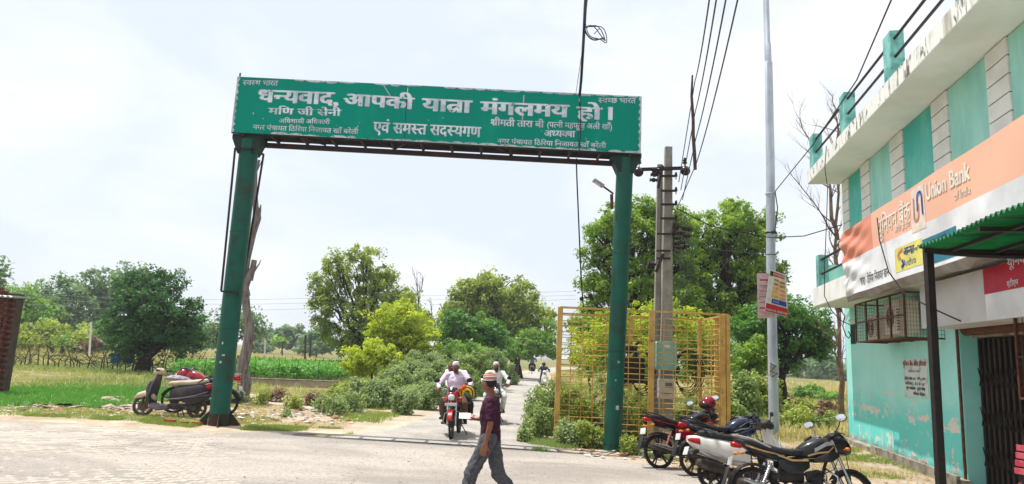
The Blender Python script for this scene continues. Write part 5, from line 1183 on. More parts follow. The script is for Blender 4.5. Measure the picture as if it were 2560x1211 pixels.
for i, (x, Y, a, b, lf, lab) in enumerate([(1345, 16.4, 32, 50, lf_weed, 'feathery light green bush left of the yellow cage'), (1350, 18.5, 34, 60, lf_weed, 'tall feathery weed behind the bush left of the cage'), (1370, 17.5, 34, 70, lf_weed, 'feathery weed against the left side of the cage'), (1392, 20.5, 34, 60, lf_weed, 'far feathery weed beside the road edge'), (1420, 15.5, 34, 34, lf_grey, 'low weed at the left foot of the cage'), (1470, 15.4, 40, 34, lf_olive, 'dark weed between the cage and right green post'), (1312, 15.6, 14, 20, lf_weed, 'small bright weed at the road edge'), (1570, 14.7, 24, 22, lf_olive, 'low weed right of the green post foot'), (1440, 17.2, 50, 80, lf_olive, 'tangled weed filling the left of the cage'), (1520, 17.4, 50, 90, lf_grey, 'tangled weed in the middle of the cage'), (1590, 17.6, 50, 70, lf_olive, 'tangled weed behind the green post in the cage'), (1720, 17.6, 40, 70, lf_weed, 'weed right of the concrete pole in the cage'), (1780, 19.5, 36, 60, lf_weed, 'weed outside the right back corner of the cage')]):
    p = base_at(x, Y); y0 = proj(p)[1]; tree('verge_bush', lab, p, [(x, y0 - b * .75, a, b), (x + a * .3, y0 - b * .5, a * .9, b * .6)], Y, lf, .032, 90, 4.6, .17, .015, cat='bush', seed=330 + i, flat=1.1, twigs=30)
for i, (x, Y, a, b, lf, lab) in enumerate([(1850, 24, 44, 70, lf_weed, 'pale green bush between cage and steel pole'), (1900, 27, 44, 60, lf_olive, 'olive bush behind the steel pole'), (1840, 19.5, 30, 40, lf_weed, 'low bush behind the parked motorcycles'), (2020, 42, 40, 20, lf_mid, 'bright low bush in the dry field by the bank'), (2070, 40, 30, 14, lf_mid, 'small bright bush touching the bank corner'), (1990, 22, 40, 24, lf_olive, 'olive scrub behind the mirrors'), (2060, 22, 34, 20, lf_weed, 'thin pale scrub left of the bank corner'), (2000, 28, 44, 18, lf_olive, 'brown scrub in the dry field by the steel pole'), (2065, 31, 30, 14, lf_brown, 'dry twiggy scrub beside the bare trunk'), (1960, 33, 40, 16, lf_brown, 'dry twiggy scrub right of the steel pole'), (2040, 25, 30, 16, lf_brown, 'low brown scrub nearest the bank corner')]):
    p = base_at(x, Y); y0 = proj(p)[1]; tree('field_bush', lab, p, [(x, y0 - b * .75, a, b)], Y, lf, .04 + Y * .001, 80, 4.4, .2 + Y * .002, .015, cat='bush', seed=360 + i, flat=1.0, twigs=30)
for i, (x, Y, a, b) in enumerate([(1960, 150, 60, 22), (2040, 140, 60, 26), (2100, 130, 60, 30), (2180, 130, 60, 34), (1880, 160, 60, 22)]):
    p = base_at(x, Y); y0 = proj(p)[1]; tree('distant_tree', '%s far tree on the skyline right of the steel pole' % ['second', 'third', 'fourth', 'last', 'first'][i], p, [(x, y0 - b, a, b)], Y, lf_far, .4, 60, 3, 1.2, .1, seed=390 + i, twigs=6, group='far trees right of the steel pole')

# bean rows behind a low wall
for i, (x, Y) in enumerate([(455, 31), (515, 31.4), (590, 31.8), (640, 32), (700, 32.4), (745, 32.7), (800, 33.2)]):
    p = gat(x, Y); r = thing('bean_row', 'leafy bean row with dark open end, %s from the left' % ['first', 'second', 'third', 'fourth', 'fifth', 'sixth', 'seventh'][i], 'plant row', p, 0, 'bean rows behind the low wall')
    g = np.random.default_rng(i); n = 1500; u = g.random(n); L_ = 17; C = np.stack([u * -2.2 * (1 if i < 3 else .4) + g.normal(size=n) * .34, u * L_, .38 + g.random(n) * .42], 1)
    V, t = leaves(C, np.full(n, .16), 5, .075, 0, 1, 500 + i); quads('foliage', V, lf_clover, t, r)
    mb = MB()
    for k in range(7): xx = -2.2 * (1 if i < 3 else .4) * k / 7; mb.tube([(xx, k * L_ / 7, -.05), (xx + rnd.uniform(-.06, .06), k * L_ / 7, 1.05)], .014, 5)
    tag(obj('bean_pole', mb, m_barkd, r), kind='stuff')
a, b = gat(440, 29.5), gat(850, 30.5); lw = thing('garden_wall', 'long low tan mud wall in front of the bean rows', 'wall', a)
mb = MB().bar(Vector((0, 0, .12)), b - a + Vector((0, 0, .12)), .25, .30); obj('wall_body', mb, m_dirt, lw, False); mb = MB().bar(Vector((0, 0, .285)), b - a + Vector((0, 0, .285)), .29, .04); obj('coping', mb, m_cement, lw, False)
# stick fence on the left
g = random.Random(8)
sf = thing('stick_fence', 'rough fence of thorny sticks across the left field', 'fence', gat(200, 36))
for i in range(46):
    x = 8 + i * 11 + g.uniform(-6, 6); Y = 37 + g.uniform(-1.2, 1.2); p = gat(x, Y) - sf.location; hh = g.uniform(.4, 1.35)
    mb = MB().tube([p, p + Vector((g.uniform(-.1, .1), 0, hh * .5)), p + Vector((g.uniform(-.35, .35), 0, hh))], [.035, .028, .014], 5); obj('stick', mb, m_bark, sf)
mb = MB()
for i in range(240):
    x = g.uniform(5, 515); Y = 37 + g.uniform(-1.5, 1.5); p = gat(x, Y) - sf.location + Vector((0, 0, g.uniform(.1, .6))); q = p + Vector((g.uniform(-1.2, 1.2), g.uniform(-.3, .3), g.uniform(-.3, .5))); mb.tube([p, p.lerp(q, .5) + Vector((0, 0, .08)), q], .012, 3)
tag(obj('brushwood', mb, m_bark, sf), kind='stuff')
for x, y, w_, lab in ((290, 895, .7, 'blue plastic sheet hanging on the stick fence'), (322, 902, .4, 'small blue rag right of the blue sheet on the fence')):
    p = at(x, y, 36); mb = MB(); n = 6
    for j in range(n + 1):
        for i in range(n + 1): mb.v.append((w_ * (i / n - .5) * (1 - .4 * j / n), .05 * math.sin(i * 1.7 + j), -w_ * .7 * j / n + w_ * .3 + .04 * math.sin(i * 2)))
    for j in range(n):
        for i in range(n): q = j * (n + 1) + i; mb.f.append((q, q + 1, q + n + 2, q + n + 1))
    tag(obj('plastic_sheet', mb, M('blue_plastic', S(40, 104, 190, .8), .4), None, loc=p), lab, 'sheet')
for i, (x, yb, yt, Y) in enumerate([(222, 868, 805, 60), (661, 880, 842, 80), (762, 885, 838, 90), (775, 885, 842, 95)]):
    a = gat(x, Y); b = at(x + (6 if i == 0 else 2), yt, Y); mb = MB().tube([Vector((0, 0, 0)), b - a], .09 if i < 2 else .14, 6); tag(obj('field_post', mb, m_white if i < 2 else m_barkd, None, loc=a), ['white slanting post before the wood', 'white post right of the dead trunk far off', 'dark far pole left of the open-crowned tree', 'second dark far pole beside it'][i], 'post')

# grass and ground cover
def blades(name, pts, hgt, wd, mat, seed, spread=.05, kind='stuff', per=5):
    g = np.random.default_rng(seed); P_ = np.repeat(np.array(pts, dtype=float), per, 0); N = len(P_); P_[:, :2] += g.normal(size=(N, 2)) * spread
    hs = hgt * g.uniform(.4, 1.3, N); an = g.random(N) * 6.283; dx = np.stack([np.cos(an), np.sin(an), np.zeros(N)], 1) * wd * .5
    tip = P_ + np.stack([g.normal(size=N) * .45 * hs, g.normal(size=N) * .45 * hs, hs], 1)
    V = np.stack([P_ - dx, P_ + dx, tip], 1); t = np.clip(np.repeat(g.random(len(pts)), per) * .6 + g.random(N) * .4, 0, 1)
    return tag(quads(name, V, mat, t, None, 3), kind=kind)
def scatter(n, fn, x0, x1, y0, y1, seed, dz=0):
    g = random.Random(seed); out_ = []; tries = 0
    while len(out_) < n and tries < n * 30:
        tries += 1; x = g.uniform(x0, x1); t = g.random(); y = y0 + (y1 - y0) * t ** 1.0
        if fn(x, y, g): out_.append((x, y, h(x, y) + dz))
    return out_
from mathutils import noise as MN
def nz(x, y, s=1.0, o=0): return MN.noise(Vector((x * s + o, y * s, o * 1.7)))
def road_clear(x, y): c, hw = road_at(y); return x < c - hw - 1.2 or x > c + hw + .3
def inpoly(poly):
    def f(x, y, g=None):
        c = False
        for (a, b), (d, e) in zip(poly, poly[1:] + poly[:1]):
            if (b > y) != (e > y) and x < (d - a) * (y - b) / (e - b) + a: c = not c
        return c
    return f
cp_ = inpoly(gp((0, 1016), (150, 1012), (240, 1022), (330, 1008), (470, 1003), (560, 985), (560, 962), (330, 956), (180, 962), (0, 972)) + [(-30, 22.5), (-30, 17.9)])
blades('crop', scatter(15000, cp_, -26, -6, 16, 25, 1), .10, .035, lf_clover, 1, .04, per=5)
fld = lambda x, y, g: road_clear(x, y) and (x < -2 or x > 3) and not (x < 2 and y < 24 and x > -13) and nz(x, y, .25) > -.25
blades('field_grass', scatter(7500, lambda x, y, g: fld(x, y, g) and y > 21, -44, 30, 21, 42, 2), .20, .035, lf_pale, 2, .12, per=6)
blades('field_grass', scatter(9000, lambda x, y, g: road_clear(x, y) and (x < -2 or x > 4) and nz(x, y, .12, 3) > .0, -80, 70, 38, 100, 3), .4, .09, lf_dry, 3, .3, per=5)
blades('green_field_grass', scatter(7000, lambda x, y, g: fld(x, y, g) and y > 21 and nz(x, y, .2, 5) > .05, -44, 30, 21, 60, 4), .22, .045, lf_weed, 4, .15, per=6)
blades('dry_field_grass', scatter(4500, lambda x, y, g: nz(x, y, .4, 5) > -.2, 6, 30, 18, 40, 14), .25, .03, lf_dry, 24, .12, per=6)
# thin grass patches on the sandy strip and verge
strip_ok = lambda x, y, g: nz(x, y, .55, 8) > .12 and road_clear(x, y)
blades('verge_grass', scatter(3600, lambda x, y, g: strip_ok(x, y, g), -13, -1.5, 15.0, 20.5, 5), .05, .012, lf_grass, 5, .05, per=6)
blades('verge_grass', scatter(2600, lambda x, y, g: abs(y - (15.1 + .25 * math.sin(x * 1.3) + (x + 6) * .03)) < .42 and nz(x, y, 1.3, 2) > -.02, -10.5, -3.2, 14, 16.5, 6), .06, .012, lf_grass, 6, .04, per=7)
blades('dry_verge_grass', scatter(5000, lambda x, y, g: nz(x, y, .5, 4) > .05 and road_clear(x, y), -14, -1.5, 15.2, 22, 7), .05, .012, lf_dry, 7, .06, per=5)
blades('verge_grass', scatter(1500, lambda x, y, g: nz(x, y, 1.2, 9) > .0, .6, 3.4, 14.2, 16.0, 8), .09, .012, lf_weed, 8, .05, per=6)
blades('road_edge_grass', scatter(3000, lambda x, y, g: (lambda c: c[0] - c[1] - 1.9 < x < c[0] - c[1] - .8)(road_at(y)) and nz(x, y, .5, 1) > -.1, -5, 2, 17.5, 45, 9), .10, .02, lf_grass, 9, .08, per=6)
wg = lambda x, y, g: nz(x, y, .7, 6) > -.05 and (Vector((x, y, 0)) - W.o).dot(WN) > .25
blades('wall_foot_grass', scatter(1500, lambda x, y, g: nz(x, y, .9, 6) > .08 and .25 < (Vector((x, y, 0)) - W.o).dot(WN) < 2.2, 5.5, 9.5, 9.5, 17, 10), .07, .012, lf_grass, 10, .05, per=6)
blades('dry_grass', scatter(2600, lambda x, y, g: wg(x, y, g), 3.2, 9.5, 12.5, 22, 12), .08, .012, lf_dry, 12, .06, per=5)

# stones, bricks and litter
def rock(r, seed, sq=.6):
    g = random.Random(seed); bm = bmesh.new(); bmesh.ops.create_icosphere(bm, subdivisions=2, radius=r)
    for v in bm.verts: v.co *= 1 + g.uniform(-.22, .22); v.co.z *= sq
    me = bpy.data.meshes.new('stone'); bm.to_mesh(me); bm.free(); return me
m_stone = M('pale_rubble', S(196, 180, 160, .76), .95, c2=S(150, 134, 116, .7), ns=6, bump=.5); m_orb = M('broken_brick', S(200, 122, 84, .74), .95, c2=S(170, 92, 64, .7), ns=8, bump=.4)
for i, (x, y, s, lab) in enumerate([(424, 1060, (.22, .11, .1), 'whole orange brick lying before the parked scooter'), (462, 1063, (.12, .11, .08), 'dusty brick fragment right of the whole brick'), (491, 1064, (.16, .11, .08), 'orange half brick beside the post gusset')]):
    p = gnd(x, y); tag(obj('brick', MB().box((0, 0, s[2] / 2), s, (rnd.uniform(-.1, .1), .06, rnd.uniform(0, 2)), .008), m_orb, None, False, loc=p), lab, 'brick')
for i, (x, y, r, lab) in enumerate([(268, 1003, .22, 'pale rubble lump at the edge of the green crop'), (284, 1006, .16, 'smaller tan stone touching the pale lump'), (300, 998, .14, 'stone behind the tan one'), (208, 1012, .10, 'small stone left of the pale lump'), (2495 - 400, 1172, .10, 'flat stone in front of the bank wall'), (2190, 1150, .09, 'grey stone beside the wall foot'), (313, 1021, .0, '')]):
    if not lab: continue
    p = gnd(x, y); tag(obj('stone', rock(r, i), m_stone, None, loc=p), lab, 'stone')
def crumple(name, label, x, y, s, mat, cat, seed, sq=.5, dz=0, sx=1.0):
    g = random.Random(seed); bm = bmesh.new(); bmesh.ops.create_icosphere(bm, subdivisions=3, radius=s)
    for v in bm.verts:
        n_ = MN.noise(v.co * (4 / s) + Vector((seed, 0, 0))) * .5 + MN.noise(v.co * (1.6 / s) + Vector((0, seed, 0))) * .5; v.co *= 1 + n_ * .7; v.co.z = max(v.co.z * sq, -.01); v.co.x *= sx
    me = bpy.data.meshes.new(name); bm.to_mesh(me); bm.free(); p = gnd(x, y); p.z += dz; return tag(obj(name, me, mat, None, loc=p), label, cat)
m_plw = M('white_plastic_litter', S(226, 222, 216, .84), .5, c2=S(200, 194, 186, .8), ns=8); m_lime = M('lime_plastic', S(190, 210, 60, .8), .5)
crumple('sack', 'limp white sack lying on the grass left of the road', 885, 1030, .17, m_plw, 'sack', 1, .35, sx=1.9); crumple('plastic_bag', 'crumpled white bag behind the sandy litter patch', 690, 985, .22, m_plw, 'bag', 2); crumple('plastic_bag', 'white bag caught by the weeds right of the first', 790, 990, .18, m_plw, 'bag', 3)
crumple('plastic_bag', 'white plastic bag at the foot of the right green post', 1515, 1112, .16, m_plw, 'bag', 4, .7); crumple('plastic_bag', 'white bag between the green post and the red motorcycle', 1606, 1125, .13, m_plw, 'bag', 5, .9); crumple('plastic_bag', 'lime green bag lying at the shrub edge', 1052, 991, .09, m_lime, 'bag', 6); crumple('plastic_bag', 'white scrap heap under the shrubs', 985, 1008, .12, m_plw, 'bag', 7)
def litter(name, n, fn, x0, x1, y0, y1, mat, seed, s0=.02, s1=.07):
    pts = scatter(n, fn, x0, x1, y0, y1, seed); g = np.random.default_rng(seed); mb = MB()
    for (x, y, z) in pts:
        s = float(g.uniform(s0, s1)) * (2.2 if g.random() < .06 else 1); a = g.random() * 6.28; k = len(mb.v); c, s_ = math.cos(a), math.sin(a)
        for (u, v) in ((-1, -.6), (1, -.5), (.8, .6), (-.9, .5)): mb.v.append((x + (u * c - v * s_) * s, y + (u * s_ + v * c) * s, z + .005 + float(g.random()) * s * .5))
        mb.v.append((x, y, z + s * (.2 + .5 * float(g.random())))); mb.f += [(k, k + 1, k + 4), (k + 1, k + 2, k + 4), (k + 2, k + 3, k + 4), (k + 3, k, k + 4)]
    return tag(obj(name, mb, mat, None, False), kind='stuff')
lz = lambda x, y, g: (nz(x, y, .5, 12) > -.05) and road_clear(x, y)
litter('litter', 420, lz, -12, -2.6, 15.6, 21, m_plw, 1); litter('litter', 240, lz, -12, -2.6, 15.4, 20, M('dark_litter', S(70, 60, 60, .7), .8), 2); litter('litter', 200, lz, -12, -2.6, 15.4, 20, M('brown_litter', S(176, 120, 84, .7), .8), 3)
litter('rubble', 200, lambda x, y, g: abs(y - (17.3 + .1 * math.sin(x))) < .3, -15, -8, 16.8, 18, m_stone, 4, .03, .09); litter('rubble', 120, lambda x, y, g: abs(y - (17.35 + .1 * math.sin(x))) < .25, -15, -8, 16.8, 18, bpy.data.materials['dark_litter'], 5, .03, .09)
litter('fallen_leaves', 500, lambda x, y, g: (Vector((x, y, 0)) - W.o).dot(WN) > .3, 5.2, 9.5, 10.5, 19, M('fallen_leaf', S(196, 160, 110, .76), .8), 6, .015, .04); litter('litter', 60, lambda x, y, g: True, 1.5, 4.2, 13.6, 15.2, m_plw, 7, .03, .07); litter('litter', 50, lambda x, y, g: True, 1.5, 4.2, 13.6, 15.2, bpy.data.materials['brown_litter'], 17, .03, .07)
litter('road_grit', 900, lambda x, y, g: True, -9, 6, 7, 15, m_stone, 8, .004, .012); litter('dark_grit', 260, lambda x, y, g: True, -9, 6, 7, 15, bpy.data.materials['dark_litter'], 9, .004, .014); litter('dark_grit', 1500, lambda x, y, g: x > -3.5 + nz(x, y, .6), -6, 5, 7.5, 14.5, m_cement, 19, .004, .011)
# ------------------------------------------------------------------ vehicles
m_tyre = M('tyre_rubber', S(36, 35, 35, .9), .85, c2=S(60, 56, 52, .8), ns=8, bump=.3, bs=60)
m_tyred = M('dusty_tyre', S(62, 56, 50, .9), .9, c2=S(104, 92, 78, .8), ns=8, bump=.3)
m_alloy = M('dark_alloy', S(58, 56, 56, .9), .45, .6, c2=S(86, 80, 74, .8), ns=9)
m_chrome = M('bright_metal', S(196, 196, 200, .9), .22, .9); m_engine = M('engine_metal', S(84, 82, 82, .9), .5, .6, c2=S(48, 46, 46), ns=12)
m_seat = M('black_vinyl_seat', S(34, 34, 38, .9), .55, c2=S(48, 48, 52, .9), ns=20, bump=.1); m_blkp = M('black_paint', S(16, 16, 20, .9), .25, coat=.35, c2=S(22, 20, 22), ns=3, rv=.2)
m_blkpl = M('black_plastic', S(34, 34, 36, .9), .55, c2=S(60, 56, 52, .8), ns=4); m_redp = M('red_paint', S(178, 20, 34, .8), .25, coat=.7, c2=S(160, 16, 30, .8), ns=3); m_tail = M('red_lens', S(196, 20, 30, .8), .2)
m_whitep = M('white_scooter_paint', S(232, 230, 224, .86), .3, coat=.5, c2=S(220, 214, 204, .84), ns=3); m_bluep = M('dark_blue_paint', S(26, 34, 62, .9), .25, coat=.7); m_gold = M('gold_decal', S(206, 164, 112, .85), .35); m_silver = M('silver_decal', S(176, 174, 172, .85), .3, .3)
m_plate = M('number_plate', S(222, 222, 218, .86), .5); m_amber = M('amber_lens', S(224, 130, 40, .85), .3); m_mirror = M('mirror_glass', S(236, 240, 244, .95), .04, 1.0); m_lens = M('headlight_glass', S(206, 210, 214, .9), .12, .3)
m_muff = M('muffler_black', S(54, 50, 48, .9), .5, .4, c2=S(90, 80, 70), ns=10)
m_scgrey = M('dusty_charcoal_paint', S(54, 52, 60, .8), .5, c2=S(112, 100, 92, .8), ns=3, lo=.45, hi=.75); m_cream = M('cream_seat_cover', S(206, 192, 168, .84), .75, c2=S(184, 166, 140, .8), ns=4, bump=.15); m_mauve = M('faded_mauve_panel', S(126, 112, 122, .8), .6, c2=S(92, 84, 96, .8), ns=3)
def wheel(root, x, r, w_, tyre=None, rim=None, ncsp=5, y=0, hub=True, rimring=None, steer=0):
    rot = Matrix.Translation((x, y, r)) @ Matrix.Rotation(steer, 4, 'Z')
    mb = MB(); rr = r - w_ * 1.15
    mb.torus((0, 0, 0), rr + .004, .014, 'y', 30, 8, 1.2)
    for k in range(ncsp):
        a = k * 2 * math.pi / ncsp + .3; d = Vector((math.cos(a), 0, math.sin(a))); mb.bar(d * .03, d * rr, .03, .022, up=(0, 1, 0))
        if ncsp <= 6: a2 = a + .26; d2 = Vector((math.cos(a2), 0, math.sin(a2))); mb.bar(d * .04, d2 * rr, .018, .018, up=(0, 1, 0))
    mb.lathe((0, 0, 0), [(.02, -.07), (.055, -.06), (.06, 0), (.055, .06), (.02, .07)], 'y', 16); mb.lathe((0, 0, 0), [(.08, .02), (.115, .022), (.115, .026), (.08, .028)], 'y', 20)
    wl = obj('wheel', mb.xf(rot), rim or m_alloy, root)
    t = MB().torus((0, 0, 0), r - w_ * .62, w_ * .62, 'y', 40, 12, .82)
    for k in range(44): a = k * 2 * math.pi / 44; d = Vector((math.cos(a), 0, math.sin(a))); t.bar(d * (r - .006) + Vector((0, -.028, 0)), d * (r - .006) + Vector((0, .028, 0)), .018, .012, up=d)
    obj('tyre', t.xf(rot), tyre or m_tyre, wl)
    if rimring: obj('rim_stripe', MB().torus((0, 0, 0), rr + .022, .010, 'y', 30, 6, 2.4).xf(rot), rimring, wl)
    return wl
def motorcycle(label, loc, rz, body, group=None, tank=None, accent=None, tail=m_tail, roll=.0, stripe=None, rimring=None, fender=None, faired=True, mirrors=True, plate=True, lh=0.0, sidep=None, bigstripe=False, grab=None, shock=None, lensm=None, steer=0.0, forkm=None):
    tank = tank or body; fender = fender or m_blkpl; sidep = sidep or body
    t = thing('motorcycle', label, 'motorcycle', loc, 0, group, rot=(roll, 0, rz))
    A, B, R0 = -.63, .63, .30
    wheel(t, A, R0, .048, rimring=rimring); wheel(t, B, R0 + .005, .042, rimring=rimring)['front'] = 1
    p = lambda n, mb, m, par=None: obj(n, mb, m, par or t)
    p('frame', MB().tube([(.42, 0, .92), (.30, 0, .62), (.22, 0, .30), (-.05, 0, .24), (-.22, 0, .36)], .022, 8).tube([(.42, 0, .88), (.0, 0, .74), (-.35, 0, .70), (-.72, 0, .78)], .022, 8), m_blkpl)
    for s in (-1, 1):
        p('swingarm', MB().bar((-.12, .085 * s, .34), (A - .03, .10 * s, .30), .03, .045), m_blkpl)
        sh = p('rear_shock', MB().tube([(A + .06, .125 * s, .34), (A + .20, .125 * s, .66)], [.02, .02], 8), m_chrome)
        k = MB()
        for i in range(9): f = .15 + i * .085; c = (A + .06 + .14 * f, .125 * s, .34 + .32 * f); k.torus(c, .030, .008, 'z', 12, 5)
        p('spring', k, shock or m_chrome, sh)
        p('fork', MB().tube([(B + .0, .085 * s, R0), (B - .14, .085 * s, .66), (B - .25, .085 * s, .98)], [.026, .021, .021], 10), forkm or m_chrome)
    # engine
    p('engine', MB().box((.10, 0, .34), (.34, .22, .18), None, .03).box((.16, 0, .50), (.17, .17, .18), (0, -.25, 0), .02).lathe((.02, -.14, .33), [(.02, -.02), (.1, -.015), (.11, .02), (.11, .05)], 'y', 18).lathe((.02, .14, .33), [(.11, -.05), (.11, -.02), (.1, .015), (.02, .02)], 'y', 18), m_engine)
    fins = MB()
    for i in range(6): fins.box((.165 + i * .004, 0, .44 + i * .026), (.21, .22, .008), (0, -.25, 0))
    tag(p('cooling_fins', fins, m_engine), kind='stuff')
    p('crankcase_guard', MB().tube([(.32, .02, .62), (.40, .18, .52), (.38, .22, .34), (.24, .14, .26)], .011, 6).tube([(.32, -.02, .62), (.40, -.18, .52), (.38, -.22, .34), (.24, -.14, .26)], .011, 6), m_chrome if shock is None else m_blkpl)
    p('exhaust_pipe', MB().tube([(.24, -.05, .50), (.33, -.08, .40), (.28, -.11, .25), (.05, -.13, .22), (-.2, -.14, .24)], .019, 8), m_chrome)
    p('muffler', MB().tube([(-.2, -.15, .24), (-.30, -.16, .26), (-.46, -.17, .30), (-.86, -.18, .40), (-.90, -.18, .41)], [.025, .045, .052, .055, .035], 14), m_muff)
    p('heat_shield', MB().loft([(-.82, .43, .012, .02, -.225), (-.60, .375, .015, .032, -.222), (-.34, .31, .012, .03, -.21)], 10), m_chrome)
    p('chain_case', MB().loft([(A - .05, .31, .02, .05, .12), (-.4, .31, .02, .055, .12), (-.08, .34, .02, .06, .12)], 10), m_blkpl)
    # tank, side cover, seat, tail
    tk = p('fuel_tank', MB().loft([(.50, .86, .045, .07), (.44, .875, .10, .11), (.34, .885, .14, .135), (.20, .875, .15, .135), (.08, .845, .135, .115), (-.02, .81, .09, .08), (-.06, .795, .05, .05)], 18, 2.6), tank)
    p('fuel_cap', MB().lathe((.26, 0, 1.02), [(.03, -.01), (.04, 0), (.035, .012)], 'z', 14), m_chrome, tk)
    if stripe:
        for s in (-1, 1):
            for nm, pts, m_, w0 in (('tank_stripe', [(.40, .90), (.32, .83), (.18, .81), (.06, .77)], stripe, .022), ('tank_stripe', [(.42, .95), (.30, .93), (.18, .86), (.14, .84)], m_silver if bigstripe else stripe, .05 if bigstripe else .014)):
                q = MB()
                for (a, b) in zip(pts, pts[1:]):
                    def yy(x, z): return s * (.155 - .25 * max(0, abs(z - .875) - .03) - .6 * max(0, x - .34) * .6 - .3 * max(0, .12 - x))
                    q.bar((a[0], yy(*a), a[1]), (b[0], yy(*b), b[1]), w0, .006, up=(0, 1, 0)) if False else q.add([(a[0], yy(*a), a[1] - w0 / 2), (b[0], yy(*b), b[1] - w0 / 2), (b[0], yy(b[0], b[1] + w0 / 2), b[1] + w0 / 2), (a[0], yy(a[0], a[1] + w0 / 2), a[1] + w0 / 2)], [(0, 1, 2, 3)])
                p(nm, q, m_, tk)
    for s in (-1, 1):
        p('tank_shroud', MB().loft([(.46, .80, .012, .03, .13 * s), (.36, .77, .025, .07, .15 * s), (.24, .74, .02, .05, .14 * s), (.14, .72, .01, .02, .12 * s)], 10), tank if accent is None else accent)
        sp = p('side_panel', MB().loft([(.08, .66, .012, .04, .10 * s), (-.04, .63, .022, .095, .12 * s), (-.20, .62, .022, .09, .125 * s), (-.32, .66, .014, .05, .115 * s)], 10), sidep)
        if stripe: p('side_stripe', MB().add([(.06, .137 * s, .70), (-.16, .153 * s, .69), (-.34, .14 * s, .75), (-.34, .14 * s, .77), (-.16, .153 * s, .715), (.06, .137 * s, .72)], [(0, 1, 2, 3, 4, 5)]), stripe, sp)
    p('seat', MB().loft([(.06, .83, .07, .03), (.0, .815, .11, .045), (-.14, .80, .135, .05), (-.30, .81, .14, .055), (-.48, .86, .13, .055), (-.64, .905, .11, .045), (-.74, .925, .07, .03)], 14, 2.6), m_seat)
    tl = p('tail_cowl', MB().loft([(-.20, .72, .09, .05), (-.40, .75, .11, .06), (-.60, .82, .10, .065), (-.76, .89, .075, .05), (-.86, .925, .04, .03)], 12, 2.6), body)
    if stripe:
        for s in (-1, 1): p('tail_stripe', MB().add([(-.24, .112 * s, .745), (-.5, .116 * s, .79), (-.74, .085 * s, .86), (-.74, .085 * s, .878), (-.5, .112 * s, .812), (-.24, .104 * s, .768)], [(0, 1, 2, 3, 4, 5)]), stripe, tl)
    p('tail_light', MB().loft([(-.78, .86, .07, .035), (-.88, .875, .06, .04), (-.91, .875, .03, .03)], 10), tail)
    p('grab_rail', MB().tube([(-.42, .125, .85), (-.66, .13, .95), (-.84, .08, .99), (-.88, 0, .995), (-.84, -.08, .99), (-.66, -.13, .95), (-.42, -.125, .85)], .013, 8), grab or m_silver)
    fm = MB()
    for i in range(11):
        a = R_(40 + i * 13); 
        for y_ in (-.075, -.05, .05, .075): rr_ = R0 + (.05 if abs(y_) < .06 else .02); fm.v.append((A + rr_ * math.cos(a), y_, R0 + rr_ * math.sin(a)))
    for i in range(10):
        for k in range(3): q = i * 4 + k; fm.f.append((q, q + 1, q + 5, q + 4))
    fo = p('rear_fender', fm, m_blkpl); fo.modifiers.new('t', 'SOLIDIFY').thickness = .005
    p('mud_flap', MB().box((-1.0, 0, .46), (.012, .15, .26), (0, .35, 0)), m_blkpl)
    if plate: p('number_plate', MB().box((-.93, 0, .66), (.012, .21, .11), (0, .2, 0), .004), m_plate)
    for s in (-1, 1):
        p('indicator', MB().tube([(-.80, .05 * s, .76), (-.81, .15 * s, .765)], .010, 6).ball((-.81, .17 * s, .765), (.035, .03, .022)), m_amber)
        p('indicator', MB().tube([(.52, .05 * s, .86), (.53, .16 * s, .865)], .010, 6).ball((.53, .185 * s, .865), (.035, .03, .022)), m_amber)
        p('footrest', MB().bar((.06, .1 * s, .28), (.06, .27 * s, .28), .03, .025), m_blkpl); p('footrest', MB().bar((-.32, .12 * s, .36), (-.32, .26 * s, .37), .025, .02), m_blkpl)
    fm = MB()
    for i in range(10):
        a = R_(20 + i * 14)
        for y_ in (-.062, -.04, .04, .062): rr_ = R0 + (.035 if abs(y_) < .05 else .008); fm.v.append((B + rr_ * math.cos(a), y_, R0 + rr_ * math.sin(a)))
    for i in range(9):
        for k in range(3): q = i * 4 + k; fm.f.append((q, q + 1, q + 5, q + 4))
    fo = p('front_fender', fm, fender); fo.modifiers.new('t', 'SOLIDIFY').thickness = .005
    # bars, head
    hb = p('handlebar', MB().tube([(.30, .36, 1.03), (.34, .26, 1.07), (.40, .12, 1.04), (.40, 0, 1.02), (.40, -.12, 1.04), (.34, -.26, 1.07), (.30, -.36, 1.03)], .012, 8), m_chrome)
    for s in (-1, 1):
        p('grip', MB().tube([(.33, .27 * s, 1.065), (.295, .385 * s, 1.02)], .019, 10), m_blkpl, hb); p('brake_lever', MB().tube([(.37, .24 * s, 1.06), (.39, .30 * s, 1.045), (.36, .40 * s, 1.015)], .007, 6), m_blkpl, hb)
        if mirrors:
            mr = p('mirror', MB().tube([(.36, .23 * s, 1.07), (.38, .27 * s, 1.16), (.36, .33 * s, 1.20)], .007, 6).lathe((0, 0, 0), [(.02, -.018), (.055, -.012), (.062, 0)], 'x', 16) if False else MB().tube([(.36, .23 * s, 1.07), (.39, .27 * s, 1.15), (.37, .34 * s, 1.205)], .007, 6).add([Vector((.375, .36 * s, 1.235)) + Matrix.Rotation(R_(28), 3, 'Z') @ Vector(v) for v in MB().ball((0, 0, 0), (.022, .076, .05)).v], MB().ball((0, 0, 0), (.022, .076, .05)).f), m_blkpl, hb)
            p('mirror_glass', MB().add([Vector((.375, .36 * s, 1.235)) + Matrix.Rotation(R_(28), 3, 'Z') @ (Vector(v) + Vector((-.017, 0, 0))) for v in MB().ball((0, 0, 0), (.010, .070, .045), 16, 10).v], MB().ball((0, 0, 0), (.01, .07, .045), 16, 10).f), m_mirror, hb)
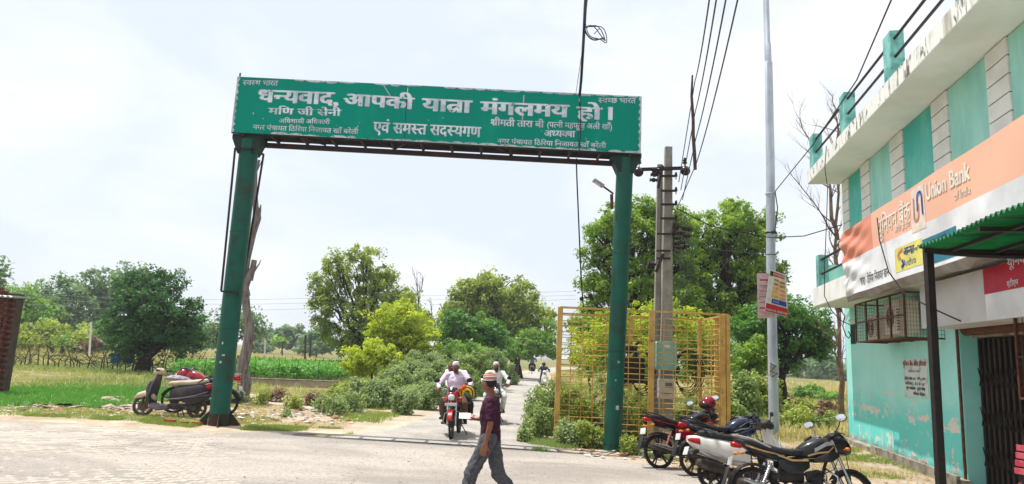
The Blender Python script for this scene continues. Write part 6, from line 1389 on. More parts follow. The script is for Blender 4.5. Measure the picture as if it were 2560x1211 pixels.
    hl = p('headlight_cowl', MB().loft([(.40, .93, .09, .10), (.50, .935, .125, .13), (.60, .91, .115, .115), (.65, .89, .09, .085)], 14, 2.6), body if faired else m_blkpl)
    p('headlight', MB().loft([(.63, .885, .085, .07), (.675, .88, .07, .058), (.69, .878, .04, .035)], 14, 2.4), lensm or m_lens, hl)
    p('windscreen', MB().loft([(.46, 1.06, .055, .03), (.54, 1.05, .085, .05), (.61, 1.0, .07, .04), (.64, .985, .03, .015)], 12, 2.2), m_blkp, hl)
    p('speedometer', MB().loft([(.38, 1.03, .10, .02), (.44, 1.06, .10, .03), (.47, 1.05, .06, .02)], 10), m_blkpl, hl)
    p('cables', MB().tube([(.42, .1, 1.04), (.56, .08, .82), (.46, .06, .62), (.3, .05, .55)], .006, 5).tube([(.42, -.1, 1.04), (.58, -.06, .80), (.60, -.09, .5), (.62, -.07, .36)], .006, 5), m_blkpl)
    p('side_stand', MB().tube([(-.02, .12, .28), (-.10, .26, .02 - 0)], .012, 6), m_blkpl)
    SM = Matrix.Translation((B - .25, 0, .98)) @ Matrix.Rotation(steer, 4, Vector((-.25, 0, .68))) @ Matrix.Translation((-(B - .25), 0, -.98))
    def turn(o):
        o.data.transform(SM)
        for c in o.children: turn(c)
    if steer:
        for o in list(t.children):
            if o.get('front') or o.name.split('.')[0] in ('fork', 'front_fender', 'handlebar', 'headlight_cowl', 'speedometer', 'windscreen') or (o.name.startswith('indicator') and max(v.co.x for v in o.data.vertices) > 0): turn(o)
    for o in t.children:
        if 'front' in o: del o['front']
    p('inner_fairing', MB().loft([(.02, .52, .05, .09), (-.14, .54, .06, .12), (-.3, .52, .05, .10)], 8), m_blkpl)
    return t
def scooter(label, loc, rz, body, seatm, shieldm, legm, roll=.0, headm=None, steer=0, panel=None, rusty=False, rail=True):
    t = thing('scooter', label, 'scooter', loc, 0, None, rot=(roll, 0, rz)); p = lambda n, mb, m, par=None: obj(n, mb, m, par or t)
    A, B, r = -.60, .62, .225; tm = m_tyred if rusty else m_tyre; panel = panel or body; headm = headm or body
    wheel(t, A, r, .05, tm, m_alloy if not rusty else M('dusty_steel_rim', S(110, 98, 84, .8), .7, .2), 6); wheel(t, B, r, .05, tm, m_alloy if not rusty else bpy.data.materials['dusty_steel_rim'], 6, steer=steer)
    p('rear_body', MB().loft([(.02, .50, .10, .10), (-.08, .52, .15, .17), (-.25, .55, .17, .19), (-.45, .59, .175, .17), (-.65, .64, .16, .14), (-.85, .70, .11, .10), (-.96, .74, .05, .05)], 18, 2.8), panel)
    for s in (-1, 1): p('side_trim', MB().loft([(.0, .40, .008, .015, .15 * s), (-.3, .43, .012, .02, .185 * s), (-.6, .50, .012, .02, .175 * s), (-.86, .60, .008, .012, .13 * s)], 8), m_silver if not rusty else m_mauve)
    p('seat', MB().loft([(.10, .74, .08, .03), (.04, .75, .12, .05), (-.15, .765, .14, .06), (-.35, .775, .15, .06), (-.55, .80, .14, .065), (-.72, .83, .11, .055), (-.78, .84, .06, .03)], 16, 2.6), seatm)
    p('footboard', MB().loft([(.02, .27, .15, .03), (.2, .26, .17, .03), (.40, .27, .16, .035)], 10, 4), legm); p('side_skirt', MB().loft([(.0, .24, .17, .06), (.22, .21, .18, .07), (.42, .24, .16, .06)], 10, 4), legm)
    p('leg_shield', MB().loft([(.34, .30, .16, .02), (.36, .40, .18, .06)], 8) if False else MB().add([(.40, -.17, .27), (.40, .17, .27), (.44, .21, .45), (.44, -.21, .45), (.40, .20, .65), (.40, -.20, .65), (.36, .15, .84), (.36, -.15, .84), (.34, .10, .94), (.34, -.10, .94), (.46, -.12, .27), (.46, .12, .27), (.52, .15, .45), (.52, -.15, .45), (.48, .14, .65), (.48, -.14, .65), (.42, .10, .84), (.42, -.10, .84), (.38, .07, .94), (.38, -.07, .94)],
        [(0, 3, 2, 1), (3, 5, 4, 2), (5, 7, 6, 4), (7, 9, 8, 6), (10, 11, 12, 13), (13, 12, 14, 15), (15, 14, 16, 17), (17, 16, 18, 19), (0, 10, 13, 3), (3, 13, 15, 5), (5, 15, 17, 7), (7, 17, 19, 9), (1, 2, 12, 11), (2, 4, 14, 12), (4, 6, 16, 14), (6, 8, 18, 16), (8, 9, 19, 18), (0, 1, 11, 10)]), shieldm)
    p('front_apron', MB().loft([(.44, .62, .10, .20), (.52, .58, .12, .22), (.58, .54, .07, .16)], 12, 2.4), body)
    p('front_fender', MB().loft([(B - .25, .40, .06, .05), (B - .16, .46, .085, .07), (B, .49, .09, .075), (B + .15, .44, .08, .07), (B + .22, .38, .04, .04)], 14, 2.4), headm if rusty else body)
    hd = p('head_cowl', MB().loft([(.26, 1.0, .06, .05), (.32, 1.01, .12, .075), (.40, 1.0, .13, .08), (.46, .98, .08, .05)], 14, 2.4), headm if not rusty else m_cream)
    p('headlight', MB().loft([(.44, .98, .075, .045), (.48, .975, .05, .03)], 12), m_lens, hd)
    hb = p('handlebar', MB().tube([(.27, .33, 1.03), (.32, .12, 1.02), (.32, -.12, 1.02), (.27, -.33, 1.03)], .013, 8), m_blkpl)
    for s in (-1, 1): p('grip', MB().tube([(.30, .20 * s, 1.025), (.265, .35 * s, 1.03)], .021, 10), m_blkpl, hb); p('brake_lever', MB().tube([(.34, .19 * s, 1.02), (.34, .33 * s, 1.02)], .007, 6), m_chrome, hb)
    if not rusty:
        for s in (-1, 1): p('mirror', MB().tube([(.32, .2 * s, 1.03), (.34, .25 * s, 1.12)], .007, 6).ball((.34, .28 * s, 1.15), (.02, .06, .04)), m_blkpl, hb)
    p('steering_tube', MB().tube([(.36, 0, .95), (.50, 0, .55), (B - .02, 0, .42)], .03, 8), m_blkpl); p('fork', MB().tube([(B - .03, .07, .44), (B, .07, r)], .018, 8).tube([(B - .03, -.07, .44), (B, -.07, r)], .018, 8), m_blkpl)
    p('engine', MB().box((-.30, .10, .25), (.5, .12, .14), None, .04).ball((-.55, .12, .24), (.13, .05, .11)), m_engine)
    p('muffler', MB().tube([(-.15, -.10, .2), (-.3, -.15, .2), (-.45, -.17, .27), (-.86, -.19, .38), (-.90, -.19, .39)], [.02, .04, .06, .065, .05], 14), m_muff)
    if not rusty: p('muffler_shield', MB().loft([(-.84, .41, .01, .035, -.25), (-.65, .37, .014, .05, -.245), (-.47, .32, .01, .04, -.235)], 10), m_blkpl)
    for s in (-1, 1): p('tail_light', MB().loft([(-.80, .70, .02, .05, .12 * s), (-.92, .72, .015, .035, .085 * s), (-.97, .73, .01, .02, .06 * s)], 8), m_tail)
    p('number_plate', MB().box((-.99, 0, .56), (.012, .20, .13), (0, .35, 0), .004), m_plate); p('rear_mudguard', MB().loft([(-.80, .56, .07, .03), (-.92, .52, .07, .03), (-1.0, .40, .06, .02)], 10), m_blkpl)
    if rail: p('grab_rail', MB().tube([(-.60, .12, .78), (-.74, .12, .90), (-.84, .08, .95), (-.84, -.08, .95), (-.74, -.12, .90), (-.60, -.12, .78)], .014, 8), m_blkpl)
    if rusty: p('side_guard', MB().tube([(-.30, .20, .42), (-.62, .23, .47), (-.98, .20, .54), (-.98, .20, .50), (-.62, .23, .33), (-.34, .20, .30)], .014, 8).loft([(-.34, .38, .006, .04, .21), (-.62, .40, .008, .07, .225), (-.94, .51, .006, .02, .2)], 8), m_blkpl)
    p('centre_stand', MB().tube([(-.2, .12, .22), (-.28, .14, .02)], .014, 6).tube([(-.2, -.12, .22), (-.28, -.14, .02)], .014, 6), m_blkpl)
    return t
def place(px0, py0, px1, py1, wb=1.26):
    """rear and front wheel contact points in photo pixels -> midpoint and heading"""
    a, b = gnd(px0, py0), gnd(px1, py1); m_ = (a + b) / 2; return m_, math.atan2((b - a).y, (b - a).x)
def place2(px, py, Y, deg): p = at(px, py, Y); p.z = h(p.x, p.y); return p, R_(deg)
pk = 'motorcycles parked by the cage'
def rearat(px, Y, deg, A=-.63):
    """rear wheel centre column at depth Y, heading deg"""
    X = ray(px, 1100).x * Y; c = Vector((X - A * math.cos(R_(deg)), Y - A * math.sin(R_(deg)), 0)); c.z = h(c.x, c.y); return c
# nearest: black and gold
Y4 = 8.7; motorcycle('nearest black motorcycle with gold stripes and both round mirrors up', rearat(1887, 9.45, -3), R_(-3), m_blkp, pk, stripe=m_gold, bigstripe=True, roll=R_(-9), grab=m_silver, sidep=m_blkp, faired=True, steer=R_(14))
scooter('white scooter with black seat parked behind the black and gold motorcycle', rearat(1780, 11.2, 5, -.6), R_(5), m_whitep, m_seat, m_whitep, m_blkpl, R_(-9), headm=m_blkpl)
motorcycle('dark blue motorcycle with red rimmed wheel behind the white scooter', rearat(1742, 12.3, 8), R_(8), m_bluep, pk, roll=R_(-9), rimring=m_redp, tank=m_bluep, sidep=m_blkpl, mirrors=False, grab=m_blkpl, stripe=m_silver, steer=R_(10))
motorcycle('red and black motorcycle with a helmet on its mirror, farthest of the row', rearat(1651, 12.95, 16), R_(16), m_blkp, pk, roll=R_(-9), tank=m_blkp, accent=m_redp, shock=m_redp, sidep=m_redp, grab=m_blkpl, stripe=m_redp, steer=R_(10))
hp_ = at(1771, 1008, 13.0); hm = thing('helmet', 'shiny red helmet with black visor hung on the farthest parked motorcycle', 'helmet', hp_)
obj('shell', MB().ball((0, 0, 0), (.145, .125, .135), 20, 14), M('dark_red_paint', S(150, 18, 34, .8), .2, coat=.5), hm); obj('visor', MB().ball((-.05, 0, -.03), (.125, .122, .085), 18, 10), m_blkp, hm); obj('rim', MB().torus((0, 0, -.095), .105, .014, 'z', 20, 6), m_seat, hm)
obj('white_patch', MB().ball((.055, .02, .02), (.097, .10, .108), 16, 10), m_plate, hm)
# left: old scooter and the red motorcycle behind it
lm, lr = gnd(357, 1040), gnd(488, 1046); c = (lm + lr) / 2
scooter('old grey scooter with cream seat parked left of the green gate post', c, math.atan2((lm - lr).y, (lm - lr).x), m_scgrey, m_cream, m_scgrey, m_mauve, R_(3), headm=m_cream, steer=R_(12), rusty=True)
rm = rearat(553, 16.9, 176); motorcycle('red motorcycle under a cloth half hidden by the left green gate post', rm, R_(178), m_redp, None, roll=R_(6), mirrors=False, accent=m_redp, grab=m_silver, steer=R_(20))
cl = at(450, 948, 16.9); crm = MB().loft([(-.36, .0, .04, .03), (-.2, .03, .14, .06), (0, .02, .16, .07), (.2, .0, .15, .05), (.34, -.05, .06, .03)], 14, 2.2)
tag(obj('cloth', crm, M('checked_cloth', S(186, 180, 186, .84), .9, c2=S(120, 110, 130, .8), ns=14), None, loc=cl), 'grey patterned cloth laid over the seat behind the cream seat', 'cloth')

# ------------------------------------------------------------------ people
m_skin = M('brown_skin', S(142, 92, 68, .82), .55, c2=S(124, 78, 58, .8), ns=9); m_skin2 = M('darker_skin', S(116, 72, 54, .8), .55, c2=S(100, 60, 46, .8), ns=9)
m_maroon = M('maroon_tshirt', S(66, 18, 48, .72), .85, c2=S(54, 14, 40, .7), ns=6, bump=.25, bs=30); m_trous = M('grey_marl_trousers', S(92, 92, 98, .8), .9, c2=S(74, 74, 80, .8), ns=30, bump=.25, bs=26)
m_pink = M('pale_pink_shirt', S(222, 206, 222, .86), .8, c2=S(210, 192, 210, .84), ns=5, bump=.25, bs=26); m_brownt = M('brown_trousers', S(96, 76, 60, .8), .85, bump=.2, bs=30); m_whc = M('white_cotton', S(230, 230, 228, .87), .85, c2=S(214, 216, 216, .85), ns=5, bump=.25, bs=26)
m_blush = M('pale_blue_shirt', S(156, 176, 206, .84), .85, bump=.2); m_darkt = M('dark_trousers', S(44, 44, 50, .8), .85, bump=.2); m_hair = M('black_hair', S(30, 26, 24, .9), .7, bump=.4, bs=80); m_greyh = M('greying_beard', S(70, 62, 58, .85), .85, bump=.4, bs=80); m_shoe = M('black_shoe', S(30, 28, 28, .9), .45)
m_capO = M('orange_brown_cap', S(186, 92, 30, .85), .85, c2=S(160, 72, 26, .85), ns=12)
V3 = Vector
def cap_(mb, a, ra, b, rb, n=12):
    """closed tapered capsule"""
    a, b = V3(a), V3(b); d = b - a; L_ = max(d.length, 1e-4); d = d / L_; pts, rr = [], []
    for i in range(4): t = math.pi / 2 * (1 - i / 4); pts.append(a - d * ra * math.sin(t)); rr.append(max(ra * math.cos(t), ra * .08))
    pts.append(a); rr.append(ra); pts.append(b); rr.append(rb)
    for i in range(1, 5): t = math.pi / 2 * i / 4; pts.append(b + d * rb * math.sin(t)); rr.append(max(rb * math.cos(t), rb * .08))
    mb.tube(pts, rr, n)
def remesh(name, mb, mat, root, vox, sm_=6, parent=None):
    me = mb.mesh(name); recalc(me); me.materials.append(mat); o = bpy.data.objects.new(name, me); COL.objects.link(o); o.parent = parent or root
    m_ = o.modifiers.new('skin_over', 'REMESH'); m_.mode = 'VOXEL'; m_.voxel_size = vox; m_.use_smooth_shade = True
    s = o.modifiers.new('soften', 'SMOOTH'); s.iterations = sm_; s.factor = .5
    return o
def torso(mb, hip, chest, neck, lat, hipw, chw, shw, dp, ex=0.0):
    """elliptical rings from hip to neck; lat = unit vector to the figure's left"""
    spine = [hip - (chest - hip) * .12, hip, hip.lerp(chest, .5), chest, chest.lerp(neck, .55), neck]
    W_ = [hipw * .85, hipw, (hipw + chw) * .47, chw, shw, .07]; D_ = [dp * .9, dp, dp * .95, dp * 1.05, dp * .85, .07]
    n = 16; o = len(mb.v)
    for i, c in enumerate(spine):
        t = (spine[min(i + 1, 5)] - spine[max(i - 1, 0)]).normalized(); l = (lat - t * lat.dot(t)).normalized(); f = l.cross(t)
        for k in range(n): a = 2 * math.pi * k / n; mb.v.append(tuple(c + l * math.cos(a) * (W_[i] + ex) + f * math.sin(a) * (D_[i] + ex)))
    for i in range(5):
        for k in range(n): k2 = (k + 1) % n; mb.f.append((o + i * n + k, o + i * n + k2, o + (i + 1) * n + k2, o + (i + 1) * n + k))
    mb.f.append(tuple(o + k for k in range(n - 1, -1, -1))); mb.f.append(tuple(o + 5 * n + k for k in range(n)))
def hand(mb, wr, fore, palmn, curl=.5, s=1.0, side=1):
    """palm, four unequal fingers and a thumb leaving the side of the palm"""
    f = fore.normalized(); n_ = (palmn - f * palmn.dot(f)).normalized(); l = f.cross(n_)
    for k in (-1, 0, 1): cap_(mb, wr + l * k * .018 * s + f * .01, .019 * s, wr + f * .085 * s + l * k * .027 * s, .015 * s, 8)
    for k, (o_, L_) in enumerate(((-.034, .062), (-.012, .072), (.011, .068), (.032, .053))):
        b = wr + f * .088 * s + l * o_ * s; a1 = curl * .9; d1 = (f * math.cos(a1) + n_ * math.sin(a1)); m_ = b + d1 * L_ * .5 * s; d2 = (f * math.cos(a1 * 2.2) + n_ * math.sin(a1 * 2.2)); cap_(mb, b, .0098 * s, m_, .009 * s, 7); cap_(mb, m_, .009 * s, m_ + d2 * L_ * .45 * s, .0075 * s, 7)
    tb = wr + f * .03 * s + l * side * .03 * s; t1 = tb + (f * .6 + l * side * .65 + n_ * .35).normalized() * .045 * s; cap_(mb, tb, .014 * s, t1, .011 * s, 7); cap_(mb, t1, .011 * s, t1 + (f * .85 + l * side * .2 + n_ * .35).normalized() * .032 * s, .009 * s, 7)
def person(label, loc, rz, J, top, legs, skin, vox=.011, hair=None, beard=None, capm=None, sleeves='short', shoes=m_shoe, look=(1, 0, 0), hipw=.165, chw=.175, shw=.19, dp=.115, belly=0, collar=None, hands=True, curl=(.5, .5), group=None, legloose=1.0, kurta=False, rot=None):
    t = thing('person', label, 'person', loc, rz, group, rot=rot); J = {k: V3(v) for k, v in J.items()}
    lat = (J['shL'] - J['shR']).normalized(); hip, chest, neck, head = J['hip'], J['chest'], J['neck'], J['head']
    mb = MB(); torso(mb, hip, chest, neck, lat, hipw - .01, chw - .01, shw - .02, dp - .01)
    cap_(mb, neck - V3((0, 0, .03)), .058, head - V3((0, 0, .06)), .055)
    lk = V3(look).normalized(); up = V3((0, 0, 1)); up = (up - lk * up.dot(lk)).normalized(); sd = up.cross(lk)
    HM = Matrix((lk, sd, up)).transposed()
    hs = .94
    def hp(x, y, z): return head + HM @ V3((x, y, z)) * hs
    hb = MB().ball((0, 0, 0), (.098, .078, .105), 20, 14).ball((.022, 0, -.055), (.068, .058, .068), 16, 10).ball((-.02, 0, .015), (.095, .08, .09), 16, 10)
    hb.ball((.088, 0, -.02), (.02, .014, .028), 8, 6).ball((.074, 0, -.065), (.022, .03, .012), 8, 6).ball((.06, 0, -.105), (.028, .026, .02), 8, 6).ball((.085, 0, .022), (.014, .05, .010), 8, 6)
    for s in (-1, 1): hb.ball((-.005, .078 * s, -.015), (.022, .010, .032), 8, 6)
    mb.add([hp(*v) for v in hb.v], hb.f)
    def limb(ms, keys, rs, ex=0): 
        for (a, b), (ra, rb) in zip(zip(keys, keys[1:]), zip(rs, rs[1:])): cap_(ms, J[a], ra + ex, J[b], rb + ex, 14)
    for s in 'LR':
        limb(mb, ['sh' + s, 'el' + s, 'wr' + s], [.050, .038, .026])
        if hands: hand(mb, J['wr' + s], J['wr' + s] - J['el' + s] + (J.get('hd' + s, V3((0, 0, 0)))), J.get('pn' + s, V3((0, 0, -1))), curl[0 if s == 'L' else 1], 1.05, 1 if s == 'L' else -1)
        limb(mb, ['th' + s, 'kn' + s, 'an' + s], [.07, .05, .036])
        cap_(mb, J['an' + s] - V3((0, 0, .02)), .035, J['to' + s], .03)
    remesh('body', mb, skin, t, vox)
    sb = MB(); b0 = hip + V3((0, 0, -.02)); torso(sb, b0, chest, neck - V3((0, 0, .015)), lat, hipw + .012, chw + .012, shw, dp + .012)
    if belly: sb.ball(tuple(hip.lerp(chest, .35) + (lat.cross(V3((0, 0, 1)))) * .03), (belly, belly * 1.05, .17), 16, 10)
    if kurta: 
        for s in 'LR': cap_(sb, J['th' + s] + V3((0, 0, .02)), .115, J['th' + s].lerp(J['kn' + s], .85), .11)
        sb.ball(tuple((J['thL'] + J['thR']) / 2 + V3((.08, 0, .0))), (.2, .2, .14), 14, 8)
    cap_(sb, J['shL'] - lat * .05, .062, J['shR'] + lat * .05, .062)
    for s in 'LR':
        if sleeves == 'short': m_ = J['sh' + s].lerp(J['el' + s], .72); cap_(sb, J['sh' + s], .066, m_, .060, 14)
        else: cap_(sb, J['sh' + s], .068, J['el' + s], .056, 14); cap_(sb, J['el' + s], .056, J['wr' + s].lerp(J['el' + s], .1), .040, 14)
    sh = remesh('shirt', sb, top, t, vox, 4)
    tx = bpy.data.textures.get('folds') or bpy.data.textures.new('folds', 'CLOUDS'); tx.noise_scale = .075
    dm = sh.modifiers.new('folds', 'DISPLACE'); dm.texture = tx; dm.strength = .034; dm.mid_level = .45; dm.texture_coords = 'LOCAL'
    tb = MB()
    for s in 'LR': cap_(tb, J['th' + s] + V3((0, 0, .02)), .098 * legloose, J['kn' + s], .078 * legloose, 16); cap_(tb, J['kn' + s], .078 * legloose, J['an' + s] + (J['kn' + s] - J['an' + s]) * .12, .064 * legloose, 16)
    cap_(tb, J['thL'] + V3((0, 0, .03)), .10, J['thR'] + V3((0, 0, .03)), .10); torso(tb, hip - V3((0, 0, .03)), hip + V3((0, 0, .1)), hip + V3((0, 0, .14)), lat, hipw, hipw - .01, hipw - .03, dp)
    tr_ = remesh('trousers', tb, legs, t, vox, 4); dm = tr_.modifiers.new('folds', 'DISPLACE'); dm.texture = tx; dm.strength = .036; dm.mid_level = .45; dm.texture_coords = 'LOCAL'
    for s in 'LR':
        fo = MB(); d = (J['to' + s] - J['an' + s]); d.z = 0; d = d.normalized() if d.length > 0.01 else V3((1, 0, 0)); c = V3((J['an' + s].x, J['an' + s].y, 0)) * 1; z0 = J['to' + s].z
        cap_(fo, V3((J['an' + s].x, J['an' + s].y, z0 + .005)) - d * .035, .040, V3((J['an' + s].x, J['an' + s].y, z0)) + d * .17, .034, 12); cap_(fo, J['an' + s] - V3((0, 0, .03)), .042, V3((J['an' + s].x, J['an' + s].y, z0 + .02)) + d * .05, .042, 12); fo.v = [(x, y, max(z, z0 - .03)) for x, y, z in fo.v]
        remesh('shoe', fo, shoes, t, .009, 2)
    def hpart(nm, mb_, m_, par=None):
        if nm.startswith('cap'): mb_.v = [(x * .97 if True else x, y * .86, z) for x, y, z in mb_.v]
        mb_.v = [tuple(hp(*v)) for v in mb_.v]; return obj(nm, mb_, m_, par or t)
    for s in (-1, 1): hpart('eye', MB().ball((.083, .030 * s, .008), (.010, .013, .008), 8, 6), m_whc); hpart('pupil', MB().ball((.091, .030 * s, .008), (.004, .005, .005), 6, 5), m_hair); hpart('eyebrow', MB().tube([(.092, .012 * s, .026), (.093, .030 * s, .032), (.080, .050 * s, .026)], .005, 5), m_hair)
    hpart('mouth', MB().ball((.088, 0, -.067), (.008, .022, .006), 8, 5), M('lips', S(120, 70, 64, .8), .5) if 'lips' not in bpy.data.materials else bpy.data.materials['lips'])
    if hair: hpart('hair', MB().ball((-.022, 0, .018), (.096, .083, .100), 18, 12).ball((-.042, 0, -.012), (.060, .072, .05), 14, 8), hair)
    if beard: hpart('beard', MB().ball((.048, 0, -.085), (.052, .056, .048), 14, 8).ball((.092, 0, -.052), (.010, .028, .007), 8, 5), beard)
    if capm:
        ck = hpart('cap', MB().lathe((-.018, 0, .0), [(.097, .030), (.100, .045), (.098, .085), (.085, .115), (.055, .128), (.01, .132)], 'z', 24), capm[0])
        pass
        if len(capm) > 1:
            for z, r_2, hh_, m_ in ((.055, .1015, .012, capm[1]), (.083, .1000, .006, capm[1]), (.103, .093, .005, capm[1]), (.036, .1005, .006, capm[1])): hpart('cap_band', MB().lathe((-.018, 0, 0), [(r_2 - .002, z - hh_), (r_2 + .001, z), (r_2 - .003, z + hh_)], 'z', 24), m_, None)
            hpart('cap_pattern', MB().lathe((-.018, 0, 0), [(.1018, .050), (.1028, .056), (.1015, .062)], 'z', 24), capm[0])
    if collar: 
        obj('collar', MB().tube([neck + lat * .075 + V3((-.03, 0, .0)), neck + V3((-.06, 0, .02)), neck - lat * .075 + V3((-.03, 0, 0)), neck - lat * .03 + V3((.06, 0, -.05)), neck + V3((.075, 0, -.08)), neck + lat * .03 + V3((.06, 0, -.05)), neck + lat * .075 + V3((-.03, 0, .0))], .018, 8), collar, t)
    return t, hp
# the walking man: facing left and a little away, head turned left
WP = at(1226, 1100, 8.3); WP.z = h(WP.x, WP.y)
JW = dict(hip=(0, 0, .96), chest=(.02, 0, 1.24), neck=(.0, 0, 1.46), head=(.055, 0, 1.605), shL=(-.02, .185, 1.39), shR=(.0, -.18, 1.40), elL=(-.03, .255, 1.12), wrL=(.02, .25, .885), elR=(.02, -.27, 1.16), wrR=(.21, -.25, 1.13),
          thL=(0, .09, .92), thR=(0, -.09, .92), knL=(.20, .10, .53), anL=(.28, .11, .10), toL=(.38, .12, .035), knR=(-.10, -.10, .50), anR=(-.42, -.10, .16), toR=(-.34, -.10, .045), pnL=(0, -1, 0), pnR=(0, 0, 1), hdR=(.1, 0, .02))
wm, hpw = person('man in a maroon t-shirt and striped orange cap walking left, back half turned', WP, R_(172), JW, m_maroon, m_trous, m_skin, .008, hair=m_hair, capm=(m_capO, m_whc), look=(1, -.55, -.02), curl=(.45, .35), hipw=.16, chw=.17, shw=.19, legloose=1.06)
obj('trouser_stripe', MB().tube([(-.02, .192, .93), (.08, .195, .74), (.19, .182, .54), (.22, .175, .35), (.27, .172, .16)], .007, 5), m_blkpl, wm)

pc_ = thing('leaflet', 'red and white leaflets held in the hand of the man in maroon', 'paper', WP, R_(172))
for k, (m_, dz) in enumerate(((m_redp, 0), (m_plate, .004), (m_plate, .008))): obj('sheet', MB().box((.335 + .02 * k, -.23 + .02 * k, 1.16 + dz), (.15, .11, .003), (-.6, .10 * k - .2, .25 * k - .3)), m_ if k != 1 else bpy.data.materials['peach_print'], pc_, False)
# approaching motorcycle with rider and pillion
BP_ = gnd(1128, 1099); wm.scale = (.94, .94, .94); pc_.scale = (.94, .94, .94)
hd = math.atan2(-1.0, -.06)
bc = BP_ - V3((math.cos(hd), math.sin(hd), 0)) * .63; bc.z = h(bc.x, bc.y)
m_redw = M('white_panel_paint', S(224, 222, 220, .86), .3)
motorcycle('red motorcycle ridden towards the camera by a man in a pink shirt', bc, hd, m_redp, None, roll=R_(3), fender=m_redp, lensm=m_lens, grab=m_silver)
obj('front_plate', MB().box((.72, 0, .74), (.012, .26, .06), None, .004), m_plate, bpy.data.objects[[o.name for o in bpy.data.objects if o.get('label', '').startswith('red motorcycle ridden')][0]])
JR = dict(hip=(-.12, 0, .92), chest=(-.10, 0, 1.20), neck=(-.10, 0, 1.40), head=(-.06, 0, 1.52), shL=(-.10, .20, 1.35), shR=(-.10, -.20, 1.35), elL=(.08, .36, 1.14), wrL=(.27, .33, 1.06), elR=(.08, -.36, 1.14), wrR=(.27, -.33, 1.06),
          thL=(-.08, .11, .86), thR=(-.08, -.11, .86), knL=(.28, .24, .72), anL=(.06, .23, .36), toL=(.18, .25, .315), knR=(.28, -.24, .72), anR=(.06, -.23, .36), toR=(.18, -.25, .315), pnL=(0, 0, -1), pnR=(0, 0, -1))
rd, _h = person('bearded rider in a pale pink shirt and white cap on the red motorcycle', bc, hd, JR, m_pink, m_brownt, m_skin, .012, beard=m_greyh, capm=(m_whc,), sleeves='long', hipw=.18, chw=.19, dp=.14, belly=.16, curl=(1.0, 1.0), collar=m_pink, look=(1, 0, -.05), rot=(R_(3), 0, hd))
JP = dict(JR); off = V3((-.38, -.02, .03))
JP = {k: (tuple(V3(v) + off) if k[:2] not in ('pn', 'hd') else v) for k, v in JR.items()}
JP = {k: ((v[0], v[1] - .10, v[2]) if k[:2] not in ('pn', 'hd') else v) for k, v in JP.items()}
JP.update(head=(-.40, -.235, 1.49), elL=(-.30, .26, 1.12), wrL=(-.08, .18, 1.05), elR=(-.30, -.28, 1.12), wrR=(-.08, -.20, 1.05), knL=(-.02, .30, .70), anL=(-.24, .28, .44), toL=(-.12, .32, .38), knR=(-.02, -.34, .70), anR=(-.24, -.34, .42), toR=(-.12, -.36, .37))
person('pillion passenger half hidden behind the pink-shirted rider', bc, hd, JP, m_whc, m_darkt, m_skin2, .014, hair=m_hair, sleeves='long', look=(1, -.1, 0), curl=(.6, .6))
gar = at(1168, 980, BP_.y + .2); gr = thing('garland', 'yellow, black and orange garland bundle on the tank of the red motorcycle', 'garland', gar)
m_gy = M('yellow_flowers', S(236, 186, 40, .85), .8, bump=.6, bs=50); m_go = M('orange_flowers', S(226, 96, 36, .85), .8, bump=.6, bs=50)
for k, (r_1, m_) in enumerate(((.17, m_seat), (.145, m_gy), (.115, m_seat), (.09, m_gy))): obj('flower_ring', MB().torus((0, -.02 * k, -.03), r_1, .024, 'y', 24, 8, 1, -.3, math.pi * 1.1), m_, gr)
obj('flower_head', MB().ball((-.13, -.04, .06), (.05, .05, .05), 12, 8), m_go, gr); obj('flower_head', MB().ball((-.07, -.04, .11), (.045, .05, .045), 12, 8), m_go, gr)
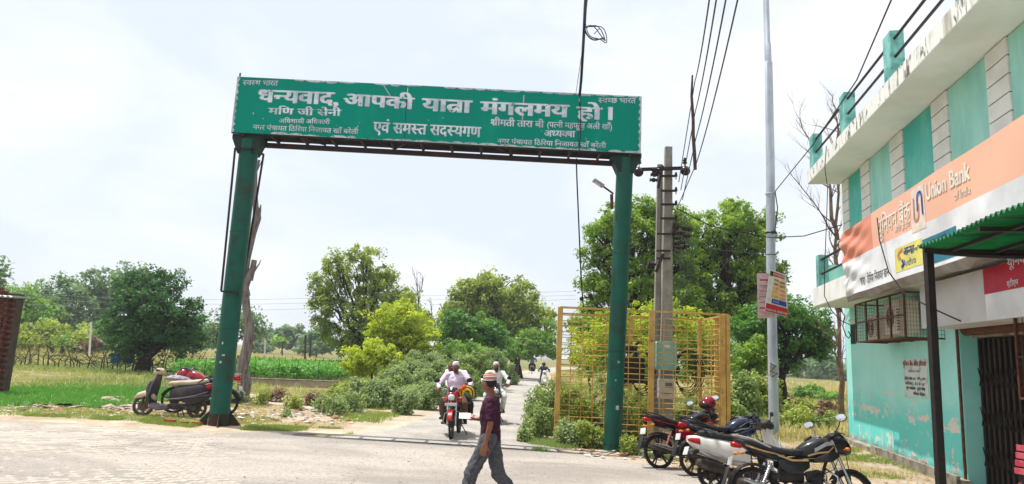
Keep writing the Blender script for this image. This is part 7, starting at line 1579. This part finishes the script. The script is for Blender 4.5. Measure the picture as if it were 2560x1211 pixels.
# second rider in white behind the pedestrian
b2 = gnd(1236, 1062); hd2 = math.atan2(-1, .05); b2c = b2 - V3((math.cos(hd2), math.sin(hd2), 0)) * .63; b2c.z = h(b2c.x, b2c.y)
motorcycle('black motorcycle mostly hidden behind the walking man', b2c, hd2, m_blkp, None)
person('rider in white kurta and white cap behind the walking man', b2c, hd2, dict(JR, head=(-.06, .0, 1.53)), m_whc, m_whc, m_skin, .014, beard=m_hair, capm=(m_whc,), sleeves='long', kurta=True, look=(1, .25, 0), curl=(1., 1.))
# far riders on the road
b3 = gnd(1330, 936); b3.y = min(b3.y, 62); b3 = gat(1331, 60); b3.z = at(1331, 935, 60).z
motorcycle('motorcycle riding away far down the road under a man in pale blue', b3, R_(88), m_blkp, None)
person('far rider in a pale blue shirt seen from behind', b3, R_(88), JR, m_blush, m_darkt, m_skin2, .03, hair=m_hair, sleeves='long', hands=False)
b4 = gat(1361, 44); b4.z = h(b4.x, b4.y)
scooter('white scooter coming down the road, half hidden by the verge bush', b4, R_(-86), m_whitep, m_seat, m_whitep, m_blkpl)
JS = dict(JR); JS = {k: (tuple(V3(v) + V3((-.10, 0, -.08))) if k[:2] not in ('pn', 'hd') else v) for k, v in JR.items()}; JS.update(knL=(.12, .2, .58), knR=(.12, -.2, .58), anL=(.18, .14, .36), anR=(.18, -.14, .36), toL=(.3, .14, .31), toR=(.3, -.14, .31))
p4, h4 = person('scooter rider in navy with a black helmet beside the verge bush', b4, R_(-86), JS, m_bluep, m_darkt, m_skin, .03, sleeves='long', hands=False)
obj('helmet', MB().ball(tuple(h4(-.005, 0, .03)), (.135, .125, .125), 16, 10), m_blkp, p4)

# ------------------------------------------------------------------ summer haze over the fields
mh, nh, bh = newmat('haze'); nh.nodes.remove(bh); pv = nh.nodes.new('ShaderNodeVolumePrincipled'); pv.inputs['Color'].default_value = (.93, .96, 1, 1); pv.inputs['Density'].default_value = .0006; pv.inputs['Anisotropy'].default_value = .2
nh.links.new(pv.outputs[0], nh.nodes['Material Output'].inputs['Volume'])
hz = obj('haze', MB().box((0, 900, 9.5), (5600, 6600, 23)), mh, None, False); tag(hz, kind='stuff')
sc.cycles.volume_step_rate = 4; sc.cycles.volume_max_steps = 64
